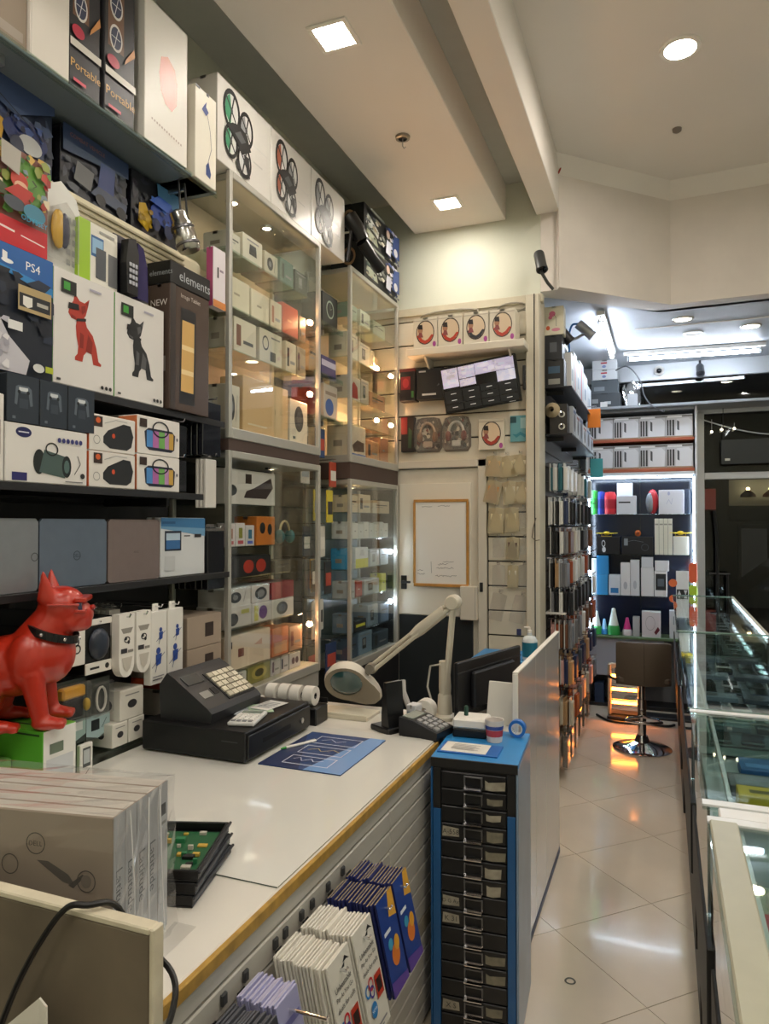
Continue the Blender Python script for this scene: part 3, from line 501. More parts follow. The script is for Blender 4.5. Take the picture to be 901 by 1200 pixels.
# pegged gadget packs below the laptops
t = thing('gadget_pack', 'white pack with a small black drone picture behind the red dog', 'pack', (-1.66, 1.635, 1.20))
lbox('card', t, -.06, 0, -.06, .06, 0, .12, WHITE, .002); ob('peg', MB().tube([(-.285, 0, .112), (.01, 0, .112)], .003, CHROME, 6), t); art(t, (0, -.06, 0), (0, 1, 0), (0, 0, 1), .12, .12, [('O', .35, .6, .13, .12, .3, '1d1d20'), ('O', .65, .6, .13, .12, .3, '1d1d20'), ('O', .4, .4, .13, .12, .3, '1d1d20'), ('O', .7, .42, .13, .12, .3, '1d1d20'), ('R', .4, .45, .65, .58, '2c2c2e')])
t = thing('gadget_pack', 'black pack with round grey device behind a white frame', 'pack', (-1.66, 1.745, 1.165))
lbox('card', t, -.08, 0, -.055, .055, 0, .17, BLACK, .002); lbox('frame', t, 0, .006, -.055, .055, 0, .035, WHITE, .002); lbox('frame', t, 0, .006, -.055, .055, .15, .17, WHITE, .002)
ob('peg', MB().tube([(-.285, 0, .16), (.012, 0, .16)], .003, CHROME, 6), t); ob('device', MB().ball((.004, 0, .09), (.02, .042, .05), M('2c3442', .3)), t); art(t, (.006, -.055, 0), (0, 1, 0), (0, 0, 1), .11, .035, [('R', .15, .4, .5, .6, '222222'), ('E', .8, .5, .08, .25, '222222')])
for y, lb in ((1.835, 'left'), (1.915, 'right')):
    t = thing('gadget_pack', 'white curved pack with round cut-out and black symbols, %s one' % lb, 'pack', (-1.655, y, 1.13))
    b = MB(); n = 12; pr_ = [(0, -.035, .05), ] + [(0, -.035 * math.cos(math.pi * j / n), .05 - .045 * math.sin(math.pi * j / n)) for j in range(1, n)] + [(0, .035, .05), (0, .035, .21), (0, -.035, .21)]
    b.prism(pr_, (.03, 0, 0), WHITE); ob('card', b, t); ob('peg', MB().tube([(-.29, 0, .2), (.04, 0, .2), (.045, 0, .21)], .003, CHROME, 6), t)
    art(t, (.03, -.035, 0), (0, 1, 0), (0, 0, 1), .07, .21, [('P', [(.1, .78), (.9, .78), (.75, .7), (.25, .7)], '9a968e'), ('O', .5, .6, .2, .05, .3, '222226'), ('E', .42, .62, .08, .03, '222226'), ('E', .6, .56, .08, .03, '222226'), ('R', .1, .4, .5, .47, '3a3a40'), ('R', .55, .4, .9, .44, '8e8a84'), ('P', [(.15, .33), (.85, .33), (.7, .16), (.5, .1), (.3, .16)], 'c5c0b6')])
for y, lb, dz in ((1.998, 'left', 0), (2.088, 'right', .0)):
    t = thing('gadget_pack', 'tall white pack with two blue figure prints, %s one' % lb, 'pack', (-1.64, y, 1.08))
    lbox('card', t, -.02, .01, -.042, .042, 0, .25, M('e6e4de', .4), .002); lbox('hang_tab', t, -.01, -.006, -.015, .015, .25, .275, WHITE, .001); ob('peg', MB().tube([(-.305, 0, .266), (.02, 0, .266), (.025, 0, .276)], .003, CHROME, 6), t)
    fig = lambda cx, cy, s: [('E', cx, cy + .09 * s, .1 * s, .035 * s, '2f4a94'), ('P', [(cx - .1 * s, cy - .07 * s), (cx + .12 * s, cy - .05 * s), (cx + .16 * s, cy + .06 * s), (cx - .12 * s, cy + .05 * s)], '2f4f9e'), ('L', [(cx - .3 * s, cy - .08 * s), (cx + .3 * s, cy + .06 * s)], .006, '2a3a70'), ('L', [(cx - .14 * s, cy - .13 * s), (cx - .02 * s, cy - .02 * s)], .008, '2a3a70')]
    art(t, (.01, -.042, 0), (0, 1, 0), (0, 0, 1), .084, .25, fig(.6, .66, .9) + fig(.45, .34, 1.3) + [('R', .1, .1, .8, .115, '9a9aa0'), ('R', .1, .06, .7, .075, '55555c')])
hung('white blister pouch hanging behind the curved white packs', -1.80, 1.875, 1.345, .05, .16, .02, M('c9c6be', .3), 4)
hung('dark pouch hanging behind the black device pack', -1.82, 1.69, 1.345, .08, .17, .02, M('2a2b2e', .3), 4)
t = thing('blister_pack', 'blister pack with yellow and black gadget beside the red dog', 'blister pack', (-1.685, 1.655, .955))
lbox('card', t, -.004, 0, -.068, .068, 0, .2, M('39423f', .35), .001); art(t, (0, -.068, 0), (0, 1, 0), (0, 0, 1), .136, .2, [('P', [(0, .1), (.5, .0), (1, .12), (1, .36), (0, .4)], '9fb9b6'), ('R', .3, .14, .62, .32, '1d2326'), ('R', .66, .2, .9, .34, 'dfe4e2')])
ob('gadget', MB().box(.0, .03, -.05, .04, .15, .185, M('d99e1e', .35), .006).box(0, .026, -.045, .035, .085, .15, M('1c1c1e', .3), .006).ball((.02, .05, .12), (.012, .012, .02), M('c9a42c', .3)), t)
ob('bubble', MB().box(.0005, .034, -.062, .062, .075, .192, BLIST, .006), t)
t = thing('blister_pack', 'blister pack with coiled white earphones next to yellow gadget', 'blister pack', (-1.685, 1.775, .95))
lbox('card', t, -.004, 0, -.05, .05, 0, .19, M('4b504c', .35), .001); art(t, (0, -.05, 0), (0, 1, 0), (0, 0, 1), .1, .19, [('P', [(0, .08), (.5, 0), (1, .1), (1, .38), (0, .4)], 'a4bcc0'), ('R', .2, .14, .55, .32, '20272b'), ('L', [(.65, .16), (.85, .3)], .006, '2a3034')])
ob('earphones', MB().tube([(.012, .02 * math.cos(a), .125 + .038 * math.sin(a)) for a in [k * .45 for k in range(15)]], .004, M('d9d7d0', .3), 6), t)
ob('bubble', MB().box(.0005, .03, -.042, .042, .075, .18, BLIST, .006), t)
wbx = [('E', .5, .5, .2, .14, '3a3a3c'), ('R', .2, .8, .8, .84, '8a8a88')]
for (y0, y1, z0, z1, lb) in ((1.80, 1.87, .91, .985, 'lower left'), (1.875, 1.95, .91, .985, 'lower right'), (1.835, 1.945, .987, 1.085, 'top')):
    carton('small white camera box with dark symbols, %s in the pile by the drawer' % lb, -1.77, -1.65, y0, y1, z0, z1, 'dcd9d0', {'+X': wbx, '-Y': [('E', .6, .5, .12, .16, '3a3a3c')]}, group='small white camera boxes')
carton('thin white music player box leaning beside the green box', -1.60, -1.585, 1.60, 1.65, .8825, .985, 'e2e0da', {'+X': [('R', .2, .35, .8, .9, '4e5254'), ('R', .26, .45, .74, .84, 'b9bfc2'), ('L', [(.3, .1), (.7, .28)], .004, '2a2a2a')]}, seam=False)
# ------------------------------------------------------------------ red bulldog on the green box
gb = carton('bright green box with a white end carrying the red bulldog', -1.90, -1.535, 1.42, 1.535, .8825, 1.08, '58a832', {'+X': [('R', .1, .1, .9, .6, 'c8ccd0'), ('R', .2, .66, .6, .8, '6a7a6a')]}, faces={'+X': 'e4e4e0'}, rough=.3, seam=False)
ob('lid_slit', MB().box(-.18, .17, -.0585, -.057, .183, .188, M('1d3a14', .6), .0004).box(-.15, .1, -.02, -.012, .1975, .1985, M('2c3a24', .6), .0003), gb)
carton('pale green box cut by the left picture edge in front of the green box', -1.95, -1.64, 1.31, 1.415, .8825, 1.0, '77b55c', {'-Y': [('R', .05, .1, .98, .95, '8cc474')]})
def remeshed(name, mb, vox, mats, parent, sub=1, sm=6):
    """fuse overlapping solids into one continuous skin"""
    o = ob(name, mb, parent); r = o.modifiers.new('fuse', 'REMESH'); r.mode = 'VOXEL'; r.voxel_size = vox; r.use_smooth_shade = True
    s = o.modifiers.new('soft', 'SMOOTH'); s.iterations = sm; s.factor = .5
    dg = bpy.context.evaluated_depsgraph_get(); me = bpy.data.meshes.new_from_object(o.evaluated_get(dg)); o.modifiers.clear(); old = o.data; o.data = me; bpy.data.meshes.remove(old)
    me.materials.clear(); me.materials.append(mats); me.polygons.foreach_set('material_index', [0] * len(me.polygons)); me.polygons.foreach_set('use_smooth', [True] * len(me.polygons)); return o
REDP = M('b52c19', .3, 0, 'red_gloss', .6, .3)
dog = thing('bulldog_statue', 'glossy red sitting bulldog statue with black studded collar and sunglasses', 'statue', (-1.592, 1.475, 1.0805), R(35))
b = MB(); m = REDP
def cap(p0, p1, r0, r1, n=7):
    p0, p1 = Vector(p0), Vector(p1)
    for k in range(n + 1): q = p0.lerp(p1, k / n); b.ball(q, r0 + (r1 - r0) * k / n, m, 14, 8)
b.ball((.045, 0, .322), (.064, .058, .058), m, 18, 10); b.ball((.092, 0, .300), (.036, .047, .036), m, 16, 9); b.ball((.09, 0, .272), (.034, .038, .020), m, 16, 9)
b.ball((.072, .026, .282), (.03, .022, .03), m, 14, 8); b.ball((.072, -.026, .282), (.03, .022, .03), m, 14, 8)
cap((-.02, 0, .21), (.03, 0, .29), .072, .056); b.ball((.012, 0, .195), (.07, .08, .085), m, 18, 10)
for s in (-1, 1):
    b.ball((-.03, s * .058, .185), (.052, .04, .075), m, 16, 9); cap((-.018, s * .062, .15), (.005, s * .06, .03), .034, .023)
    b.ball((.022, s * .06, .017), (.042, .027, .0185), m, 14, 8)
    for q in (-1, 0, 1): b.ball((.055, s * .06 + q * .016, .014), (.017, .0095, .0135), m, 10, 6)
    b.ball((-.16, s * .068, .075), (.072, .04, .072), m, 16, 9); b.ball((-.105, s * .078, .018), (.06, .026, .0185), m, 14, 8)
    for q in (-1, 0, 1): b.ball((-.055, s * .078 + q * .015, .014), (.016, .009, .0135), m, 10, 6)
    for k in range(8): t_ = k / 7; b.ball((.016 - .010 * t_, s * (.036 + .012 * t_), .345 + .066 * t_), (.027 * (1 - .85 * t_) + .003, .018 * (1 - .7 * t_) + .003, .014), m, 12, 7)
b.ball((-.08, 0, .165), (.105, .082, .085), m, 18, 10); b.ball((-.165, 0, .105), (.075, .085, .095), m, 18, 10); b.ball((-.235, 0, .05), (.02, .018, .02), m)
remeshed('body', b, .0055, REDP, dog, sm=5)
cl = MB(); ring = [(-.012 + .072 * math.cos(a) * .86 + .035, .075 * math.sin(a), .252 - .020 * math.cos(a)) for a in [2 * math.pi * k / 28 for k in range(29)]]
for k in range(28):
    a_, c_ = Vector(ring[k]), Vector(ring[k + 1]); u = Vector((0, 0, .011)); n_ = Vector((a_.x - .023, a_.y, 0)).normalized() * .004
    cl.prism([a_ - u + n_, c_ - u + n_, c_ + u + n_, a_ + u + n_], -2 * n_, BLACK)
co = ob('collar', cl, dog)
for k in range(0, 28, 4):
    p = Vector(ring[k]); n_ = Vector((p.x - .023, p.y, 0)).normalized() * .004; ob('stud', MB().ball(p + n_, .0055, CHROME, 10, 6), co)
gl = MB()
for s in (-1, 1): gl.prism([(.094, s * .006, .318), (.094, s * .042, .316), (.092, s * .046, .338), (.092, s * .006, .341)] if s > 0 else [(.092, s * .006, .341), (.092, s * .046, .338), (.094, s * .042, .316), (.094, s * .006, .318)], (.010, 0, 0), M('2f3f63', .08, 0, 'lens', .7, .5)).tube([(.096, s * .046, .330), (.06, s * .060, .332), (.02, s * .058, .332)], .004, REDP, 6)
gl.box(.085, .116, -.05, .05, .336, .350, REDP, .003).box(.085, .114, -.05, .05, .308, .316, REDP, .002); ob('sunglasses', gl, dog)
ob('nose', MB().ball((.124, 0, .318), (.008, .014, .008), M('a32114', .25)), dog)
# ------------------------------------------------------------------ cash register and drawer
zg = .8824
cdw = thing('cash_box', 'wide black metal cash drawer under the till', 'cash drawer', (-1.415, 2.108, zg))
BM = M('191a1c', .4, .3, 'black_metal', var=.15, scale=30)
lbox('case', cdw, -.20, .20, -.212, .212, .006, .100, BM, .004); lbox('drawer_front', cdw, .200, .208, -.205, .205, .014, .088, M('141517', .35, .2, 'black_metal'), .003)
lbox('handle_slot', cdw, .208, .2085, -.12, .06, .045, .060, M('050506', .6), .0002)
ob('lock', MB().lathe([(.010, .208), (.010, .212), (0, .213)], STEEL, (0, .14, .05), 14, 'X'), cdw)
art(cdw, (-.2, -.2121, .006), (1, 0, 0), (0, 0, 1), .4, .094, [('R', .78, .62, .93, .66, '3c3d40')])
for sx in (-1, 1):
    for sy in (-1, 1): ob('foot', MB().lathe([(.012, 0), (.012, .0065)], DARK, (sx * .17, sy * .18, 0), 10), cdw)
rg = thing('cash_register', 'dark grey sloping till with cream keys on the cash drawer', 'cash register', (-1.475, 2.08, zg + .1003))
GR = M('2c2d30', .4, 0, 'till_plastic'); pr_ = [(-.10, 0), (.10, 0), (.105, .03), (.09, .045), (-.045, .135), (-.075, .15), (-.105, .11)]
ob('case', MB().prism([(x, -.14, z) for x, z in pr_], (0, .30, 0), GR), rg)
import itertools
nx, nz = Vector((.135, 0, -.09)).normalized(), Vector((.09, 0, .135)).normalized()
def slope(u, y, w): return Vector((-.045, 0, .135)) + nx * u + Vector((0, y, 0)) + nz * w
def sbox(name, u0, u1, y0, y1, h, m, parent): return ob(name, MB().prism([slope(u0, y0, 0), slope(u1, y0, 0), slope(u1, y1, 0), slope(u0, y1, 0)], nz * h, m), parent)
kp = sbox('key_panel', .02, .155, -.01, .15, .003, M('1b1c1e', .5), rg)
KEY = M('d9d2bd', .4, 0, 'key'); KEY2 = M('b9b3a0', .4, 0, 'key')
for i, j in itertools.product(range(5), range(5)):
    u, y = .028 + i * .025, -.002 + j * .030; ob('key', MB().prism([slope(u, y, .003), slope(u + .020, y, .003), slope(u + .020, y + .025, .003), slope(u, y + .025, .003)], nz * .006, KEY if (i + j) % 4 else KEY2), rg)
sbox('display', .01, .05, -.12, -.035, .004, M('3a3d42', .1, 0, 'display', .6), rg); sbox('label_plate', .09, .12, -.11, -.06, .002, M('8c8c88', .4), rg)
sbox('card_slot', .085, .115, -.045, -.02, .002, M('060607', .6), rg)
cal = thing('calculator', 'white desk calculator lying on the right of the cash drawer', 'calculator', (-1.285, 2.02, zg + .1005), R(14))
lbox('case', cal, -.045, .045, -.075, .075, 0, .014, M('cfd0cf', .4), .004); lbox('screen', cal, -.034, .034, .035, .062, .014, .0155, M('7d8a80', .2), .001)
for i, j in itertools.product(range(4), range(5)): lbox('key', cal, -.036 + i * .019, -.022 + i * .019, -.066 + j * .018, -.054 + j * .018, .014, .018, M('eceae6', .4) if j else M('8a8c90', .4), .001)
for k, (dx, dy, rz, lb, c) in enumerate(((0, 0, 15, 'printed receipt slip lying beside the till keys', 'b9bfc6'), (.02, .03, 40, 'green-edged slip lying on the cash drawer by the calculator', '9fb79a'), (.03, .075, -8, 'white paper slip lying behind the calculator', 'd9d9d6'))):
    t = ob('paper_slip', MB().box(-.04, .04, -.06, .06, 0, .0012, M(c, .6, 0, 'paper'), .0003), None, (-1.345 + dx, 2.13 + dy, zg + .1003 + .0014 * k), R(rz)); tag(t, lb, 'paper')
    art(t, (-.04, -.06, .0012), (1, 0, 0), (0, 1, 0), .08, .12, [('R', .1, .2 + i * .13, .85, .24 + i * .13, '5d6a7a') for i in range(5)])
for k, (y, x) in enumerate(((2.40, -1.41), (2.41, -1.36), (2.405, -1.31), (2.41, -1.255))):
    t = thing('tape_roll', 'white paper roll behind the cash drawer, %s from the left' % ORD[k], 'paper roll', (x, y, .9435))
    ob('roll', MB().lathe([(.012, -.02), (.036, -.02), (.036, .02), (.012, .02), (.012, -.02)], M('dcd9d2', .6, 0, 'paper'), (0, 0, .0365), 20, 'X'), t); ob('core', MB().lathe([(.009, -.019), (.012, -.019), (.012, .019), (.009, .019)], M('2a2a2c', .5), (0, 0, .0365), 14, 'X'), t)
tag(ob('tray', MB().box(-.125, .115, -.05, .05, 0, .0645, BLACK, .004).box(-.125, .115, .046, .05, .0645, .085, BLACK, .001), None, (-1.325, 2.415, .8785)), 'black low box carrying the paper rolls behind the cash drawer', 'box')
mt = tag(ob('counter_mat', MB().box(-.142, .142, -.183, .183, 0, .003, M('2f4a7c', .35, 0, 'print_mat', .5), .001), None, (-1.042, 2.102, zg)), 'blue printed mat with outlined boxes on the counter by the till', 'mat')
art(mt, (-.142, -.183, .003), (1, 0, 0), (0, 1, 0), .284, .366, [('P', [(0, 0), (.5, 0), (0, .9)], '24345c'), ('P', [(.55, 0), (1, 0), (1, 1), (.8, 1)], '6f9ad0'),] + sum([[('R', .22, y0, .78, y0 + .012, 'cfd6e6'), ('R', .22, y0 + .2, .78, y0 + .212, 'cfd6e6'), ('R', .22, y0, .232, y0 + .21, 'cfd6e6'), ('R', .768, y0, .78, y0 + .21, 'cfd6e6')] for y0 in (.1, .38, .66)], []) + [('L', [(.3, .2), (.36, .25), (.42, .17), (.5, .24), (.56, .18), (.66, .22)], .006, 'd9dfee'), ('L', [(.3, .46), (.4, .52), (.48, .45), (.6, .52), (.7, .47)], .008, 'd8c25a'), ('L', [(.3, .74), (.4, .80), (.5, .73), (.6, .79)], .006, 'd9dfee')])
t = thing('pen', 'white and green pen lying at the mat edge', 'pen', (-1.15, 2.12, zg + .0075), R(62))
ob('barrel', MB().tube([(-.05, 0, 0), (.07, 0, 0)], .0045, WHITE, 8), t); ob('clip', MB().tube([(.03, .003, .004), (.068, .003, .005)], .0014, STEEL, 6), t); ob('grip', MB().tube([(-.07, 0, 0), (-.066, 0, 0), (-.05, 0, 0)], [.001, .003, .0046], M('3c9a3c', .4), 8), t)
# ------------------------------------------------------------------ magnifier lamp
CRL = M('c9c3b2', .45, 0, 'lamp_enamel', var=.08)
ml = thing('magnifier_lamp', 'cream magnifier lamp with folding double arm resting head on the counter', 'lamp', (-.798, 2.65, .8785))
def rel(x, z, y=0): return (x + .798, y, z - .8785)
b = MB().lathe([(.05, 0), (.05, .012), (.03, .02), (.026, .09), (.02, .10), (.014, .11)], CRL); ob('base', b, ml)
for s in (-1, 1):
    ob('lower_arm', MB().tube([rel(-.796, .96, s * .016), rel(-.764, 1.31, s * .016)], .0085, CRL, 8), ml)
    ob('upper_arm', MB().tube([rel(-.765, 1.325 + s * .012, s * .012), rel(-1.10, 1.052 + s * .014, s * .012)], .0085, CRL, 8), ml)
ob('arm_cover', MB().tube([rel(-.80, 1.10), rel(-.797, 1.0), rel(-.796, .93)], [.02, .024, .02], CRL, 10), ml); ob('elbow_sleeve', MB().tube([rel(-.80, 1.295), rel(-.90, 1.215), rel(-.93, 1.19)], [.022, .024, .018], CRL, 10), ml)
ob('joint', MB().lathe([(0, -.03), (.024, -.03), (.03, -.02), (.03, .02), (.024, .03), (0, .03)], CRL, rel(-.763, 1.328), 16, 'Y'), ml); ob('joint', MB().lathe([(0, -.026), (.02, -.026), (.024, 0), (.02, .026), (0, .026)], M('8e8a80', .35, .5, 'knob'), rel(-1.105, 1.05), 14, 'Y'), ml)
ob('cable', MB().tube([rel(-.81, 1.09, -.02), rel(-.85, 1.08, -.02), rel(-.862, 1.0, -.02), rel(-.84, .93, -.02), rel(-.83, .882, -.02)], .004, M('b9b5aa', .5), 6), ml)
hb = MB(); out = []
for k in range(28):
    a = 2 * math.pi * k / 28; r_ = .088 + (.07 * max(0, math.cos(a - .75)) ** 6); out.append((r_ * math.cos(a), r_ * math.sin(a)))
vs = [(x, y, 0) for x, y in out] + [(x * 1.04, y * 1.04, .02) for x, y in out] + [(x * .92, y * .92, .05) for x, y in out] + [(x * .5, y * .5, .062) for x, y in out]
hb.add(vs, [(i * 28 + j, i * 28 + (j + 1) % 28, (i + 1) * 28 + (j + 1) % 28, (i + 1) * 28 + j) for i in range(3) for j in range(28)] + [tuple(range(84, 112))], M('d6d1c4', .4, 0, 'lamp_enamel'), True)
vi = [(.066 * math.cos(2 * math.pi * k / 28), .066 * math.sin(2 * math.pi * k / 28), .006) for k in range(28)]
hb.add([(x, y, 0) for x, y in out] + vi, [((j + 1) % 28, j, 28 + j, 28 + (j + 1) % 28) for j in range(28)], M('8f8778', .4, 0, 'lamp_ring'), True)
ho = ob('lamp_head', hb, ml, rel(-1.205, .982, -.03)); zax = Vector((-.22, .80, .52)).normalized()
xax = Vector((1, 0, 0)); xax = (xax - zax * xax.dot(zax)).normalized(); yax = zax.cross(xax)
ho.rotation_euler = Matrix((xax, yax, zax)).transposed().to_euler()
ob('lens', MB().lathe([(.066, .008), (.05, .0), (.025, -.004), (0, -.005)], M('31565a', .04, 0, 'lens_glass', .8, .6), n=28), ho)
ob('neck', MB().tube([rel(-1.105, 1.05), rel(-1.125, 1.03), rel(-1.15, 1.0, -.0)], [.014, .012, .018], M('8e8a80', .35, .5, 'knob'), 8), ml)
tag(ob('tray', MB().box(-.13, .10, -.07, .07, 0, .012, M('d3ccb8', .4)).box(-.13, .10, -.07, -.063, .012, .022, M('d3ccb8', .4)), None, (-1.16, 2.56, .8785)), 'cream shallow tray under the magnifier lamp head', 'tray')
# ------------------------------------------------------------------ things around the terminal
ps_ = thing('phone_dock', 'black upright phone dock standing before the magnifier lamp', 'dock', (-.945, 2.42, .8785), R(-30))
ob('back_plate', MB().prism([(.0, -.03, 0), (.05, -.03, 0), (.035, -.03, .06), (.028, -.03, .18), (.012, -.03, .18), (.0, -.03, .07)], (0, .075, 0), BLACK), ps_); lbox('foot', ps_, -.055, .05, -.04, .055, 0, .02, BLACK, .004)
bx = carton('small white and blue medicine-like box behind the phone dock', -.90, -.86, 2.50, 2.55, .8785, .955, 'dcdfe4', {'-Y': [('R', 0, .1, 1, .5, '2b5fb0'), ('R', .1, .6, .9, .7, '8899aa')]}, rz=R(-10))
t = thing('tape_roll', 'white paper roll lying by the card terminal', 'paper roll', (-.86, 2.60, .8785)); ob('roll', MB().lathe([(.012, -.025), (.04, -.025), (.04, .025), (.012, .025), (.012, -.025)], M('e2dfd8', .6, 0, 'paper'), (0, 0, .0405), 20, 'Y'), t)
t = thing('strap', 'grey curled cable bundle between the phone dock and the lamp foot', 'cable', (-.90, 2.60, .8785)); ob('bundle', MB().tube([(-.06, .02, .14), (-.05, 0, .10), (-.03, 0, .05), (0, -.02, .012), (.04, -.05, .012), (.02, -.08, .012)], .011, M('b3b2ae', .5), 8), t)
term = thing('card_terminal', 'black and grey card payment terminal at the counter corner', 'card terminal', (-.80, 2.42, .8785), R(-12))
ob('case', MB().prism([(-.075, -.06, 0), (.075, -.06, 0), (.08, -.06, .03), (-.02, -.06, .06), (-.075, -.06, .065)], (0, .12, 0), DARK), term)
def tsl(u, y, w): n_ = Vector((.03, 0, .1)).normalized(); return Vector((-.02, 0, .06)) + Vector((.1, 0, -.03)) * u + Vector((0, y, 0)) + n_ * w
for i, j in itertools.product(range(4), range(3)): ob('key', MB().prism([tsl(.1 + i * .22, -.045 + j * .032, .0), tsl(.25 + i * .22, -.045 + j * .032, 0), tsl(.25 + i * .22, -.022 + j * .032, 0), tsl(.1 + i * .22, -.022 + j * .032, 0)], (0, 0, .006), M('9a9b9c', .4)), term)
ob('screen', MB().prism([(-.07, -.045, .0648), (-.026, -.045, .0605), (-.026, .045, .0605), (-.07, .045, .0648)], (0, 0, .003), M('8d968f', .15)), term)
# ------------------------------------------------------------------ foreground: wrapped laptop boxes
Lx = (-.845, .925); rz5 = R(10)
def at5(lx, ly): return (Lx[0] + lx * math.cos(rz5) - ly * math.sin(rz5), Lx[1] + lx * math.sin(rz5) + ly * math.cos(rz5))
for k in range(5):
    cx, cy = at5(-.24, .0176 + k * .0356); w = .0345
    A = {'+X': [('T', 'Latitude', .5, .5, .07, -90, '5f636b')] if k < 4 else [('R', .25, .78, .8, .86, '2a2c30'), ('R', .25, .72, .8, .74, '777777')]}
    A['+X'][0:0] = [('R', 0, 0, 1, 1, 'b3b6bb')]
    if k == 0: A['-Y'] = [('O', .70, .80, .038, .068, .1, '4b443e'), ('T', 'DELL', .70, .80, .03, '4b443e'), ('P', [(.705, .70), (.81, .58), (.86, .565), (.83, .63), (.75, .70)], '5a534d'), ('P', [(.83, .565), (.885, .64), (.895, .63), (.85, .55)], '4b4742'), ('O', .90, .60, .036, .068, .1, '4b443e'), ('E', .90, .60, .02, .04, '80766c'), ('O', .60, .66, .034, .064, .1, '4b443e')]
    o = carton('flat laptop carton on edge in the wrapped stack, %s from the front' % ORD[k], cx - .24, cx + .24, cy - w / 2, cy + w / 2, .8785, 1.148, 'a39485', A, faces={'+Z': 'cdc6bb', '+X': 'b3b6bb'}, rz=rz5, cat='laptop box', group='wrapped laptop cartons', seam=False)
cx, cy = at5(-.24, .089)
wr = thing('plastic_wrap', 'crinkled clear plastic wrap around the five laptop cartons', 'wrap', (cx, cy, .8785), rz5)
b = MB(); n = 9; hx, hy, hz = .249, .098, .278; rw = random.Random(3)
vs = [(hx + rw.uniform(-.004, .006) + (.012 if j == 0 else 0), -hy + 2 * hy * i / n, hz * j / n + .001) for j in range(n + 1) for i in range(n + 1)]
b.add(vs, [(j * (n + 1) + i, j * (n + 1) + i + 1, (j + 1) * (n + 1) + i + 1, (j + 1) * (n + 1) + i) for j in range(n) for i in range(n)], WRAP)
vs = [(-hx + 2 * hx * i / n, -hy + 2 * hy * j / n, hz + rw.uniform(-.002, .004)) for j in range(n + 1) for i in range(n + 1)]
b.add(vs, [(j * (n + 1) + i, j * (n + 1) + i + 1, (j + 1) * (n + 1) + i + 1, (j + 1) * (n + 1) + i) for j in range(n) for i in range(n)], WRAP)
vs = [(-hx + 2 * hx * i / n, -hy + rw.uniform(-.003, .002), hz * j / n + .001) for j in range(n + 1) for i in range(n + 1)]
b.add(vs, [(j * (n + 1) + i, j * (n + 1) + i + 1, (j + 1) * (n + 1) + i + 1, (j + 1) * (n + 1) + i) for j in range(n) for i in range(n)], WRAP)
ob('film', b, wr)
tail = MB(); tail.add([(.251, -.098, .001), (.251, .098, .001), (.30, .09, .0005 + .001), (.29, -.02, .004), (.285, -.09, .001)], [(0, 1, 2, 3, 4)], WRAP); ob('film_tail', tail, wr)
for i in range(3): ob('crease', MB().tube([(.252, -.05 + i * .05 + rw.uniform(-.01, .01), .27), (.256, -.05 + i * .045, .14), (.254, -.045 + i * .05, .01)], .0012, M('e8e8ea', .15), 5), wr)
# black trays with a circuit board
for k in range(3):
    t = thing('parts_tray', '%s shallow black parts tray in the pile behind the laptop cartons' % ('bottom', 'middle', 'top')[k], 'tray', (-1.0, 1.245, .8785 + .0235 * k), R(17 + (k - 1) * 2), 'black parts trays')
    b = MB().box(-.11, .11, -.115, .115, 0, .004, BLACK)
    for a in ((-.11, .11, -.115, -.109), (-.11, .11, .109, .115), (-.11, -.104, -.109, .109), (.104, .11, -.109, .109)): b.box(*a, .004, .023, BLACK)
    ob('tray_body', b, t); ob('rim', MB().box(.11, .116, -.119, .119, .018, .023, DARK), t)
    if k == 2:
        t2 = thing('circuit_board', 'green circuit board with yellow parts lying in the top black tray', 'circuit board', (-1.0, 1.245, .8785 + .0235 * 2 + .0045), R(19))
        lbox('board', t2, -.09, .095, -.09, .095, 0, .003, M('1f5a38', .4, 0, 'pcb'), .0005); r2 = random.Random(5)
        for i in range(34):
            x, y = r2.uniform(-.08, .085), r2.uniform(-.08, .085); s = r2.uniform(.004, .012); ob('chip', MB().box(x - s, x + s, y - s * .6, y + s * .6, .003, .003 + r2.uniform(.003, .01), ink(r2.choice(['c9a545', '1a1a1c', 'b8b4a8', 'c9a545', '2f7a50'])), .0005), t2)
# cable and paper at the near board
tag(ob('cable', MB().tube(bend([(-.93, .745, .80), (-.905, .755, .88), (-.87, .765, .97), (-.83, .772, 1.04), (-.80, .785, 1.081), (-.775, .80, 1.082), (-.75, .826, 1.075), (-.72, .835, 1.03), (-.660, .84, .99), (-.636, .81, .955), (-.640, .755, .90), (-.69, .745, .84), (-.72, .74, .7)]), .0045, M('0e0e10', .35), 8), None), 'black cable looping over the near end board', 'cable')
pp = tag(ob('paper_sheet', MB().prism([(-.95, .70, .70), (-.74, .70, .70), (-.785, .735, .975), (-.80, .737, .982), (-.94, .72, .86)], (0, .003, 0), M('d8d4c8', .6, 0, 'paper')).prism([(-.95, .66, .70), (-.74, .70, .70), (-.74, .703, .70), (-.95, .663, .70)], (0, .0, .003), M('d8d4c8', .6, 0, 'paper')), None), 'folded white card with a pointed corner in front of the near board', 'paper')
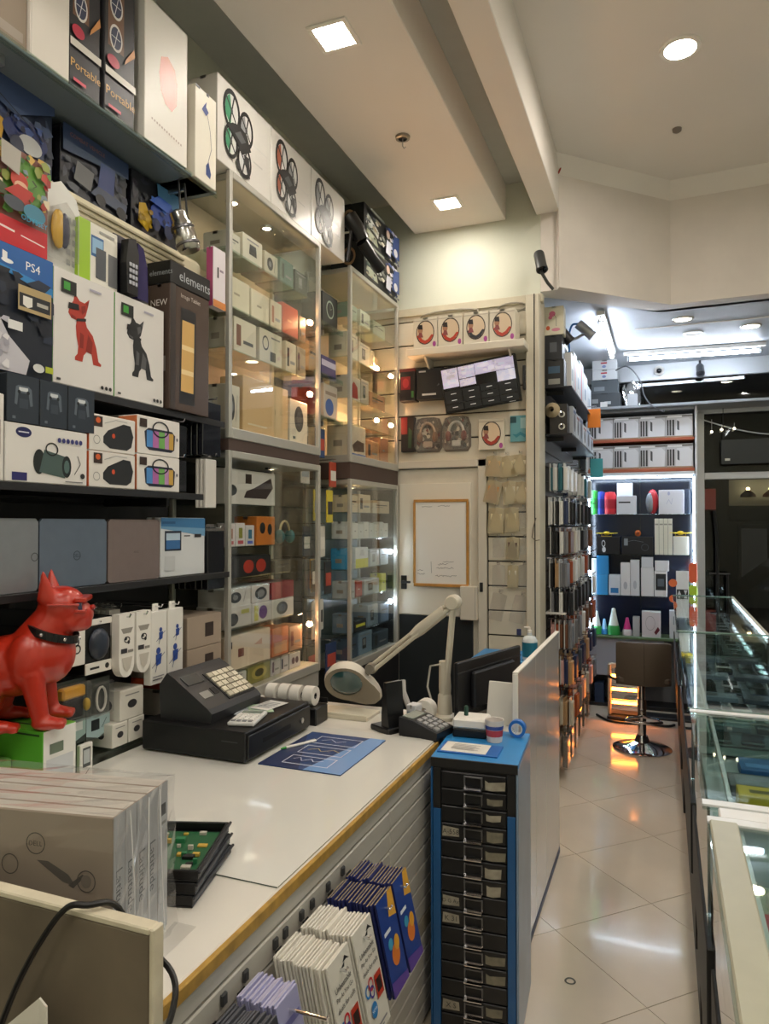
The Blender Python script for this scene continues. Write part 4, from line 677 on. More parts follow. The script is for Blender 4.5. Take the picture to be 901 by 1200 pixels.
# ------------------------------------------------------------------ card packs on the counter front
def rack(y, w, h, n, col, lb_front, lb_rest, grp, front, zt=.79, x0=-.712, x1=-.60, edge=None, cat='card pack', tilt=-13, rod=0):
    h2 = thing('peg_hook', 'chrome peg on the counter front holding %s' % grp, 'hook', (-.738, y, zt - .025)); ob('rod', MB().tube([(.008, 0, 0), (x1 + .76 + rod, 0, .002), (x1 + .763 + rod, 0, .010)], .0028, CHROME, 6), h2); ob('plate', MB().box(.008, .012, -.012, .012, -.01, .012, BLACK), h2)
    me = MB().box(-.0026, .0026, -w / 2, w / 2, -h, 0, M(col, .4, 0, 'card'), .0008, {'+Z': M(edge or col, .5, 0, 'card')}).mesh('card_pack'); r3 = random.Random(int(y * 100))
    for k in range(n):
        o = ob('card_pack', me, None, (x0 + (x1 - x0) * k / (n - 1), y + r3.uniform(-.004, .004), zt + r3.uniform(-.004, .003))); o.rotation_euler.y = R(tilt + r3.uniform(-.5, .5))
        tag(o, lb_front if k == n - 1 else lb_rest, cat, grp)
    o.rotation_euler.y = R(tilt); art(o, (.0026, -w / 2, -h), (0, 1, 0), (0, 0, 1), w, h, front); return o
sim = [('P', [(.62, .90), (.75, .94), (.93, .88), (.80, .90)], '23242a'), ('P', [(.5, .87), (.7, .9), (.66, .86)], '23242a'), ('T', 'Unbeatable', .5, .76, .05, '2a2a30'), ('T', 'Pay As You Go', .5, .68, .05, '2a2a30'), ('T', 'deals for calls', .5, .60, .045, '2a2a30'),
       ('O', .18, .44, .13, .06, .35, '2c76b8'), ('O', .36, .47, .13, .06, .35, 'c62f3a'), ('O', .36, .40, .12, .055, .35, '46308a'), ('R', .55, .28, .9, .50, 'b8341f'), ('R', .6, .33, .85, .45, '2b1a18'), ('E', .3, .25, .15, .07, '2a7cc0'), ('T', 'NOW', .3, .25, .03, 'e8f0f8'), ('R', .1, .08, .8, .10, '8a8a90'), ('R', .1, .05, .6, .065, '8a8a90')]
rack(1.26, .094, .215, 15, 'd9d5ca', 'printed white SIM card pack at the front of the nearer white row', 'plain white card edge in the nearer white row behind the printed pack', 'nearer white SIM packs', sim)
rack(1.375, .094, .215, 15, 'dcd8ce', 'printed white SIM card pack at the front of the farther white row', 'plain white card edge in the farther white row behind the printed pack', 'farther white SIM packs', sim)
blu = [('R', 0, 0, 1, 1, '1d3f8e'), ('P', [(.55, .75), (1, .7), (1, 1), (.7, 1)], 'd8a23a'), ('E', .55, .35, .24, .11, 'd8782e'), ('E', .7, .45, .16, .08, 'e0a030'), ('E', .35, .5, .14, .06, '3f9ac0'), ('R', .1, .62, .5, .66, 'dfe6f0'), ('P', [(0, 0), (1, 0), (1, .08), (0, .16)], '5a3f9a')]
rack(1.498, .09, .20, 14, '232a5e', 'blue and orange printed card pack at the front of the nearer blue row', 'dark blue card edge in the nearer blue row behind the printed pack', 'nearer blue card packs', blu, edge='8a7a5a')
rack(1.60, .09, .20, 14, '262d66', 'blue and orange printed card pack at the front of the farther blue row', 'dark blue card edge in the farther blue row behind the printed pack', 'farther blue card packs', blu, edge='8a7a5a')
rack(1.125, .075, .12, 16, '9a9ac0', 'lavender card sleeve at the front of the lavender row', 'lavender card sleeve edge in the row left of the white packs', 'lavender card sleeves', [('R', 0, 0, 1, .4, '2f4a8e'), ('R', .1, .6, .9, .7, '6a6aa0')], .79, -.712, -.635, 'b3b1c8', rod=.06)
rack(1.035, .085, .12, 14, '3b3d44', 'dark grey card sleeve at the front of the nearest row', 'dark grey card sleeve edge in the row at the bottom of the picture', 'dark card sleeves', [('R', .1, .1, .9, .9, '2a2b30')], .785, -.712, -.63, '55575e')
# ------------------------------------------------------------------ drawer cabinet
cab = thing('drawer_cabinet', 'blue-edged black cabinet of fifteen small label drawers', 'cabinet', (-.568, 2.20, 0), R(4))
BLU = M('1c5c98', .4, 0, 'blue_paint', var=.12, scale=8); BLU2 = M('2f86c6', .35, 0, 'blue_top', var=.06)
lbox('carcass', cab, -.132, .132, .004, .345, 0, .862, M('15161a', .5), .002)
ob('side_panel', MB().box(.1325, .140, 0, .35, 0, .868, M('93a9c2', .3, .2, 'side_sheet', var=.12, scale=6), .002), cab)
lbox('side_panel', cab, -.140, -.1325, 0, .35, 0, .868, BLU, .002)
lbox('top_board', cab, -.140, .140, .0, .35, .8685, .882, BLU2, .002); lbox('front_lip', cab, -.139, .139, -.004, .0, .852, .882, M('1b1b1c', .5), .001)
for sx in (-1, 1): lbox('front_stile', cab, sx * .1185 - .0125, sx * .1185 + .0125, -.003, .003, 0, .72, BLU, .001)
for sx in (-1, 1): lbox('front_stile', cab, sx * .1185 - .0125, sx * .1185 + .0125, -.003, .003, .722, .85, M('17181a', .5), .001)
DRW = M('202124', .35, .3, 'drawer_enamel', var=.3, scale=14); r4 = random.Random(8); PAPER = M('a49e8e', .7, 0, 'label', var=.3, scale=40); PAP2 = M('85806f', .7, 0, 'label', var=.3, scale=40)
for k in range(15):
    zt_ = .842 - k * .0545; d = lbox('drawer', cab, -.104, .104, -.006, .004, zt_ - .0505, zt_, DRW, .0025)
    hm = MB()
    for a in ((-.03, .03, .0, .005), (-.03, -.025, -.028, .0), (.025, .03, -.028, .0), (-.03, .03, -.032, -.026)): hm.box(a[0], a[1], -.012, -.006, zt_ - .012 + a[2], zt_ - .012 + a[3], CHROME if a[3] < 0 and a[2] < -.03 else M('77777a', .35, .8, 'dull_metal'), .001)
    hm.prism([(-.028, -.012, zt_ - .040), (.028, -.012, zt_ - .040), (.028, -.026, zt_ - .047), (-.028, -.026, zt_ - .047)], (0, 0, .003), CHROME); ob('handle', hm, d)
    if k not in (7, 8, 9, 12):
        x0, x1 = .04 + r4.uniform(-.004, .006), .094 + r4.uniform(-.012, .006); zc = zt_ - .026 + r4.uniform(-.006, .006); hh = r4.uniform(.010, .017)
        l_ = ob('paper_label', MB().prism([(x0, -.0066, zc - hh), (x0 + .02, -.0066, zc - hh - .002), (x1, -.0066, zc - hh * .8), (x1 + .002, -.0066, zc + hh), (x0 + .01, -.0066, zc + hh * r4.uniform(.5, 1)), (x0 - .001, -.0066, zc + hh)], (0, .0004, 0), r4.choice([PAPER, PAP2, PAP2])), d)
    else: l_ = None
    if k in (3, 7, 8, 13):
        zc = zt_ - .025; ob('paper_label', MB().prism([(-.10, -.0066, zc - .016), (-.045, -.0066, zc - .014), (-.047, -.0066, zc + .012), (-.098, -.0066, zc + .016)], (0, .0004, 0), PAPER), d)
        art(d, (-.10, -.0067, zc - .016), (1, 0, 0), (0, 0, 1), .055, .032, [('T', {3: 'A-558', 7: 'D G Ax', 8: 'K 31', 13: 'X S'}[k], .5, .5, .5, '3a3a36')], 'handwriting')
t = tag(ob('document', MB().box(-.105, .095, -.055, .06, 0, .004, M('1f66b4', .4, 0, 'folder'), .001), None, (-.60, 2.30, .8825), R(2)), 'blue folder with a white printed sheet on the drawer cabinet', 'folder')
lbox('sheet', t, -.095, .055, -.045, .055, .004, .0048, M('dedcd4', .6, 0, 'paper'), .0002); art(t, (-.095, -.045, .0048), (1, 0, 0), (0, 1, 0), .15, .10, [('R', .2, .75 - i * .13, .8 - .1 * (i % 2), .79 - i * .13, '8a8a8c') for i in range(5)])
cu = thing('cup', 'white paper cup with red and blue print on the drawer cabinet', 'cup', (-.552, 2.425, .8825)); ob('cup_body', MB().lathe([(.0, .002), (.026, 0), (.033, .075), (.030, .074), (.024, .004)], M('d9d3cf', .5, 0, 'paper_cup'), n=20), cu)
ob('print_band', MB().lathe([(.0281, .02), (.0302, .042)], M('b8414a', .5), n=20).lathe([(.0303, .043), (.0316, .056)], M('3a4f96', .5), n=20), cu)
t = thing('tape_roll', 'blue adhesive tape roll beside the paper cup', 'tape', (-.487, 2.50, .8825)); ob('roll', MB().lathe([(.02, -.012), (.03, -.012), (.03, .012), (.02, .012), (.02, -.012)], M('2a6fc0', .3), (0, 0, .0305), 20, 'Y'), t); ob('core', MB().lathe([(.017, -.011), (.02, -.011), (.02, .011), (.017, .011)], WHITE, (0, 0, .0305), 18, 'Y'), t)
# desk behind the cabinet
dk = thing('work_desk', 'blue-topped repair desk behind the side panel', 'desk', (-.63, 3.05, 0))
lbox('desk_top', dk, -.11, .11, -.48, .55, .85, .878, M('d9d7d0', .3), .002); lbox('leg', dk, -.10, -.06, -.47, -.43, 0, .85, STEEL); lbox('leg', dk, .05, .09, -.45, -.41, 0, .85, STEEL); lbox('leg', dk, -.10, -.06, .50, .54, 0, .85, STEEL); lbox('leg', dk, .05, .09, .50, .54, 0, .85, STEEL)
dk = thing('work_desk', 'low bench with bright blue top before the door', 'desk', (-1.0, 4.0, 0))
lbox('desk_top', dk, -.02, .40, -.12, .22, .85, .88, BLU2, .003)
for x, y in ((.01, -.10), (.36, -.10), (.01, .19), (.36, .19)): lbox('leg', dk, x - .02, x + .02, y - .02, y + .02, 0, .85, WHITE)
pn = thing('side_panel', 'tall glossy pale panel screening the repair desk from the aisle', 'panel', (-.505, 3.09, 0)); PNL = M('dcdde0', .12, .12, 'gloss_panel', .8, .4, .04, 3)
for y0, y1 in ((-.53, -.15), (-.147, .12), (.123, .53)): ob('sheet', MB().box(-.008, .008, y0, y1, .03, 1.09, PNL, .001), pn)
lbox('edge_strip', pn, -.010, .010, -.535, .535, 1.091, 1.097, WHITE, .001); lbox('edge_strip', pn, -.010, .010, -.538, -.531, .03, 1.09, WHITE, .001); lbox('base_rail', pn, -.01, .01, -.53, .53, 0, .03, M('1f3f6a', .4), .002)
mo = thing('monitor', 'black computer monitor turned away on the desk behind the panel', 'monitor', (-.66, 2.80, .8785), R(73.2))
ob('housing', MB().box(-.25, .25, -.012, .006, .02, .235, M('121316', .4), .004), mo); lbox('back_bulge', mo, -.16, .16, -.035, -.012, .05, .19, M('15161a', .45), .008); lbox('ridge', mo, -.25, .25, -.014, -.012, .192, .197, M('2b2c30', .3), .0005); lbox('stand', mo, -.10, .10, -.05, .05, 0, .008, BLACK, .003); lbox('neck', mo, -.03, .03, -.03, -.012, .008, .06, BLACK)
wb_ = thing('receipt_printer', 'white topped black receipt printer behind the paper cup', 'printer', (-.645, 2.475, .8825), R(4)); lbox('base', wb_, -.06, .06, -.05, .05, 0, .03, BLACK, .004); lbox('cover', wb_, -.06, .06, -.05, .05, .0305, .065, WHITE, .006)
ob('bottle_green', MB().lathe([(.008, .0655), (.008, .095), (.004, .10), (0, .10)], M('20463a', .3), (-.02, .0, 0), 10), wb_)
cdl = thing('desk_calendar', 'white square desk calendar tilted beside the monitor', 'calendar', (-.577, 2.64, .8785), R(8)); b = MB(); b.prism([(-.055, 0, 0), (.06, 0, 0), (.066, .03, .15), (-.045, .03, .155)], (0, .006, 0), M('dbd8cf', .6, 0, 'paper')).prism([(-.055, .07, 0), (.06, .07, 0), (.066, .036, .15), (-.045, .036, .155)], (0, .004, 0), M('c9c6bd', .6, 0, 'paper')); ob('pages', b, cdl)
sb = thing('sanitiser_bottle', 'clear pump bottle with teal label on the blue bench', 'bottle', (-.70, 3.95, .8805)); ob('bottle_body', MB().lathe([(.0, 0), (.04, .002), (.042, .02), (.042, .11), (.03, .13), (.014, .135), (.013, .15)], M('cfd8dc', .1, 0, 'clear_plastic'), n=18), sb); ob('label', MB().lathe([(.0425, .02), (.0425, .10)], M('1f6f86', .4), n=18), sb); ob('pump', MB().lathe([(.012, .15), (.012, .165), (.005, .166), (.005, .18)], WHITE, n=12).tube([(0, 0, .18), (-.03, 0, .178)], .005, WHITE, 8), sb)
tag(ob('blue_cloth', MB().box(-.04, .04, -.03, .03, 0, .02, BLU2, .008), None, (-.63, 4.03, .8805)), 'small blue folded cloth at the corner of the bench', 'cloth')
# ------------------------------------------------------------------ glass display cabinets on the left wall
CABF = M('b9b8b0', .4, .4, 'cabinet_frame'); PEACH = M('d3c8b8', .6, 0, 'cabinet_back', var=.05); BULB = emit('ffbe86', 800, 'halogen'); LED = emit('d8ecff', 34, 'led'); LEDB = emit('e2efff', 200, 'led_lamp'); DIMB = emit('ffe2b0', 45, 'dim_halogen')
def cabinet(label, y0, y1, z0, z1, shelves, bulbs, cols, back, x0=-1.955, x1=-1.655, top=(), led=()):
    w = (y1 - y0) / 2; t = thing('display_cabinet', label, 'cabinet', (x1, (y0 + y1) / 2, z0)); H = z1 - z0; d = x1 - x0; p = .022
    for ya in (-w, w - p):
        for xa in (-d, -p): lbox('post', t, xa, xa + p, ya, ya + p, 0, H, CABF, .003)
    lbox('base', t, -d, 0, -w + p, w - p, 0, .045, CABF, .003); lbox('top', t, -d, 0, -w + p, w - p, H - .03, H, CABF, .003); lbox('back', t, -d, -d + .006, -w + p, w - p, .045, H - .03, back, .001)
    for s_ in (-w + .002, w - .007): lbox('side_glass', t, -d + p, -p, s_, s_ + .005, .045, H - .03, GLASS, .0008)
    lbox('sliding_glass', t, -.010, -.006, -w + p, .03, .045, H - .03, GLASS, .0008); lbox('sliding_glass', t, -.018, -.014, -.03, w - p, .045, H - .03, GLASS, .0008)
    for z in shelves: lbox('glass_shelf', t, -d + .01, -.03, -w + p, w - p, z - z0 - .006, z - z0, GREEN, .001)
    for k, (y, z) in enumerate(bulbs):
        f = ob('lamp_holder', MB().lathe([(.019, -.004), (.016, .006), (.010, .016), (0, .018)], CHROME, (-.04, y - (y0 + y1) / 2, z - z0), 12, 'Y'), t); ob('bulb', MB().ball((-.04, y - (y0 + y1) / 2 - .008, z - z0), .013, BULB, 10, 6), f)
    for y, x in top:
        f = ob('ceiling_spot', MB().lathe([(.022, -.004), (.034, 0), (.032, -.010), (.022, -.010)], CHROME, (x - x1, y - (y0 + y1) / 2, H - .03), 16), t); ob('bulb', MB().lathe([(.021, -.006), (0, -.009)], DIMB, (x - x1, y - (y0 + y1) / 2, H - .03), 16), f)
    for y, z in led: f = ob('lamp_holder', MB().lathe([(.016, -.012), (.02, 0), (.016, .002)], CHROME, (-.04, y - (y0 + y1) / 2, z - z0), 12, 'Y'), t); ob('bulb', MB().ball((-.04, y - (y0 + y1) / 2 - .012, z - z0), .014, LEDB, 10, 6), f)
    return t
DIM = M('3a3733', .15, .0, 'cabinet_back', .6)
cabinet('near upper glass cabinet with warm spots and white boxes', 2.455, 3.285, 1.985, 3.095, (2.79, 2.55, 2.37), ((3.245, 2.67), (3.245, 2.30)), 0, PEACH, top=((2.66, -1.78), (2.95, -1.78)))
cabinet('near lower glass cabinet with speaker boxes behind the till', 2.455, 3.285, .8785, 1.935, (1.715, 1.535, 1.40, 1.19, 1.01), ((3.245, 1.12),), 0, DIM, top=((3.0, -1.78),))
cabinet('far upper glass cabinet with warm spots in front of the back wall', 3.66, 4.44, 1.985, 3.11, (2.83, 2.60, 2.36, 2.22), ((4.15, 2.62), (4.40, 2.62), (4.15, 2.29), (4.40, 2.29)), 0, PEACH)
cabinet('far lower glass cabinet with cold white lamps by the door', 3.66, 4.44, .8, 1.89, (1.70, 1.545, 1.37, 1.20, 1.0), (), 0, M('8f9aa2', .3, 0, 'cabinet_back'), top=((3.95, -1.78),), led=((4.40, 1.45), (4.40, 1.12)))
plinth = thing('plinth', 'dark plinth carrying the far lower glass cabinet', 'plinth', (-1.80, 4.05, 0)); lbox('body', plinth, -.15, .145, -.39, .39, 0, .799, DARK, .003)
bench = thing('plinth', 'dark plinth carrying the near lower glass cabinet', 'plinth', (-1.80, 2.87, 0)); lbox('body', bench, -.15, .13, -.41, .41, 0, .878, DARK, .003); lbox('top_rail', bench, .13, .137, -.41, .41, .80, .878, CABF, .002)
for y0, y1, lb in ((2.46, 3.28, 'near'), (3.665, 4.435, 'far')): tag(ob('support_board', MB().box(-1.95, -1.66, y0, y1, 1.9355 if lb == 'near' else 1.8905, 1.9845, M('4a3a34', .6, 0, 'board'), .002), None), 'dark board between the %s upper and lower glass cabinets' % lb, 'board')
# goods: (Y0, Y1, height, depth, colour, picture, label)
def pic(kind, c='2a2a2c', c2='8a8a8c'):
    return {'cup': [('P', [(.3, .3), (.7, .3), (.66, .7), (.34, .7)], c), ('R', .2, .8, .8, .86, c2)], 'ring': [('O', .5, .5, .3, .3, .25, c), ('R', .1, .06, .6, .1, c2)], 'disc': [('E', .5, .52, .34, .36, c), ('E', .5, .52, .2, .22, c2)],
            'dev': [('R', .25, .25, .55, .75, c), ('R', .3, .4, .5, .7, c2), ('R', .1, .85, .8, .89, c2)], 'txt': [('R', .15, .6, .85, .68, c), ('R', .15, .45, .6, .5, c2)], 'dots': [('E', .33, .5, .14, .22, c), ('E', .67, .5, .14, .22, c)],
            'bar': [('R', .1, .2, .3, .8, c), ('R', .4, .3, .85, .4, c2)], 'no': [('R', .3, .45, .55, .52, c2)], 'half': [('R', 0, 0, 1, .4, c), ('E', .5, .6, .2, .2, c2)], 'eye': [('E', .4, .5, .22, .3, c), ('E', .4, .5, .1, .14, c2), ('L', [(.7, .2), (.8, .8)], .006, c)]}[kind]
def goods(zs, xf, rows, where, grp):
    for y0, y1, h, d, col, p, lb in rows:
        carton(lb + ', ' + where, xf - d, xf, y0, y1, zs + .0006, zs + h, col, {'+X': p, '-Y': [('R', .3, .3, .7, .5, '9a8f84')]}, group=grp)
g = 'boxes in the near upper cabinet'
goods(2.79, -1.70, [(2.50, 2.60, .08, .12, 'd8d2c4', pic('txt'), 'small white box'), (2.62, 2.78, .115, .14, 'ddd5c4', pic('cup'), 'white box with dark cup'), (2.80, 2.92, .10, .13, 'd5ccb8', pic('eye'), 'pale box with lens'), (2.94, 3.07, .12, .14, '5f7a70', pic('bar', '33403c'), 'grey-green box'), (3.09, 3.22, .11, .13, '3d4440', pic('dev', '6a726c'), 'dark box')], 'top shelf of near upper cabinet', g)
goods(2.55, -1.70, [(2.50, 2.675, .135, .15, 'e6dcc4', pic('no', c2='b0a48c'), 'cream box'), (2.69, 2.84, .13, .15, 'e8dec6', pic('no', c2='a89c86'), 'second cream box'), (2.855, 2.955, .13, .15, 'd9cbb0', pic('bar', 'a86a4a'), 'slim cream box'), (2.965, 3.12, .15, .14, 'c4472e', pic('no', c2='e08a60'), 'red box'), (3.13, 3.20, .13, .14, '8a6a4a', pic('bar'), 'brown box')], 'second shelf of near upper cabinet', g)
goods(2.37, -1.70, [(2.49, 2.545, .13, .1, 'cfc8ba', pic('txt'), 'narrow white box'), (2.555, 2.73, .15, .16, 'e2d8c4', pic('bar', '7a4a36', '4a4a4a'), 'white box with brown stripe'), (2.76, 2.96, .155, .16, 'ddd3bf', [('O', .25, .6, .14, .22, .25, '3a3a3a'), ('R', .45, .12, .7, .4, '4a4a4a'), ('R', .5, .8, .9, .85, '6a6a6a')], 'white box with ring and dark block'), (3.0, 3.10, .15, .15, 'd9cdb6', pic('bar', '2a2a2c'), 'white box with black bar'), (3.11, 3.2, .15, .12, 'a89880', pic('bar', '5a4636'), 'tan striped box')], 'third shelf of near upper cabinet', g)
goods(2.031, -1.70, [(2.50, 2.60, .19, .12, 'ded5c6', pic('eye', '3a3a3c'), 'white box with speaker oval'), (2.625, 3.02, .25, .12, 'dcb98a', [('R', .1, .15, .5, .18, 'e8d8b8'), ('R', .68, .45, .70, .55, 'b08a5a')], 'large tan carton'), (3.04, 3.22, .215, .13, 'e0d6c4', [('E', .5, .58, .26, .3, '3d3d40'), ('E', .5, .58, .14, .17, '5a5a5e'), ('R', .15, .1, .3, .16, '55504a')], 'white box with round dark speaker')], 'floor of near upper cabinet', g)
carton('pink and white phone box with orange base hanging left of the near upper cabinet', -1.70, -1.665, 2.355, 2.44, 2.50, 2.74, 'e4dde2', {'+X': [('R', 0, 0, 1, .12, 'd88a4a'), ('R', .3, .5, .42, .68, '2a2a2e'), ('R', .5, .62, .8, .66, '9a8a9a')]}, faces={'-Y': 'c45a8a'})
g = 'boxes in the near lower cabinet'
goods(1.715, -1.70, [(2.49, 2.90, .15, .14, 'd9d2cc', [('P', [(.35, .2), (.8, .2), (.95, .55), (.9, .85), (.55, .5), (.4, .4)], '3a2a2c'), ('R', .38, .62, .5, .9, '3a2a26'), ('E', .12, .4, .1, .16, '2f3438')], 'wide white box with a dark wireless speaker')], 'top shelf of near lower cabinet', g)
goods(1.535, -1.70, [(2.50, 2.57, .095, .1, 'dccfd0', [('R', .2, .1, .8, .25, 'c8505a'), ('R', .3, .35, .7, .8, '9a5a3a')], 'small white toy box'), (2.575, 2.645, .1, .1, 'dcd4d4', [('R', .2, .1, .8, .25, 'c8505a'), ('R', .3, .35, .7, .8, '8a8a3a')], 'second small toy box'), (2.65, 2.72, .09, .1, 'd8d0d0', [('R', .2, .1, .8, .25, '5a6ac8'), ('R', .3, .35, .7, .8, '3a7a9a')], 'third small toy box'), (2.74, 2.90, .13, .12, 'd0782a', [('E', .3, .6, .15, .2, '2a2a2a'), ('E', .7, .55, .12, .2, '2a2a2a')], 'orange box with black discs')], 'second shelf of near lower cabinet', g)
goods(1.40, -1.70, [(2.56, 2.86, .09, .14, '232326', [('E', .38, .5, .14, .33, 'b8382a'), ('E', .72, .5, .14, .33, 'b8382a'), ('R', .02, .1, .12, .9, '3a3a3c')], 'black box with two red speaker discs'), (2.90, 3.05, .06, .12, '5c5346', pic('txt'), 'low brown box')], 'third shelf of near lower cabinet', g)
goods(1.19, -1.70, [(2.49, 2.70, .09, .14, 'cfc9c6', [('E', .3, .4, .2, .3, '2c2e33'), ('R', .6, .6, .9, .8, 'b8b46a')], 'white box with teardrop speaker'), (2.705, 2.87, .085, .13, 'd6d0cc', [('E', .55, .5, .22, .36, '6a4a8a'), ('R', .1, .1, .3, .9, 'c8c060')], 'white box with a purple ball'), (2.875, 3.08, .085, .13, 'd9d3cf', [('E', .45, .5, .26, .36, '3a4250'), ('E', .45, .5, .16, .22, '5d6a7e')], 'white box with blue-grey oval')], 'fourth shelf of near lower cabinet', g)
for y0, y1, c, p, lb in ((2.50, 2.70, 'd4cfcc', pic('eye', '33363c'), 'white box with round lens'), (2.71, 2.86, 'd8cfcc', pic('disc', '3a3a3e'), 'white box with grey disc'), (2.88, 3.09, '8f2f38', [('R', 0, .0, .4, 1, 'b8404a')], 'red box')): carton(lb + ', stacked on the fourth shelf of near lower cabinet', -1.84, -1.705, y0, y1, 1.278, 1.356, c, {'+X': p}, group=g)
goods(1.01, -1.70, [(2.49, 2.86, .145, .12, 'e0cdb8', [('R', .06, .65, .16, .85, '4a3a36'), ('R', .28, .35, .4, .6, '7a4a44'), ('P', [(.62, .6), (.8, .55), (.8, .75)], 'c89a7a')], 'long cream carton'), (2.88, 3.03, .13, .1, 'd87a48', [('R', .1, .1, .9, .5, 'e0a880')], 'orange carton lit by the spot'), (3.04, 3.17, .12, .1, 'b58a6a', pic('bar', '8a4a2a'), 'tan carton')], 'fifth shelf of near lower cabinet', g)
goods(.9236, -1.70, [(2.50, 2.66, .07, .12, 'c8c4c0', pic('dev'), 'flat grey box'), (2.67, 2.86, .08, .1, '8f8a4c', pic('disc', 'b8a85a', '4a4a30'), 'olive blister box'), (2.87, 2.95, .08, .1, 'd8cfd2', pic('bar', '6a4a6a'), 'white pink-striped box'), (2.955, 3.03, .08, .1, 'd8d0d2', pic('bar', '3a3a5a'), 'second white striped box'), (3.04, 3.15, .075, .1, 'cfc8c8', pic('dots', '5a3a4a'), 'white box with two dots')], 'floor of near lower cabinet', g)
t = thing('headphones', 'teal headphones behind the glass of the near lower cabinet', 'headphones', (-1.74, 3.06, 1.5365)); ob('band', MB().tube([(0, -.05 * math.cos(a), .035 + .075 * math.sin(a)) for a in [math.pi * k / 10 for k in range(11)]], .006, M('c8b48a', .4), 8), t)
for s_ in (-1, 1): ob('ear_cup', MB().ball((0, s_ * .05, .035), (.03, .016, .034), M('2a6a72', .35)), t)
# the fat stack left of the lower cabinet (seen through its side glass)
for k, (z0, h, c, lb) in enumerate(((.9, .10, 'd9cfc4', 'white carton under the orange box beside the cabinet'), (1.001, .035, 'c8502c', 'flat orange carton beside the near lower cabinet'), (1.037, .12, 'a49484', 'brown carton with dark square in the pile beside the cabinet'), (1.158, .12, 'a89888', 'top brown carton with dark square beside the cabinet'))):
    carton(lb, -1.93, -1.665, 2.20, 2.42, z0, z0 + h - .001, c, {'+X': [('R', .5, .3, .75, .75, '3a2f2c')], '-Y': [('R', .6, .3, .8, .75, '3a2f2c')]})
low = shelf('low black board under the carton pile beside the lower cabinet', -1.955, -1.665, 2.10, 2.44, .8995, .02, BLACK, 'm')
# far upper / lower cabinet goods
g = 'boxes in the far upper cabinet'
goods(2.83, -1.70, [(3.71, 3.85, .09, .12, '8a9a86', pic('txt'), 'grey-green box'), (3.90, 4.05, .10, .12, 'c5c9b4', pic('bar'), 'pale green box'), (4.1, 4.3, .09, .12, '9aa690', pic('txt'), 'green-grey box')], 'top shelf of far upper cabinet', g)
goods(2.60, -1.70, [(3.71, 3.86, .15, .12, 'd6d2bc', pic('dev', '3a4038'), 'white box with dark device'), (3.88, 4.05, .13, .12, 'd2ceb8', pic('dev', '2c3430'), 'second box with dark device'), (4.06, 4.125, .12, .12, 'c2c4ae', pic('dev', '4a5048'), 'third box with dark device')], 'second shelf of far upper cabinet', g)
goods(2.36, -1.70, [(3.72, 3.9, .14, .12, 'c9c2b0', [('P', [(.2, .1), (.8, .1), (.75, .6), (.45, .8), (.2, .5)], 'a83a30')], 'white box with red figure'), (3.91, 4.03, .15, .12, 'b8b2a2', pic('dev', '3a4a3a'), 'grey box with screen'), (4.05, 4.3, .10, .12, 'b08a6a', pic('txt'), 'tan box')], 'third shelf of far upper cabinet', g)
goods(2.031, -1.70, [(3.73, 3.98, .18, .14, 'd2c4ae', [('P', [(.2, .35), (.5, .55), (.9, .5), (.9, .2), (.3, .15)], '4a342a'), ('R', 0, 0, 1, .1, '3a62a8')], 'tan box with a brown shoe-like gadget'), (4.0, 4.2, .12, .12, 'c08a5a', pic('bar'), 'orange lit carton'), (4.22, 4.36, .16, .12, 'a8785a', pic('no'), 'brown lit carton')], 'floor of far upper cabinet', g)
g = 'boxes in the far lower cabinet'
goods(1.70, -1.70, [(3.72, 3.86, .1, .1, 'd8c8ac', pic('txt'), 'cream box'), (3.88, 4.06, .11, .1, 'dcccb0', pic('bar'), 'tall cream box'), (4.1, 4.38, .08, .1, 'cdbfa8', pic('txt'), 'long cream box')], 'top shelf of far lower cabinet', g)
goods(1.545, -1.70, [(3.71 + k * .082, 3.785 + k * .082, .10 - .008 * (k % 3), .1, 'dcdcd8' if k % 2 else 'd0d4d4', pic('no'), '%s white bottle carton' % ORD[k]) for k in range(8)], 'second shelf of far lower cabinet', g)
goods(1.37, -1.70, [(3.70, 3.78, .12, .1, '3a96c8', pic('no', c2='a8d8ee'), 'bright blue carton'), (3.83, 4.02, .12, .1, 'dfe2e4', [('R', 0, 0, 1, .45, 'd8d840'), ('P', [(.3, .6), (.7, .6), (.6, .9), (.4, .9)], 'c8ccd0')], 'white and yellow carton'), (4.05, 4.2, .1, .1, 'c9d2d8', pic('dev', '6a7a8a'), 'pale carton'), (4.22, 4.36, .1, .1, 'bcc8d0', pic('txt'), 'blue-grey carton')], 'third shelf of far lower cabinet', g)
goods(1.20, -1.70, [(3.72, 3.82, .10, .1, 'b8c0c6', pic('bar'), 'grey carton'), (3.84, 3.93, .09, .1, 'a83a40', pic('no', c2='dddddd'), 'red carton'), (3.96, 4.2, .09, .1, 'c2ccd4', pic('dev'), 'white device carton'), (4.24, 4.32, .11, .08, 'd8d86a', pic('no'), 'yellow carton')], 'fourth shelf of far lower cabinet', g)
goods(1.0, -1.70, [(3.72, 3.80, .11, .1, '6a7f94', pic('bar'), 'slate carton'), (3.82, 3.99, .06, .1, '2c3034', [('R', .1, .3, .9, .6, 'd8d84a')], 'black and yellow low carton'), (4.02, 4.18, .13, .1, '8fa2b4', pic('dev'), 'steel blue carton'), (4.22, 4.37, .12, .1, '5d7288', pic('txt'), 'dark blue carton')], 'fifth shelf of far lower cabinet', g)
goods(.846, -1.70, [(3.71, 3.86, .12, .1, '46586c', pic('txt'), 'navy carton'), (3.88, 4.08, .13, .1, '7b93aa', pic('dev'), 'blue carton'), (4.1, 4.36, .1, .1, '3d4c5a', pic('bar'), 'dark slate carton')], 'floor of far lower cabinet', g)
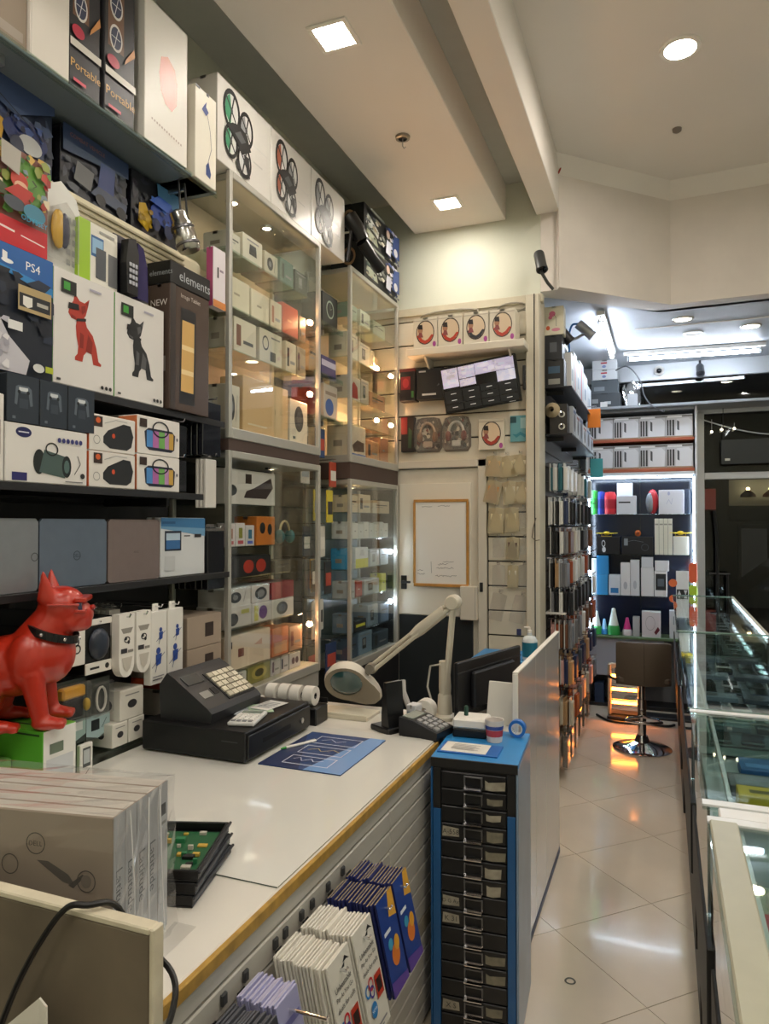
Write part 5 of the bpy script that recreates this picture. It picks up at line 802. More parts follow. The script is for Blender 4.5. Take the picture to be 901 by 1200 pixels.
# boxes on the cabinet tops
def quad(c):
    o = []
    for cx, cy, rx, ry, tint in ((.24, .70, .15, .25, c), (.50, .62, .13, .22, '8d9092'), (.22, .33, .12, .2, c), (.46, .22, .13, .2, 'c9cacb')):
        o += [('E', cx, cy, rx * .8, ry * .84, 'd2d2cf'), ('P', [(cx - rx * .75, cy - ry * .3), (cx - rx * .1, cy - ry * .75), (cx, cy), (cx - rx * .2, cy + ry * .75), (cx - rx * .7, cy + ry * .4)], tint), ('L', [(cx - rx * .6, cy + ry * .5), (cx + rx * .6, cy - ry * .5)], .02, '2a2c2e'), ('L', [(cx + rx * .3, cy + ry * .75), (cx - rx * .3, cy - ry * .75)], .02, '2a2c2e'), ('O', cx, cy, rx, ry, .24, '222426'), ('E', cx, cy, .02, .04, '4a4c4e')]
    return o + [('P', [(.14, .48), (.30, .36), (.42, .28), (.58, .40), (.50, .56), (.36, .6), (.24, .56)], '2b2d2f'), ('P', [(.28, .46), (.40, .40), (.48, .46), (.38, .54)], '55585b'), ('P', [(.44, .3), (.52, .06), (.56, .05), (.54, .3)], '333538'), ('P', [(.30, .16), (.34, .05), (.37, .06), (.34, .2)], '333538'), ('R', .62, .3, .8, .32, 'c5c3bf'), ('R', .62, .5, .9, .52, 'd2d0cc')]
for y0, y1, c, lb in ((2.37, 2.785, '3f8f6a', 'nearest white drone box with green rotors on the cabinet top'), (2.79, 3.18, 'a8604a', 'middle white drone box with reddish rotors on the cabinet top'), (3.185, 3.585, '8d9092', 'farthest white drone box with grey rotors on the cabinet top')):
    carton(lb, -1.80, -1.66, y0, y1, 3.0965, 3.45, 'd6d3cd', {'+X': quad(c), '-Y': [('R', .47, .35, .5, .7, '6a6a64'), ('R', .54, .45, .56, .7, '6a6a64')]}, rough=.3, group='white drone boxes')
t = thing('hair_dryer', 'black shiny handheld gadget leaning out between drone and black boxes', 'gadget', (-1.60, 3.72, 3.115)); ob('head', MB().tube([(-.06, -.08, .26), (-.02, -.06, .20), (.0, -.03, .14)], [.05, .045, .04], BLACK, 12), t); ob('grip', MB().tube([(.0, -.03, .13), (.03, .06, .06), (.05, .13, .02)], [.035, .032, .034], BLACK, 12), t); ob('stand', MB().tube([(-.04, -.08, .2), (-.06, -.1, .0)], .012, BLACK, 8), t)
bx2 = [('R', 0, 0, 1, 1, '1d2022'), ('P', [(.05, .5), (.4, .35), (.42, .55), (.1, .8)], 'cfd3cf'), ('P', [(.05, .12), (.4, .1), (.35, .3), (.08, .4)], 'a9b09c'), *mosaic(14, 60, .03, .05, 1, .84, ['b9c0b8', '4a5a50', '8a8f80', '2c3438', 'c9c4b4', '6a707a', '1d2022', '9a9078'], .03, .09), *mosaic(15, 24, .55, .05, 1, .95, ['2e4a8c', 'c9cad8', '1f2f62', 'a0a8c8', 'd8d2d0'], .03, .09), ('E', .62, .68, .05, .12, 'c9b0a2'), ('P', [(.55, .1), (.7, .1), (.72, .5), (.58, .5)], 'c6cad8'), ('P', [(.74, .2), (.98, .2), (.98, .9), (.8, .8)], '2e4a8c'), ('E', .86, .35, .06, .12, 'd8d8dc'), ('R', .1, .86, .5, .93, '7f867c')]
for z0, lb in ((3.112, 'lower'), (3.338, 'upper')):
    carton('%s black gadget box with bright figures print on the far cabinet top' % lb, -1.88, -1.66, 3.86, 4.42, z0, z0 + .222, '17181a', {'+X': bx2, '-Y': [('O', .55, .6, .2, .25, .3, '8a6a4a'), ('E', .3, .62, .1, .1, 'a8763a'), ('R', .3, .2, .7, .26, 'b9b9b4')]}, rough=.2, group='black gadget boxes')
# the gap between the two cabinets
for z, lb in ((2.72, 'top'), (2.44, 'middle'), (2.21, 'lower')): shelf('small glass shelf in the gap between cabinets, %s one' % lb, -1.955, -1.70, 3.30, 3.645, z, .008, GREEN)
carton('black alarm clock box in the gap between the glass cabinets', -1.85, -1.72, 3.43, 3.62, 2.7206, 2.90, '222624', {'+X': [('O', .5, .55, .25, .28, .2, '9aa89a'), ('L', [(.5, .55), (.5, .75)], .01, '9aa89a'), ('L', [(.5, .55), (.62, .6)], .01, '9aa89a')]})
carton('purple flat box lying under the alarm clock shelf', -1.85, -1.72, 3.42, 3.60, 2.4406, 2.55, '3d3a6a', {'+X': [('R', 0, .5, 1, .8, 'b8b4c8')]}); carton('white and blue box standing on the lower gap shelf', -1.85, -1.72, 3.45, 3.62, 2.2106, 2.40, 'b8b0a0', {'+X': [('E', .4, .35, .3, .25, '2f5a9a'), ('R', .1, .7, .9, .8, '8a7a6a')]})
carton('red box at the left of the lower gap shelf', -1.85, -1.74, 3.32, 3.44, 2.2106, 2.36, '8a2c28', {'+X': pic('no', c2='c9a090')}); carton('tan box beside the purple box in the gap', -1.85, -1.74, 3.31, 3.41, 2.4406, 2.60, 'a88a66', {'+X': pic('txt')})
r6 = random.Random(4)
for k, (y, z, w, h, c, lb) in enumerate(((3.37, 2.16, .10, .15, 'c8bcb0', 'white and red blister'), (3.50, 2.16, .11, .16, '2b4a7a', 'blue and white blister'), (3.60, 1.98, .08, .14, 'b04a34', 'red-orange pack'), (3.38, 1.99, .1, .14, 'd8d4cc', 'white card pack'), (3.46, 1.82, .07, .17, 'c9b42c', 'yellow strap pack'), (3.56, 1.82, .07, .18, 'd0c040', 'second yellow strap pack'), (3.40, 1.62, .08, .16, '2d3a4c', 'navy strip pack'), (3.52, 1.62, .08, .17, 'd2cfc4', 'white strip pack'), (3.38, 1.44, .08, .17, '4c4634', 'olive tool pack'), (3.50, 1.44, .11, .16, 'b8943a', 'mustard tool pack'), (3.60, 1.42, .08, .18, '3a3a3c', 'black tool pack'), (3.40, 1.22, .10, .20, 'd9d6ce', 'white paper sheet'), (3.54, 1.21, .12, .17, 'd2d0c8', 'second white paper sheet'), (3.42, .99, .14, .18, '2c3c34', 'dark green booklet'), (3.58, .97, .13, .17, '2a3d64', 'blue booklet'))):
    t = thing('hanging_pack', '%s hanging in the gap between the glass cabinets' % lb, 'pack', (-1.80 + .03 * (k % 3), y, z)); lbox('card', t, -.004, .004, -w / 2, w / 2, -h, 0, M(c, .4), .001); lbox('hang_tab', t, -.001, .001, -.012, .012, 0, .02, WRAP, .0003); lbox('print_strip', t, .0045, .006, -w * .4, w * .4, -h * .75, -h * .35, ink(r6.choice(['e2ded4', '3a3a3c', 'b84a3a', '9aa4b0'])), .0005); ob('peg', MB().tube([(-1.957 + 1.80 - .03 * (k % 3), 0, .014), (.02, 0, .014)], .0025, CHROME, 5), t)
tag(ob('gap_panel', MB().box(-1.968, -1.957, 3.29, 3.655, .8, 3.05, M('4a443c', .6)), None), 'dark back panel in the gap between the glass cabinets', 'panel')
# ------------------------------------------------------------------ back wall display
sh = thing('wall_shelf', 'cream wooden shelf on the back wall carrying the neckband boxes', 'shelf', (-1.155, 4.25, 2.75)); lbox('shelf_board', sh, -.38, .375, -.0, .2, -.045, 0, M('d9d2c2', .4), .003)
for x in (-.27, .27): ob('bracket', MB().prism([(x, .0 + .02, -.046), (x, .2, -.046), (x, .2, -.16)], (.012, 0, 0), M('c9c3b4', .4)), sh)
def neck(c): return [('E', .5, .52, .38, .4, 'd8c3a6'), ('O', .5, .52, .38, .40, .10, '4a4038'), ('P', [(.15, .42), (.3, .22), (.5, .14), (.7, .22), (.85, .42), (.76, .44), (.62, .3), (.5, .25), (.38, .3), (.26, .46)], c), ('E', .3, .6, .10, .12, 'a87a5e'), ('P', [(.2, .64), (.4, .62), (.38, .78), (.22, .78)], '2a2220'), ('P', [(.2, .36), (.42, .36), (.36, .52), (.24, .52)], '8a4a4a'), ('E', .88, .12, .07, .09, 'b0509a'), ('R', .02, .9, .98, .93, 'b9b0a0')]
for k, (x0, x1, c, lb) in enumerate(((-1.492, -1.332, 'b8402e', 'first from left, red'), (-1.327, -1.167, 'b8402e', 'second from left, red'), (-1.162, -1.002, '3a3a3e', 'third from left, black'), (-.997, -.837, 'b8402e', 'fourth from left, red'))):
    o = carton('white neckband headphone box on the back wall shelf, %s' % lb, x0, x1, 4.27, 4.41, 2.751, 2.945, 'd9d2c0', {'-Y': neck(c)}, group='neckband boxes'); lbox('hang_tab', o, -.03, .03, .0, .002, .196, .215, M('d9d2c0', .5), .0005)
for x0, x1, lb in ((-1.50, -1.10, 'left'), (-.98, -.80, 'right')):
    tag(ob('coiled_cable', MB().tube([((x0 + x1) / 2 + (x1 - x0) / 2 * math.cos(a), 4.44, 3.0 + .03 * math.sin(a)) for a in [k * .4 for k in range(17)]], .006, M('8f8a7c', .5), 6), None), 'loose %s coil of grey cable on the ledge behind the neckband boxes' % lb, 'cable')
def wallbox(label, x0, x1, z0, z1, col, a, d=.08, cat='box', rough=.4): return carton(label, x0, x1, 4.452 - d, 4.452, z0, z1, col, {'-Y': a}, cat=cat, rough=rough, seam=False)
wallbox('black and red game headset box left of the black recorder box', -1.625, -1.515, 2.44, 2.655, '201516', [('R', .1, .35, .7, .75, '8f2028'), ('E', .4, .55, .2, .15, 'c2383c'), ('R', .0, .9, 1, 1, '6a1f22'), ('R', .75, .1, .9, .3, '3f7a3a')])
wallbox('plain black recorder box beside the tilted monitor', -1.508, -1.32, 2.445, 2.645, '17171a', [('R', .1, .88, .35, .93, 'b9b9b9'), ('R', .22, .12, .72, .18, 'c9c9c5'), ('P', [(.75, .4), (.85, .44), (.82, .5)], '55555a')])
tv = thing('wall_monitor', 'tilted black monitor showing camera pictures over dark menu tiles', 'monitor', (-1.065, 4.36, 2.405)); tv.rotation_euler = (R(6), R(-7), 0)
ob('housing', MB().box(-.245, .245, 0, .035, -.04, .255, BLACK, .004), tv); SCR = lambda h, s: emit(h, s, 'screen')
lbox('screen', tv, -.235, .235, -.0016, -.0004, -.03, .245, M('1a1b1f', .15, 0, 'screen'), .0002)
tl = []
rv = random.Random(9)
def patch(x0, x1, y0, y1, cols):
    m = MB()
    m.add([(x0, -.0018, y0), (x1, -.0018, y0), (x1, -.0018, y1), (x0, -.0018, y1)], [(0, 1, 2, 3)], SCR(cols[0], .45))
    for i in range(40):
        a, b_ = rv.uniform(x0, x1 - .012), rv.uniform(y0, y1 - .01); w_, h_ = rv.uniform(.006, .05), rv.uniform(.004, .022); w_ = min(w_, x1 - a); h_ = min(h_, y1 - b_)
        m.add([(a, -.002 - i * .00002, b_), (a + w_, -.002 - i * .00002, b_ + rv.uniform(-.003, .003)), (a + w_ * .9, -.002 - i * .00002, b_ + h_), (a, -.002 - i * .00002, b_ + h_)], [(0, 1, 2, 3)], SCR(rv.choice(cols), .5))
    ob('camera_picture', m, tv)
V = ['8d86c8', 'b8b0e0', '5a4f96', 'd8d2ee', '3a3460', '7a9ad0']
patch(-.235, -.13, .12, .24, V); patch(-.125, -.02, .165, .24, V); patch(-.018, .23, .17, .242, V); patch(.115, .23, .10, .168, ['8a94c8', 'c2c6e0', 'b9b0d8']); patch(-.125, -.02, .115, .16, ['6a64a0', '4a4470', 'a8a0cc'])
tm = MB()
for i, j in itertools.product(range(4), range(3)):
    x0, z0_ = -.233 + i * .117, -.026 + j * .045
    if j == 2 and i != 2: z0_ = .060
    tm.box(x0, x0 + .112, -.0024, -.0016, z0_, z0_ + .041, M('25272b', .3, 0, 'menu_tile'), .0003).box(x0 + .04, x0 + .075, -.0028, -.0024, z0_ + .018, z0_ + .022, SCR('b9bcc0', .4), .0001)
ob('menu_tiles', tm, tv); lbox('wall_arm', tv, -.03, .03, .035, .085, .05, .15, DARK)
lbox('brand_badge', tv, .17, .21, -.003, -.0005, -.036, -.032, M('b9b9bc', .3), .0002)
wallbox('narrow black pack with silver keys right of the tilted monitor', -.822, -.772, 2.475, 2.625, '1b1b1d', [('E', .5, .8, .15, .06, '9a9a9c'), ('E', .5, .55, .15, .06, '9a9a9c'), ('E', .5, .3, .15, .06, '9a9a9c')], .03, 'pack')
wallbox('dark red and black blister box below the recorder box', -1.625, -1.535, 2.11, 2.34, '1c1415', [('R', .0, .5, .5, 1, '6f1a1c'), ('P', [(.55, .1), (.8, .1), (.85, .6), (.6, .7)], '2f4a30')], .05)
for x, c1, c2, lb in ((-1.448, '8a6a52', 'b8a08a', 'left one with brown gadget'), (-1.255, '6f3a30', 'c9c3b6', 'right one with silver gadget')):
    t = thing('blister_pack', 'rounded clear headphone blister on the back wall, %s' % lb, 'blister pack', (x, 4.452, 2.105)); h_, w_ = .23, .095
    o_ = [(-w_, .03), (-w_ + .02, 0), (w_ - .02, 0), (w_, .03), (w_, .17), (w_ * .8, h_ - .01), (w_ * .4, h_), (-w_ * .4, h_), (-w_ * .8, h_ - .01), (-w_, .17)]
    ob('card', MB().prism([(a, -.004, b_) for a, b_ in o_], (0, .004, 0), M('6f655a', .35)), t); art(t, (-.08, -.0045, .02), (1, 0, 0), (0, 0, 1), .16, .2, mosaic(int(x * -100), 40, 0, 0, 1, 1, ['3a302a', 'a89884', '8a7a6a', '55483e', 'c9bda8', '7a2f28'], .05, .14)); ob('shell', MB().prism([(a * .9, -.05, .01 + b_ * .93) for a, b_ in o_], (0, .045, 0), BLIST), t)
    ob('headphones', MB().tube([(-.05 * math.cos(a), -.025, .12 + .07 * math.sin(a)) for a in [math.pi * k / 12 for k in range(13)]], .010, M(c2, .25, .3), 8).ball((-.052, -.025, .10), (.02, .02, .035), M(c1, .3)).ball((.052, -.025, .10), (.02, .02, .035), M(c1, .3)).box(-.03, .03, -.03, -.01, .03, .07, M(c2, .3), .006), t)
o = wallbox('white neckband headphone box hanging alone below the monitor', -1.105, -.940, 2.105, 2.30, 'd9d2c0', neck('a83a2e'), .03)
o = wallbox('teal card pack with two folded hands print right of the lone neckband box', -.905, -.775, 2.15, 2.315, '5f9aa4', [('R', .0, .72, .3, .95, '1d4a52'), ('P', [(.1, .3), (.3, .15), (.5, .25), (.7, .15), (.9, .3), (.7, .28), (.5, .38), (.3, .28)], '2f7f90'), ('R', .5, .5, .9, .9, '9cc4ca')], .012, 'pack')
r7 = random.Random(2); TANB = glassy('cloudy_bag', 'efe9d8', .1, .15, .35, 'e0d6b8')
def clearpack(x, z, w, h, inner, lb, y=4.45, rot=0, d=.03):
    t = thing('hanging_pack', lb, 'pack', (x, y, z)); t.rotation_euler.y = R(rot)
    ob('bag', MB().prism([(-w / 2, -d, -h), (w / 2, -d, -h * .98), (w / 2, -d * .7, 0), (0, -d, .008), (-w / 2, -d * .7, 0)], (0, d * .6, 0), TANB if inner else BLIST), t)
    if inner: lbox('product', t, -w * .36, w * .36, -d * .95, -d * .35, -h * .9, -h * .2, M(inner, .35), .003)
    lbox('hang_tab', t, -.012, .012, -d * .6, -d * .55, .004, .03, WRAP, .0003)
    ob('peg', MB().tube([(0, 0, .018), (0, -.06, .018), (0, -.066, .026)], .0025, CHROME, 6), t)
for k, (x, z, w, h, c, lb, rt) in enumerate(((-1.0, 2.06, .11, .13, 'c8a87a', 'tan bag with pale gadget, leftmost in the top bag row', 4), (-.92, 2.055, .11, .13, 'cdbf9a', 'cream bag, middle of the top bag row', -6), (-.84, 2.06, .11, .12, 'd4cbb0', 'pale bag, rightmost in the top bag row', 5),
    (-1.0, 1.90, .10, .14, 'b0783c', 'bag with orange-brown slip, left in the second bag row', 12), (-.91, 1.895, .09, .14, 'cfc8b6', 'crinkled clear bag, middle of the second bag row', -5), (-.825, 1.89, .09, .13, 'd4cdbc', 'crinkled pale bag, right in the second bag row', 7),
    (-.99, 1.73, .10, .16, 'cfc3a0', 'yellowish bag, left in the third bag row', 3), (-.90, 1.73, .09, .15, 'c4b894', 'yellowish bag with dark dot, middle of the third bag row', -3), (-.815, 1.725, .065, .12, None, 'narrow clear case, right in the third bag row', 0),
    (-.98, 1.54, .07, .12, None, 'clear phone case left of the brown one', 0), (-.888, 1.545, .08, .135, '4a2f2a', 'dark brown wallet case in the fourth row', 2), (-.81, 1.54, .065, .1, None, 'clear phone case right of the brown one', 0),
    (-.98, 1.37, .08, .14, None, 'clear case, left in the fifth row', 0), (-.89, 1.37, .065, .14, 'c9c6bd', 'clear case with grey insert, middle of the fifth row', 0), (-.815, 1.375, .07, .145, None, 'clear case, right in the fifth row', 0),
    (-.97, 1.19, .09, .17, None, 'wide clear sleeve tilted at left in the lowest row', 12), (-.83, 1.18, .09, .17, None, 'wide clear sleeve tilted at right in the lowest row', 14))): clearpack(x, z, w, h, c, lb + ' on the back wall', rot=rt)
lbx = tag(ob('price_tag', MB().box(-.014, .014, 0, .008, 0, .04, M('3a3f6a', .4), .002), None, (-.855, 4.445, .935)), 'small dark blue clip on the lowest slat beside the bench', 'tag')
wbd = thing('whiteboard', 'wood-framed whiteboard with faint handwriting hung on the door', 'whiteboard', (-1.36, 4.44, 1.235)); OAK = M('b9853f', .5, 0, 'oak', var=.2, scale=20)
lbox('board', wbd, -.18, .18, -.012, -.004, 0, .545, M('e9e6e0', .12, 0, 'whiteboard', .6, .4), .001)
for a in ((-.185, .185, -.018, 0, -.012, .008), (-.185, .185, -.018, 0, .54, .558), (-.188, -.172, -.018, 0, .008, .54), (.172, .188, -.018, 0, .008, .54)): lbox('frame', wbd, *a, OAK, .002)
rr = random.Random(6); scr = []
def scrib(x, y, n, st, amp):
    p = [(x, y)]
    for i in range(n): p.append((x + st * (i + 1) + rr.uniform(-.004, .004), y + rr.uniform(-amp, amp)))
    return ('L', p, .0022, '4a4c52')
for a in ((.14, .935, 14, .014, .010), (.45, .945, 16, .014, .008), (.45, .25, 12, .016, .012), (.42, .205, 18, .018, .012), (.4, .11, 22, .018, .010), (.06, .17, 6, .018, .01), (.06, .13, 8, .018, .01), (.55, .28, 10, .02, .006)): scr.append(scrib(*a))
scr.append(('L', [(.32, .28), (.33, .14)], .002, '4a4c52')); art(wbd, (-.18, -.0125, 0), (1, 0, 0), (0, 0, 1), .36, .545, scr, 'handwriting')
swb = thing('switch_box', 'white plastic box at the lower right corner of the whiteboard', 'box', (-1.165, 4.42, 1.02)); lbox('body', swb, -.055, .052, -.03, .026, 0, .215, M('d3ccbd', .4), .004); lbox('seam', swb, .044, .046, -.0305, -.028, .004, .21, DARK, .0003)
# ------------------------------------------------------------------ cameras on walls and ceiling
def bullet(label, loc, rz, pitch, m, mount):
    t = thing('security_camera', label, 'camera', loc, rz); b = MB().lathe([(.0, -.06), (.03, -.06), (.033, -.05), (.033, .06), (.036, .062), (.036, .075), (.030, .075), (.028, .066), (0, .066)], m, n=18, axis='X'); o = ob('barrel', b, t); o.rotation_euler.y = R(pitch)
    ob('lens', MB().lathe([(.026, .0665), (.012, .069), (0, .069)], M('0c0c10', .05, 0, 'lens', .8), n=16, axis='X'), o)
    ob('arm', MB().tube([(0, 0, -.03)] + mount, .010, m, 8), t); return t
bullet('dark grey security camera on the ledge above the neckband boxes', (-.70, 4.36, 3.245), R(-60), 65, M('3a3c3c', .4), [(.02, 0, -.08), (-.01, .05, -.13), (-.02, .09, -.165)])
bullet('grey bullet camera with blue cable on the side slat wall', (-.50, 4.95, 2.955), R(20), 40, M('9a9da2', .35, .3), [(-.05, 0, -.06), (-.16, .0, -.10), (-.235, 0, -.10)])
tag(ob('blue_cable', MB().tube(bend([(-.54, 4.93, 2.99), (-.58, 4.92, 2.98), (-.60, 4.92, 2.90), (-.60, 4.92, 2.80), (-.66, 4.93, 2.76), (-.74, 4.95, 2.74)]), .007, M('2d6fb8', .4), 8), None), 'blue cable looping down from the grey bullet camera', 'cable')
bullet('small black camera on the side slat wall below the grey one', (-.62, 4.80, 2.90), R(20), 50, M('2a2b2e', .35), [(-.03, 0, -.06), (-.122, 0, -.09)])
t = thing('dome_camera', 'small white dome camera above the far window', 'camera', (-.042, 6.915, 3.03)); ob('base', MB().lathe([(.0, .0), (.045, .0), (.045, -.02), (.03, -.03)], WHITE, n=18, axis='Y'), t); ob('eye', MB().ball((0, -.032, -.003), .022, M('15161a', .08, 0, 'lens', .7), 12, 7), t)
bullet('small dark camera hanging above the far window beside the dome', (.30, 6.88, 3.01), R(-90), 40, M('4a4c50', .35), [(-.02, 0, .03), (-.03, 0, .085)])
# ------------------------------------------------------------------ side slat wall with rows of packs
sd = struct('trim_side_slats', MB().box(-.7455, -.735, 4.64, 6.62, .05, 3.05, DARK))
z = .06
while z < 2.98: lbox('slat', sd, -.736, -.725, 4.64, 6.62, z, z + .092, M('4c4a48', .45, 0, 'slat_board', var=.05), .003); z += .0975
r8 = random.Random(21); rows = [2.02, 1.80, 1.60, 1.395, 1.205, 1.00, .76, .50]; colsY = [4.74, 4.98, 5.22, 5.46, 5.72, 6.0, 6.3]
PC = [('black', '1c1d20'), ('brown', '6b4630'), ('red', '9a3228'), ('grey', '77787c'), ('cream', 'c9c2b0'), ('navy', '2a3658'), ('pink', 'c79a94'), ('white', 'd8d8d4'), ('rust', 'a04e2c'), ('slate', '4a5560'), ('tan', 'b08f68'), ('teal', '2c6670')]
bias = {0: [7, 7, 11, 5], 1: [0, 0, 7, 5], 2: [1, 4, 3, 2, 7, 0], 3: [3, 10, 8, 7, 0], 4: [0, 0, 3, 7], 5: [1, 8, 3, 7, 4, 6], 6: [9, 5, 6, 8, 4, 10], 7: [0, 10, 6, 8, 3, 4]}
for ri, z in enumerate(rows):
    for ci, y in enumerate(colsY):
        w = r8.uniform(.085, .10); h = r8.uniform(.155, .175); n = 4 if ri < 4 else 5
        ob('hook', MB().tube([(-.725, y, z + .012), (-.56, y, z + .012), (-.553, y, z + .022)], .003, CHROME, 5), sd)
        for k in range(n):
            nm, c = PC[r8.choice(bias[ri])]; x = -.70 + k * .03 + r8.uniform(-.003, .003); m = M(c, .4, 0, 'case')
            b = MB().box(-.003, .003, -w / 2, w / 2, -h, .012, M('c9c9c6', .3, 0, 'card') if r8.random() < .35 else m, .001).box(.0032, .0225, -w * .46, w * .46, -h * .97, -h * .08, m, .004)
            o = ob('phone_case_pack', b, None, (x, y, z - .004), R(r8.uniform(-7, 7))); tag(o, '%s case pack on side slat wall: %s row down, %s hook back, %s out' % (nm, ORD[ri], ORD[ci], ORD[k]), 'phone case', 'phone case packs on the side slat wall')
# low bundle of clear-wrapped packs at the foot
for ci, y in enumerate((4.70, 4.92, 5.16, 5.42, 5.7, 6.0)):
    for k in range(3):
        t = thing('wrapped_pack', 'clear-wrapped grey pack near the floor, %s bundle back, %s out' % (ORD[ci], ORD[k]), 'pack', (-.69 + k * .045, y, .27)); lbox('product', t, -.014, .014, -.06, .06, -.19, -.02, M(['8a8578', 'a59a86', '6a645a'][k], .4), .004); lbox('bag', t, -.017, .017, -.065, .065, -.2, .0, BLIST, .004); lbox('hang_tab', t, -.001, .001, -.015, .015, 0, .02, WRAP, .0003)
pl = thing('wall_shelf', 'white tray shelf with small cases on the side slat wall', 'shelf', (-.725, 5.0, 1.06)); lbox('shelf_board', pl, 0, .13, -.34, .34, -.012, 0, M('d5d3ce', .4)); 
for k, (dy, c) in enumerate(((-.25, 'c9c8c4'), (-.1, '8f9aa4'), (.06, 'd4cfc2'), (.2, '9fb0c0'))): pass
# upper goods on the side wall
o = carton('cream box with a pink desk lamp picture at the top of the column', -.725, -.60, 4.66, 4.76, 2.86, 3.045, 'd9d3bd', {'-Y': [('E', .42, .74, .16, .1, 'c86a8a'), ('E', .32, .62, .1, .07, 'c86a8a'), ('L', [(.5, .72), (.62, .6), (.62, .3)], .010, '33302e'), ('E', .6, .18, .22, .06, 'd48aa0'), ('E', .2, .25, .1, .08, 'c8603a')]})
for x0, x1, y0, y1, z0, z1, c, a, lb in ((-.724, -.60, 4.66, 4.80, 2.52, 2.70, '1a1b1e', [('R', .2, .5, .8, .75, '33506a'), ('R', .2, .1, .8, .3, '8a8a84')], 'black box with small blue window under the pink lamp box'), (-.724, -.61, 4.66, 4.78, 2.701, 2.858, '22252b', [('R', .3, .3, .7, .7, '555a60')], 'black box directly under the pink lamp box')):
    carton(lb, x0, x1, y0, y1, z0, z1, c, {'-Y': a})
def sshelf(label, z, y0=4.64, y1=6.3, d=.17): return shelf(label, -.725, -.725 + d, y0, y1, z, .008, DARK, 'm')
sshelf('dark side wall shelf, uppermost, under the tall white boxes', 2.519); sshelf('dark side wall shelf with the speaker boxes', 2.215); 
c = thing('megaphone', 'cream cone speaker with a black grille box on the side wall shelf', 'speaker', (-.65, 4.70, 2.216)); lbox('case', c, -.05, .065, 0, .12, 0, .20, M('2a2724', .5), .003); ob('cone', MB().lathe([(.018, -.05), (.05, -.0), (.012, .0)], M('b9a888', .4), (-.03, -.004, .16), 16, 'Y'), c)
for x, z in ((.03, .13), (.03, .05)): ob('ring', MB().lathe([(.012, -.008), (.022, -.006), (.022, 0), (.012, 0)], CHROME, (x, -.001, z), 14, 'Y'), c)
for k, (y0, y1, z1, cc, lb) in enumerate(((4.84, 4.98, 2.78, 'dfe1e4', 'first'), (5.0, 5.16, 2.82, 'd4d8de', 'second'), (5.18, 5.36, 2.80, 'e2e3e6', 'third'), (5.38, 5.6, 2.84, 'c9d0d8', 'fourth'), (5.62, 5.9, 2.80, 'dde0e4', 'fifth'), (5.92, 6.2, 2.76, 'd0d6dc', 'sixth'))): carton('tall white box on the uppermost side wall shelf, %s from the column' % lb, -.715, -.575, y0, y1, 2.5195, z1, cc, {'+X': [('R', .3, .1, .5, .95, 'c23a3a')] if k in (1, 3) else [('R', .2, .3, .6, .6, '8fa0b4')], '-Y': [('R', .35, .1, .55, .9, 'c8403a')] if k == 0 else [('R', .2, .2, .8, .5, 'aab4c0')]}, group='white boxes on the side wall')
for k, (y0, y1, z1, cc, lb) in enumerate(((4.85, 5.02, 2.42, 'aeb4bc', 'first'), (5.04, 5.22, 2.40, 'c8ced6', 'second'), (5.24, 5.45, 2.41, '9aa6b4', 'third'), (5.47, 5.7, 2.38, 'd2d6da', 'fourth'), (5.72, 6.0, 2.39, 'b4bfcc', 'fifth'), (6.02, 6.25, 2.37, 'c4ccd4', 'sixth'))): carton('grey-white gadget box on the speaker shelf, %s behind the cone speaker' % lb, -.715, -.565, y0, y1, 2.2155, z1, cc, {'+X': [('E', .5, .5, .25, .3, '3a3f4a'), ('R', .1, .8, .9, .9, '8a3a3a' if k % 2 else '3a5a8a')]}, group='gadget boxes on the side wall')
for x, y, z, c_, lb in ((-.52, 5.85, 2.55, 'e07a1e', 'orange card pack hanging at the far end of the side wall'), (-.52, 6.05, 2.17, '3f9aa0', 'teal card pack hanging at the far end of the side wall')):
    t = thing('hanging_pack', lb, 'pack', (x, y, z)); lbox('card', t, -.05, .05, -.004, .004, -.15, 0, M(c_, .4), .002); lbox('hang_tab', t, -.015, .015, -.001, .001, 0, .03, WRAP, .0003); ob('peg', MB().tube([(-.2, 0, .02), (0.02, 0, .02)], .003, CHROME, 6), t)
# ------------------------------------------------------------------ far shelves
FS = M('b3b8be', .35, .3, 'shelf_metal'); TERRA = M('a8583c', .5, 0, 'terracotta_board', var=.1)
us = thing('storage_shelf', 'shelf unit with two terracotta boards of white machine boxes', 'shelf', (-.215, 6.80, 2.06)); lbox('shelf_board', us, -.43, .455, -.17, .12, .03, .06, TERRA, .003); lbox('shelf_board', us, -.43, .455, -.17, .12, .30, .325, TERRA, .003); lbox('top_board', us, -.43, .455, -.17, .12, .565, .59, M('9a9ea4', .4), .003); lbox('base_rail', us, -.43, .455, -.17, .12, 0, .03, M('d2d6da', .4), .003)
for x in (-.45, .459): lbox('side_post', us, x, x + .018, -.17, .12, 0, .59, M('d2d4d6', .4), .003)
mb_ = [('R', 0, 0, 1, 1, 'c3c3c6'), ('P', [(.35, .05), (.95, .08), (.98, .7), (.85, .85), (.4, .82)], 'd9dade'), ('R', .04, .1, .1, .78, '2a2a2c'), ('R', .13, .1, .2, .78, '3a3a3c'), ('R', .24, .1, .31, .78, '2a2a2c'), ('P', [(.42, .35), (.5, .3), (.5, .7), (.42, .75)], '4a4c50'), ('R', .0, .9, 1, .97, '6d6a66'), ('R', .05, .88, .6, .95, 'e2e2e2'), ('R', .0, .0, 1, .07, '9a8068')]
for r_, (z0, z1) in enumerate(((2.1206, 2.33), (2.3856, 2.585))):
    for k in range(4): carton('white machine box on the %s terracotta board, %s from the left' % (('lower', 'upper')[r_], ORD[k]), -.642 + k * .2185, -.642 + k * .2185 + .214, 6.65, 6.86, z0, z1, 'd0cfcf', {'-Y': mb_}, seam=False, group='white machine boxes')
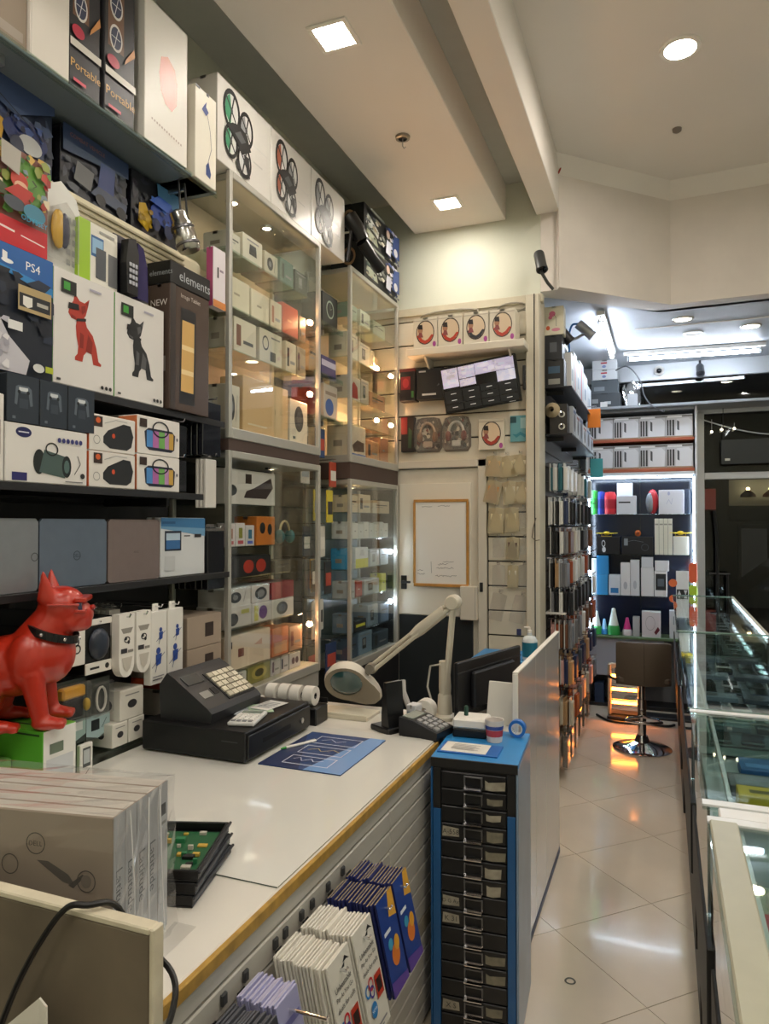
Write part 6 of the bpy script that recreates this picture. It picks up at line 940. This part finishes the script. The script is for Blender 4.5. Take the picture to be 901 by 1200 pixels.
tag(ob('ledge_board', MB().box(-.66, 2.15, 6.56, 6.915, 2.651, 2.675, M('8f949a', .4, .2), .003), None), 'long grey ledge board above the machine boxes and window', 'board')
for z0, lb in ((2.925, 'lower'), (3.015, 'upper')): carton('%s white medicine-style box with red marks above the far ledge' % lb, -.60, -.39, 6.60, 6.78, z0, z0 + .088, 'e4e6ea', {'-Y': [('R', .35, .6, .6, .75, 'c83a4a'), ('E', .48, .32, .08, .14, '8a9ac8')]})
carton('dark device with knobs on the far ledge under the two white boxes', -.63, -.36, 6.58, 6.80, 2.6756, 2.80, '3a4046', {'-Y': [('R', .1, .3, .3, .6, '8a9096'), ('R', .5, .2, .7, .4, 'b9c0c6')]}); carton('dark grey case stacked on the device of the far ledge', -.61, -.38, 6.60, 6.78, 2.8016, 2.9235, '4a5258', {'-Y': [('R', .1, .2, .5, .5, '7a828a')]})
t = thing('plastic_bag', 'clear plastic bag standing on the far ledge', 'bag', (-.27, 6.70, 2.6756)); ob('film', MB().prism([(-.06, -.05, 0), (.08, -.05, 0), (.07, -.03, .2), (.0, -.03, .24), (-.05, -.03, .18)], (0, .08, 0), BLIST), t); lbox('product', t, -.035, .05, -.03, .02, .004, .12, M('c8ccd0', .3), .006)
tag(ob('price_card', MB().box(-.03, .03, 0, .004, 0, .045, M('e6e6e6', .4), .001), None, (-.50, 6.57, 2.6756)), 'small white price card on the far ledge', 'card')
tag(ob('cable', MB().tube(bend([(-.40, 6.6, 3.0), (-.30, 6.57, 3.02), (-.2, 6.555, 2.9), (-.16, 6.55, 2.75), (-.10, 6.55, 2.66), (.0, 6.56, 2.60)]), .006, M('55565a', .5), 6), None), 'dark cable curving down across the transom to the ledge', 'cable')
# lit showcase
sc = thing('showcase', 'lit glass showcase with cold light strips at the end of the aisle', 'showcase', (-.215, 6.78, 0)); NAVY = M('1a2338', .15, .1, 'dark_mirror', .6)
lbox('back_panel', sc, -.43, .455, .10, .115, .62, 2.055, NAVY, .002); lbox('plinth', sc, -.43, .455, -.12, .115, .0, .03, DARK)
lbox('drawer_front', sc, -.43, .20, -.13, -.11, .28, .615, M('aeb6c8', .3), .003); lbox('base_rail', sc, -.43, .455, -.16, .115, .615, .64, M('5f7a58', .4), .003); lbox('side_panel', sc, -.445, -.431, -.17, .115, 0, 2.055, FS); lbox('side_panel', sc, .456, .474, -.17, .115, 0, 2.055, M('c9cdd2', .4)); lbox('partition', sc, .005, .012, -.03, .10, .64, 2.055, GREEN, .001)
for z in (1.72, 1.365, 1.0): lbox('glass_shelf', sc, -.43, .455, -.15, .10, z - .008, z, GREEN, .001)
for x in (-.425, .440): lbox('light_strip', sc, x, x + .01, -.155, -.145, .66, 2.04, LED, .001)
lbox('light_strip', sc, -.41, .44, -.15, -.142, 2.038, 2.048, LED, .001)
YF = 6.64
def sg(label, x0, x1, z, h, col, a=None, d=.10, cat='box', y=YF, **k): return carton(label, x0, x1, y, y + d, z + .0006, z + h, col, {'-Y': a} if a else None, cat=cat, seam=False, **k)
def bottle(label, x, z, r, h, col, cat='speaker', top=None):
    t = thing('portable_speaker', label, cat, (x, 6.70, z + .0006)); ob('body', MB().lathe([(0, 0), (r * .9, .002), (r, .02), (r, h * .8), (r * .75, h * .97), (0, h)], M(col, .4), n=18), t); ob('grille', MB().lathe([(r * 1.01, h * .25), (r * 1.01, h * .65)], M(top or col, .6), n=18), t); return t
bottle('lime green portable speaker, leftmost on the top showcase shelf', -.60, 1.72, .042, .22, '3fb04a', top='2a8a3a'); bottle('blue portable speaker on the top showcase shelf', -.535, 1.72, .04, .21, '2b3fb0', top='1d2a80'); bottle('red portable speaker on the top showcase shelf', -.46, 1.72, .055, .205, 'd8303c', top='b01f30')
sg('white carton at the back of the top showcase shelf', -.405, -.27, 1.72, .285, 'dfe3ec', d=.06, y=6.76); sg('white carton with dark lettering strip on the top showcase shelf', -.40, -.235, 1.72, .165, 'dde1ea', [('R', .1, .6, .7, .68, '22242a')])
t = thing('helmet_speaker', 'grey and red rounded gadget on the top showcase shelf', 'gadget', (-.10, 6.70, 1.7206)); ob('shell', MB().ball((0, 0, .11), (.05, .045, .11), M('c03038', .3), 14, 9), t); ob('front', MB().ball((-.022, -.02, .10), (.035, .035, .09), M('8d949c', .3), 12, 8), t)
sg('wide white box with faint drawing on the top showcase shelf', -.05, .155, 1.72, .21, 'dfe2ec', [('L', [(.3, .4), (.4, .6), (.5, .4), (.55, .65)], .01, '9aa2c8'), ('E', .4, .85, .05, .08, 'aeb6d8')])
bottle('black tube speaker at right of the top showcase shelf', .19, 1.72, .032, .22, '1a2230')
sg('dark box with white headphone picture on the second showcase shelf', -.575, -.375, 1.365, .155, '15171d', [('O', .3, .6, .08, .2, .3, 'd8dce2'), ('E', .32, .25, .08, .16, 'd8dce2')]); sg('black box with silver gadget outline on the second showcase shelf', -.36, -.10, 1.365, .155, '181a20', [('L', [(.1, .7), (.4, .8), (.7, .7)], .01, '7a828c'), ('R', .08, .5, .2, .9, '8a929c'), ('O', .75, .4, .12, .2, .15, '4a525c')])
def drone(label, x, z):
    t = thing('toy_drone', label, 'toy drone', (x, 6.69, z)); YL = M('e0c020', .4); b = MB().ball((0, 0, .03), (.03, .03, .018), YL, 10, 6)
    for sx in (-1, 1):
        for sy in (-1, 1): b.tube([(0, 0, .03), (sx * .055, sy * .035, .028)], .006, YL, 6)
    ob('frame', b, t)
    for sx in (-1, 1):
        for sy in (-1, 1): ob('rotor', MB().lathe([(.004, .03), (.03, .034), (.034, .03), (.03, .028)], M('e8d040', .4), (sx * .06, sy * .035, 0), 12), t)
    ob('skid', MB().tube([(-.04, -.02, .02), (-.045, -.025, .002), (.045, -.025, .002), (.04, -.02, .02)], .003, M('c9a81a', .4), 6), t)
drone('yellow toy drone on the dark headphone box of the showcase', -.49, 1.5206); drone('yellow toy drone on a white box at the right of the showcase', .125, 1.5256)
t = thing('mini_speaker', 'tiny orange round speaker on the black box of the showcase', 'speaker', (-.225, 6.69, 1.5206)); ob('body', MB().ball((0, 0, .03), (.026, .022, .03), M('d8702c', .4)), t); ob('grille', MB().lathe([(.014, -.023), (0, -.025)], M('8a3a1a', .5), (0, 0, .03), 12, 'Y'), t)
for k in range(4): sg('tall slim cream carton on the second showcase shelf, %s from the left' % ORD[k], -.085 + k * .0365, -.0505 + k * .0365, 1.365, .315, 'dcdccf', [('R', .1, .82, .9, .86, '9a9a90')], d=.09, group='tall slim cartons')
sg('white box under the right yellow drone', .065, .19, 1.365, .16, 'dfe0d8')
for x0, x1, z0, h, c, lb in ((-.645, -.575, 1.0, .32, 'd6e2ee', 'tall white and pale box at left'), (-.574, -.475, 1.18, .17, '2f8fd0', 'bright blue upper box'), (-.574, -.48, 1.0, .178, '3a9ad8', 'lower blue box'), (-.47, -.375, 1.0, .18, 'dbe6f2', 'white square box with blue corner'), (-.37, -.29, 1.0, .29, 'e2e6ec', 'white tall box'), (-.288, -.213, 1.0, .315, 'd9dee6', 'second white tall box'), (-.199, -.095, 1.0, .25, 'e0e4ea', 'broad white box'), (-.195, -.10, 1.2512, .09, 'd4dae4', 'small white box on the broad white box')):
    o = sg('%s on the third showcase shelf' % lb, x0, x1, z0 if z0 != 1.18 else 1.1786, h if z0 != 1.2512 else .09, c, [('R', .15, .1, .85, .35, '2f7fc4')] if 'blue' in lb and 'white' in lb else ([('E', .5, .3, .2, .12, 'b4bcc8')] if 'tall' in lb else None))
sg('white box with black camera window on the third showcase shelf', -.09, .015, 1.0, .22, 'e4e6ec', [('R', .1, .25, .9, .9, '20242a'), ('R', .25, .4, .75, .7, '59646f')]); o = sg('tilted white packet leaning at the top of the third showcase shelf', -.085, .03, 1.2212, .09, 'e2e6ee'); o.rotation_euler.y = R(0)
def cone(label, x, z, r, h, c1, c2):
    t = thing('lamp_toy', label, 'lamp', (x, 6.69, z + .0006)); ob('base', MB().lathe([(0, 0), (r, .002), (r, h * .25), (r * .8, h * .35), (0, h * .35)], M(c1, .4), n=16), t); ob('cone', MB().lathe([(r * .8, h * .35), (r * .45, h * .75), (r * .3, h * .97), (0, h)], M(c2, .4), n=16), t)
for a in (('white and green cone lamp, left on the lowest showcase shelf', -.585, .64, .05, .21, '3fae5a', 'e2eee8'), ('small blue cone lamp on the lowest showcase shelf', -.515, .64, .032, .14, '3a8ad8', '8fc4ee'), ('larger white cone lamp with green foot on the lowest showcase shelf', -.435, .64, .055, .24, '2f9a48', 'e4efe6'), ('pink and white gadget on the lowest showcase shelf', -.32, .64, .042, .16, 'e6dde4', 'd83a8a')): cone(*a)
sg('grey box on the lowest showcase shelf', -.27, -.214, .64, .17, 'b4b8bc'); sg('white box with dark red gadget picture on the lowest showcase shelf', -.195, -.04, .64, .225, 'dfdce4', [('O', .45, .55, .25, .28, .06, '9a9aa4'), ('P', [(.65, .2), (.75, .1), (.95, .3), (.85, .42)], '6a1f30')])
sg('white box beside the counter glass on the lowest showcase shelf', .03, .18, .64, .24, 'd9dce2', [('R', .2, .5, .8, .8, '9aa4ae')])
for x, z, r_, c, lb in ((.06, 1.125, .034, 'e0703a', 'upper orange disc left of the white strip'), (.06, .99, .032, 'e0703a', 'lower orange disc left of the white strip')):
    t = thing('orange_disc', lb + ' on the showcase glass', 'disc', (x, 6.60, z)); ob('disc', MB().lathe([(0, -.006), (r_, -.006), (r_, 0), (0, 0)], M(c, .4), n=20, axis='Y'), t); ob('sucker', MB().lathe([(.01, 0), (.012, .025), (0, .025)], WHITE, n=10, axis='Y'), t)
t = thing('hanging_strip', 'white card strip with black window hanging before the showcase', 'card', (.135, 6.60, .90)); lbox('card', t, -.05, .05, 0, .004, 0, .33, M('e6eaee', .4), .001); art(t, (-.05, -.0001, 0), (1, 0, 0), (0, 0, 1), .1, .33, [('R', .05, .36, .95, .52, '1d2024'), ('P', [(.1, .38), (.4, .38), (.25, .5)], 'd9dde2'), ('P', [(.6, .5), (.9, .5), (.75, .38)], 'd9dde2')])
for z, h, c, lb in ((1.13, .17, 'e0603a', 'upper orange-red rounded card'), (1.02, .09, 'b8d838', 'small lime card'), (.83, .17, 'd84a44', 'lower red rounded card')):
    tag(ob('hanging_card', MB().prism([(-.03, 0, .02), (-.02, 0, 0), (.02, 0, 0), (.03, 0, .02), (.03, 0, h - .02), (.02, 0, h), (-.02, 0, h), (-.03, 0, h - .02)], (0, .004, 0), M(c, .4)), None, (.218, 6.595, z)), lb + ' hanging at the right post of the showcase', 'card')
# dark cavity under showcase
carton('dark blue box in the dark space under the showcase', -.60, -.52, 6.66, 6.84, .0306, .2, '22385a'); carton('black box in the dark space under the showcase', -.50, -.30, 6.70, 6.86, .0306, .22, '15161a')
# ------------------------------------------------------------------ bar stool and heater
st = thing('bar_stool', 'brown upholstered bar stool with chrome pole and round base', 'stool', (-.165, 5.50, 0), R(6))
UPH = M('5d5044', .55, 0, 'leatherette', var=.06); ob('base', MB().lathe([(0, .0), (.20, .0), (.205, .008), (.19, .016), (.12, .03), (.055, .055), (.038, .10), (0, .10)], CHROME, n=36), st); ob('pole', MB().lathe([(.03, .10), (.03, .36), (.022, .362), (.022, .50), (0, .50)], CHROME, n=18), st)
b = MB(); n = 14; pr_ = [(-.19, .52), (-.19, .56), (-.13, .585), (.12, .585), (.185, .60), (.20, .66), (.205, .80), (.195, .815), (.18, .80), (.172, .66), (.16, .63)]
b2 = MB(); vs = []; fs = []
back = [(-.185, .0), (-.185, .275), (-.165, .300), (.165, .300), (.185, .275), (.185, .0)]
for i in range(n + 1):
    u = -1 + 2 * i / n; x = .184 * u; cy = -.205 + .05 * u * u; e = .012 * max(0, abs(u) - .85) / .15
    for (yy, zz) in ((cy, .495), (cy - .012, .52), (cy - .014, .76 - e), (cy - .006, .795 - e), (cy + .012, .80 - e), (cy + .024, .785 - e), (cy + .022, .55), (cy + .018, .50)): vs.append((x, yy, zz))
for i in range(n):
    for j in range(8): fs.append((i * 8 + j, i * 8 + (j + 1) % 8, (i + 1) * 8 + (j + 1) % 8, (i + 1) * 8 + j))
fs += [tuple(range(8)), tuple(reversed(range(n * 8, n * 8 + 8)))]
b2.add(vs, fs, UPH, True); bo = ob('backrest', b2, st); ob('seam', MB().tube([(0, -.2195, .50), (0, -.2195, .76), (0, -.212, .80)], .0025, M('4a3f36', .6), 6), bo)
ob('seat', MB().box(-.18, .18, -.19, .19, .50, .56, UPH, .02), st); ob('seat_plate', MB().box(-.09, .09, -.09, .09, .485, .50, CHROME, .003), st)
ob('lever', MB().tube([(-.06, 0, .49), (-.19, -.02, .50), (-.235, -.03, .52)], [.006, .008, .012], DARK, 8), st); ob('footrest', MB().tube([(.0, -.03, .24), (-.10, -.10, .24), (-.12, -.16, .24), (-.06, -.20, .24), (.06, -.20, .24), (.12, -.16, .24), (.10, -.10, .24), (0, -.03, .24)], .010, CHROME, 8), st)
ht = thing('quartz_heater', 'glowing orange bar heater on the floor behind the stool', 'heater', (-.33, 6.25, 0)); HOT = emit('ff8a2a', 30, 'hot_bar')
ob('case', MB().box(-.115, .125, .02, .06, .04, .46, M('c9b8a0', .4), .006).box(-.125, -.10, -.03, .06, .04, .46, M('b8a890', .4), .006).box(.11, .135, -.03, .06, .04, .46, M('b8a890', .4), .006), ht); lbox('reflector', ht, -.10, .11, .012, .019, .08, .42, CHROME, .001)
for z in (.14, .25, .36): ob('hot_bar', MB().tube([(-.095, 0, z), (.105, 0, z)], .011, HOT, 10), ht)
for k in range(6): ob('guard_wire', MB().tube([(-.105, -.032, .09 + k * .065), (.115, -.032, .09 + k * .065)], .002, CHROME, 5), ht)
lbox('base', ht, -.13, .14, -.06, .09, 0, .038, DARK, .006)
tag(ob('cable', MB().tube(bend([(-.55, 6.3, .012), (-.45, 6.15, .012), (-.3, 6.12, .012), (-.15, 6.16, .012), (.0, 6.14, .012), (.06, 6.2, .012)]), .010, BLACK, 8), None), 'black cable lying on the floor before the heater', 'cable')
tag(ob('floor_mat', MB().box(-.25, .1, 6.35, 6.52, 0, .02, DARK, .004), None), 'dark flat tray on the floor beside the heater', 'tray')
tag(ob('rubber_ring', MB().lathe([(.013, .001), (.017, .004), (.020, .001)], M('6a6a66', .5), (-.325, 2.62, 0), 18), None), 'small grey ring lying on the tiles near the drawer cabinet', 'ring')
r9 = random.Random(12)
# ------------------------------------------------------------------ glass counter at right
KB = M('17181b', .5, 0, 'kick_board', var=.25, scale=8); RAIL = M('a9a894', .35, 0, 'cream_rail', var=.06); CR2 = M('c9cdd0', .3, .5, 'case_frame'); ZT = 1.03
def case(label, y0, y1, x0, near=False):
    w = (y1 - y0) / 2; t = thing('glass_counter', label, 'counter', (x0, (y0 + y1) / 2, 0)); D = .46
    for k, (a, b_) in enumerate(((.02, .26), (.262, .50), (.502, .73))): lbox('kick_board', t, .03 - .012 * k, .045 - .012 * k, -w + .004, w - .004, a, b_, KB, .003)
    lbox('deck', t, .03, D - .02, -w + .004, w - .004, .73, .75, M('cfd3d8', .4), .002); lbox('back_panel', t, D - .02, D - .005, -w + .004, w - .004, .02, .98, M('4a5058', .4), .002)
    for y in (-w + .003, w - .018): lbox('end_glass', t, .02, D - .02, y, y + .005, .75, ZT - .01, GREEN, .0008)
    lbox('front_glass', t, .010, .016, -w + .02, w - .02, .75, ZT - .008, GREEN, .0008); lbox('top_glass', t, 0, D, -w + .002, w - .002, ZT - .007, ZT, GREEN, .0015)
    bw = .03 if y1 < 2.6 else .007
    for y in (-w + .002, w - .002 - bw): lbox('cross_bar', t, .0, D, y, y + bw, ZT + .0002, ZT + .006, M('d9dcde', .3, 0, 'case_frame') if bw > .01 else M('6f8a80', .2, 0, 'glass_edge'), .001)
    lbox('inner_bar', t, .055, .065, -w + .02, w - .02, ZT - .02, ZT - .0072, CR2, .001); lbox('outer_bar', t, D - .012, D + .004, -w, w, ZT + .0002, ZT + .008, M('d9d4c4', .35), .001)
    lbox('shelf_board', t, .03, D - .03, -w + .02, w - .02, .885, .891, M('97a3ad', .35, 0, 'shelf_board') if not near else GREEN, .001)
    lbox('light_strip', t, D - .011, D - .001, -w + .05, w - .05, ZT - .022, ZT - .012, emit('dfeaff', 14, 'led'), .001)
    if near: lbox('cream_rail', t, .004, .055, -w + .03, w - .03, ZT + .0002, ZT + .010, RAIL, .003)
    return t
case('nearest glass display counter with cream rail', .45, 1.60, .075, True); case('second glass display counter, before the white cross bars', 1.66, 2.50, .07); case('third glass display counter along the aisle', 2.505, 4.30, .065); case('farthest glass display counter near the showcase', 4.305, 6.48, .055)
tag(ob('cross_shelf', MB().box(.10, .50, 1.602, 1.658, .90, 1.034, M('dfe1e2', .35), .003), None), 'white cross panel between the nearest and second glass counters', 'panel')
PH = [('black', '1c2028'), ('dark grey', '33373d'), ('silver', 'a9afb6'), ('white', 'd4d8dc'), ('navy', '22304e'), ('slate', '55606c')]
def phone_row(y, idx, xs, z, grp):
    for k, x in enumerate(xs):
        nm, c = r9.choice(PH); L_, w_ = r9.uniform(.13, .15), r9.uniform(.064, .072)
        o = ob('phone', MB().box(-L_ / 2, L_ / 2, -w_ / 2, w_ / 2, 0, .009, M(c, .25, .2, 'phone'), .003), None, (x, y, z), R(90 + r9.uniform(-3, 3) if xs is XS3 else r9.uniform(-3, 3)))
        art(o, (-L_ / 2, -w_ / 2, .009), (1, 0, 0), (0, 1, 0), L_, w_, [('R', .07, .06, .93, .94, M('0c1017', .06, 0, 'phone_screen', .8))] if nm not in ('white', 'silver') else [('R', .1, .06, .9, .94, M('2a3440', .08, 0, 'phone_screen', .8)), ('E', .05, .5, .02, .05, '55585c')], 'screen')
        tag(o, '%s phone in farthest glass counter, %s row from its far end, %s from aisle' % (nm, ORD[idx], ORD[k]), 'phone', grp)
XS3 = (.17, .27, .37, .46)
tr = 0
for j in range(12):
    y = 6.30 - j * .165; tg = tag(ob('display_tray', MB().box(-.17, .19, -.075, .075, 0, .006, M('46525e', .4), .002).box(-.17, .19, .069, .075, .006, .016, M('7f8c96', .4), .001), None, (.29, y, .892)), 'dark phone tray with pale rim, %s from the far end of the glass counter' % ORD[j], 'tray', 'phone trays'); phone_row(y, j, XS3, .8985, 'phones in the far glass counter')
for j in range(11):
    y = 4.18 - j * .15
    tg = tag(ob('display_tray', MB().box(-.17, .19, -.07, .07, 0, .006, M('53606c', .4), .002), None, (.29, y, .892)), 'plain dark tray, %s from the far end of the third glass counter' % ORD[j], 'tray', 'gadget trays')
    if j % 3 == 0:
        for k, x in enumerate((.20, .37)): o = carton('flat %s gadget carton in third glass counter, %s row, %s' % (('grey-blue', 'slate')[k], ORD[j], ('aisle side', 'window side')[k]), x - .075, x + .075, y - .045, y + .045, .8985, .918, ('6f8294', '3f4a58')[k], {'+Z': [('R', .1, .2, .5, .8, '2a323c'), ('R', .6, .5, .9, .6, 'a9b6c0')]}, seam=False)
    else:
        for k, x in enumerate((.17, .27, .37, .45)):
            nm, c = r9.choice(PH); b = MB().box(-.035, .035, -.055, .055, 0, .012, M(c, .25, .2, 'phone'), .004).box(-.029, .029, -.047, .047, .012, .0128, M('0f141b', .08, 0, 'phone_screen', .8), .0002); o = ob('phone', b, None, (x, y, .8985), R(r9.uniform(-6, 6))); tag(o, '%s phone in third glass counter, %s tray from its far end, %s from aisle' % (nm, ORD[j], ORD[k]), 'phone', 'phones in the third glass counter')
for x0, x1, y0, y1, z, h, c, a, lb in ((.17, .45, 2.02, 2.10, .892, .05, 'c2b02a', [('R', .1, .3, .8, .6, '5a5418')], 'long yellow box in the second glass counter'), (.20, .36, 2.30, 2.42, .892, .03, '2f5f9a', [('R', .1, .2, .9, .5, '5a8ac4')], 'blue flat box in the second glass counter'), (.38, .50, 2.14, 2.26, .892, .035, '8f98a0', [('R', .2, .2, .8, .8, '4a525a')], 'grey flat box in the second glass counter'), (.16, .33, 2.15, 2.26, .892, .03, '3a4650', [('R', .1, .1, .6, .9, '6a7884')], 'slate flat box in the second glass counter'), (.15, .50, 1.74, 1.90, .892, .025, '9fb4c8', [('R', .05, .1, .95, .4, '5f86b0'), ('R', .05, .5, .8, .8, 'd0d8e0')], 'pale blue bag-like pack near the front of the second glass counter'), (.10, .15, 4.6, 5.2, .892, .06, 'd8dce2', [('R', .1, .1, .9, .3, '9aa4b4')], 'long white box at the aisle side of the farthest glass counter'), (.09, .14, 5.4, 6.2, .892, .07, 'd4d9e2', [('R', .1, .5, .9, .7, 'b0bac8')], 'second long white box at the aisle side of the farthest glass counter')):
    carton(lb, x0, x1, y0, y1, z, z + h, c, {'+Z': a}, seam=False)
t = thing('toy_star', 'yellow folded gadget on a grey case at the aisle side of the third counter', 'gadget', (.115, 3.95, .892)); lbox('case', t, -.025, .025, -.1, .06, 0, .04, M('8f959a', .4)); ob('top', MB().prism([(-.024, -.06, .04), (.024, -.06, .04), (.012, 0, .04), (.024, .05, .04), (-.024, .05, .04), (-.012, 0, .04)], (0, 0, .014), M('e0c838', .4)), t)
for y0, y1, c, lb in ((2.60, 2.95, 'c9ccce', 'pale'), (3.0, 3.3, 'd8dade', 'white'), (3.35, 3.75, 'a9b8cc', 'blue-grey')): carton('%s slim box along the aisle glass of the third counter' % lb, .092, .135, y0, y1, .892, .94, c, {'+Z': [('R', .2, .1, .8, .5, '8b97a6')]}, seam=False)
g = 'goods in the nearest glass counter'
for x0, x1, y0, y1, z, h, c, a, lb, rz in ((.150, .33, 1.29, 1.41, .892, .06, 'a8283a', [('R', .15, .3, .6, .6, 'd8a0a8'), ('L', [(.2, .75), (.8, .8)], .01, 'e8c8c8')], 'crimson box in the nearest glass counter', 5), (.155, .34, 1.43, 1.54, .892, .04, '9aa694', [('R', .1, .1, .9, .4, '6a7a5a')], 'grey-green bag pack behind the crimson box', -6), (.15, .37, 1.08, 1.25, .752, .05, '26282c', None, 'black case on the lower deck of the nearest glass counter', 8), (.15, .40, .80, 1.02, .752, .06, '1d1f22', None, 'black bag-like box at the bottom right of the nearest glass counter', 0)):
    carton(lb, x0, x1, y0, y1, z + .0003, z + h, c, {'+Z': a} if a else None, seam=False, rz=R(rz))
tag(ob('white_cap', MB().lathe([(0, 0), (.022, .0), (.022, .02), (.012, .03), (0, .03)], WHITE, (.19, 1.47, .9325), 14), None), 'small white knob lying on the grey-green pack', 'cap')
tag(ob('ring_strap', MB().lathe([(.03, .001), (.04, .006), (.044, .001)], M('c9c2b4', .4), (.205, 1.19, .8028), 18), None), 'pale ring strap on the black case in the nearest counter', 'ring')
# ------------------------------------------------------------------ outside
hs = thing('street_building', 'street building across the road with two warm lamps and glass doors', 'building', (2.2, 13.2, -.12)); lbox('facade', hs, -4, 6, 0, .3, 0, 6, M('4a4030', .8, 0, 'facade', var=.15), .01)
for k, x in enumerate((-1.05, -.55, -.05, .45)): 
    d_ = lbox('door_frame', hs, x - .02, x + .46, -.03, 0, .02, 1.75, M('2b2721', .5), .005); lbox('pane', hs, x + .03, x + .41, -.036, -.03, .1, 1.68, emit('6a5838', .12, 'dim_window'), .002)
lbox('lintel', hs, -1.2, 1.2, -.05, 0, 1.8, 2.05, M('6a5a40', .7), .005); lbox('lit_band', hs, -1.2, 1.2, -.02, 0, 2.06, 2.5, emit('b89a58', .16, 'lit_wall'), .004)
for x in (-.93, -.60): f = ob('pendant', MB().lathe([(.02, .1), (.11, .02), (.12, -.02), (.0, -.03)], M('8a4a2a', .5), (x, -.2, 2.22), 14), hs); ob('bulb', MB().ball((x, -.2, 2.33), .03, emit('ffe0a0', 25, 'street_bulb'), 8, 5), f)
lbox('red_sign', hs, -1.62, -1.40, -.04, 0, 2.0, 2.35, emit('c8401c', .35, 'sign'), .004)
cr_ = thing('parked_car', 'dark parked car outside, seen through the window above the counter', 'car', (1.75, 10.4, -.12)); CARP = M('0d0e10', .15, .3, 'car_paint', .6, .5)
prof = [(-1.9, .25), (-1.95, .55), (-1.6, .80), (-.9, .88), (-.35, 1.32), (.9, 1.36), (1.6, .95), (1.95, .85), (2.0, .3)]
ob('body', MB().prism([(x, -.8, z) for x, z in prof], (0, 1.6, 0), CARP), cr_); ob('window', MB().prism([(-.75, -.805, .9), (-.3, -.805, 1.26), (.85, -.805, 1.3), (1.4, -.805, .95)], (0, .004, 0), M('1b2026', .05, 0, 'car_glass', .8)), cr_)
for x in (-1.25, 1.25): w_ = ob('wheel', MB().lathe([(.18, -.1), (.31, -.1), (.33, 0), (.31, .1), (.0, .1)], M('0a0a0a', .7), (x, -.75, .33), 24, 'Y'), cr_); ob('rim', MB().lathe([(0, -.11), (.19, -.105), (.2, -.09)], M('55585c', .3, .8), (x, -.75, .33), 12, 'Y'), w_)
ob('headlight', MB().ball((-1.86, -.55, .62), (.08, .14, .05), M('c8ccd0', .1), 10, 6), cr_); ob('mirror', MB().ball((-.62, -.86, .98), (.09, .06, .06), M('d0d4d8', .1, .8), 10, 6), cr_)
t = thing('sign_board', 'dark screen-like board hanging inside the upper far window', 'sign', (.66, 6.835, 2.155)); lbox('panel', t, -.20, .50, 0, .03, .0, .215, M('22282a', .35), .003); lbox('clip', t, -.17, -.13, -.004, 0, .03, .05, M('d8d8d0', .4), .001); ob('hanging_wire', MB().tube([(-.18, .015, .215), (-.18, .03, .50)], .003, DARK, 5).tube([(.3, .015, .215), (.3, .03, .50)], .003, DARK, 5), t)
fl_ = thing('string_lights', 'sagging white string with three small lit bulbs in the upper far window', 'string lights', (.27, 6.89, 2.55)); ob('string', MB().tube([(-.0 + k * .1, 0, .03 - .18 * math.sin(math.pi * min(k, 9) / 14)) for k in range(10)], .006, M('c9ccd0', .4), 6), fl_)
for x, z in ((.12, -.10), (.20, -.085), (.30, -.08)): ob('bulb', MB().ball((x, .0, z), .011, emit('fff2d0', 8, 'string_bulb'), 8, 5).tube([(x, 0, z + .01), (x, 0, z + .05 + .06 * (x < .15))], .002, M('c9ccd0', .4), 4), fl_)
tag(ob('black_stand', MB().tube([(.42, 6.80, 0), (.42, 6.80, 1.5), (.40, 6.78, 1.75)], .014, BLACK, 8).tube([(.36, 6.8, 1.2), (.52, 6.8, 1.2)], .010, BLACK, 8).tube([(.42, 6.7, .02), (.42, 6.9, .02)], .012, BLACK, 8).tube([(.50, 6.8, 0), (.50, 6.8, 1.2)], .010, BLACK, 8), None), 'thin black stand frame by the far window post', 'stand')
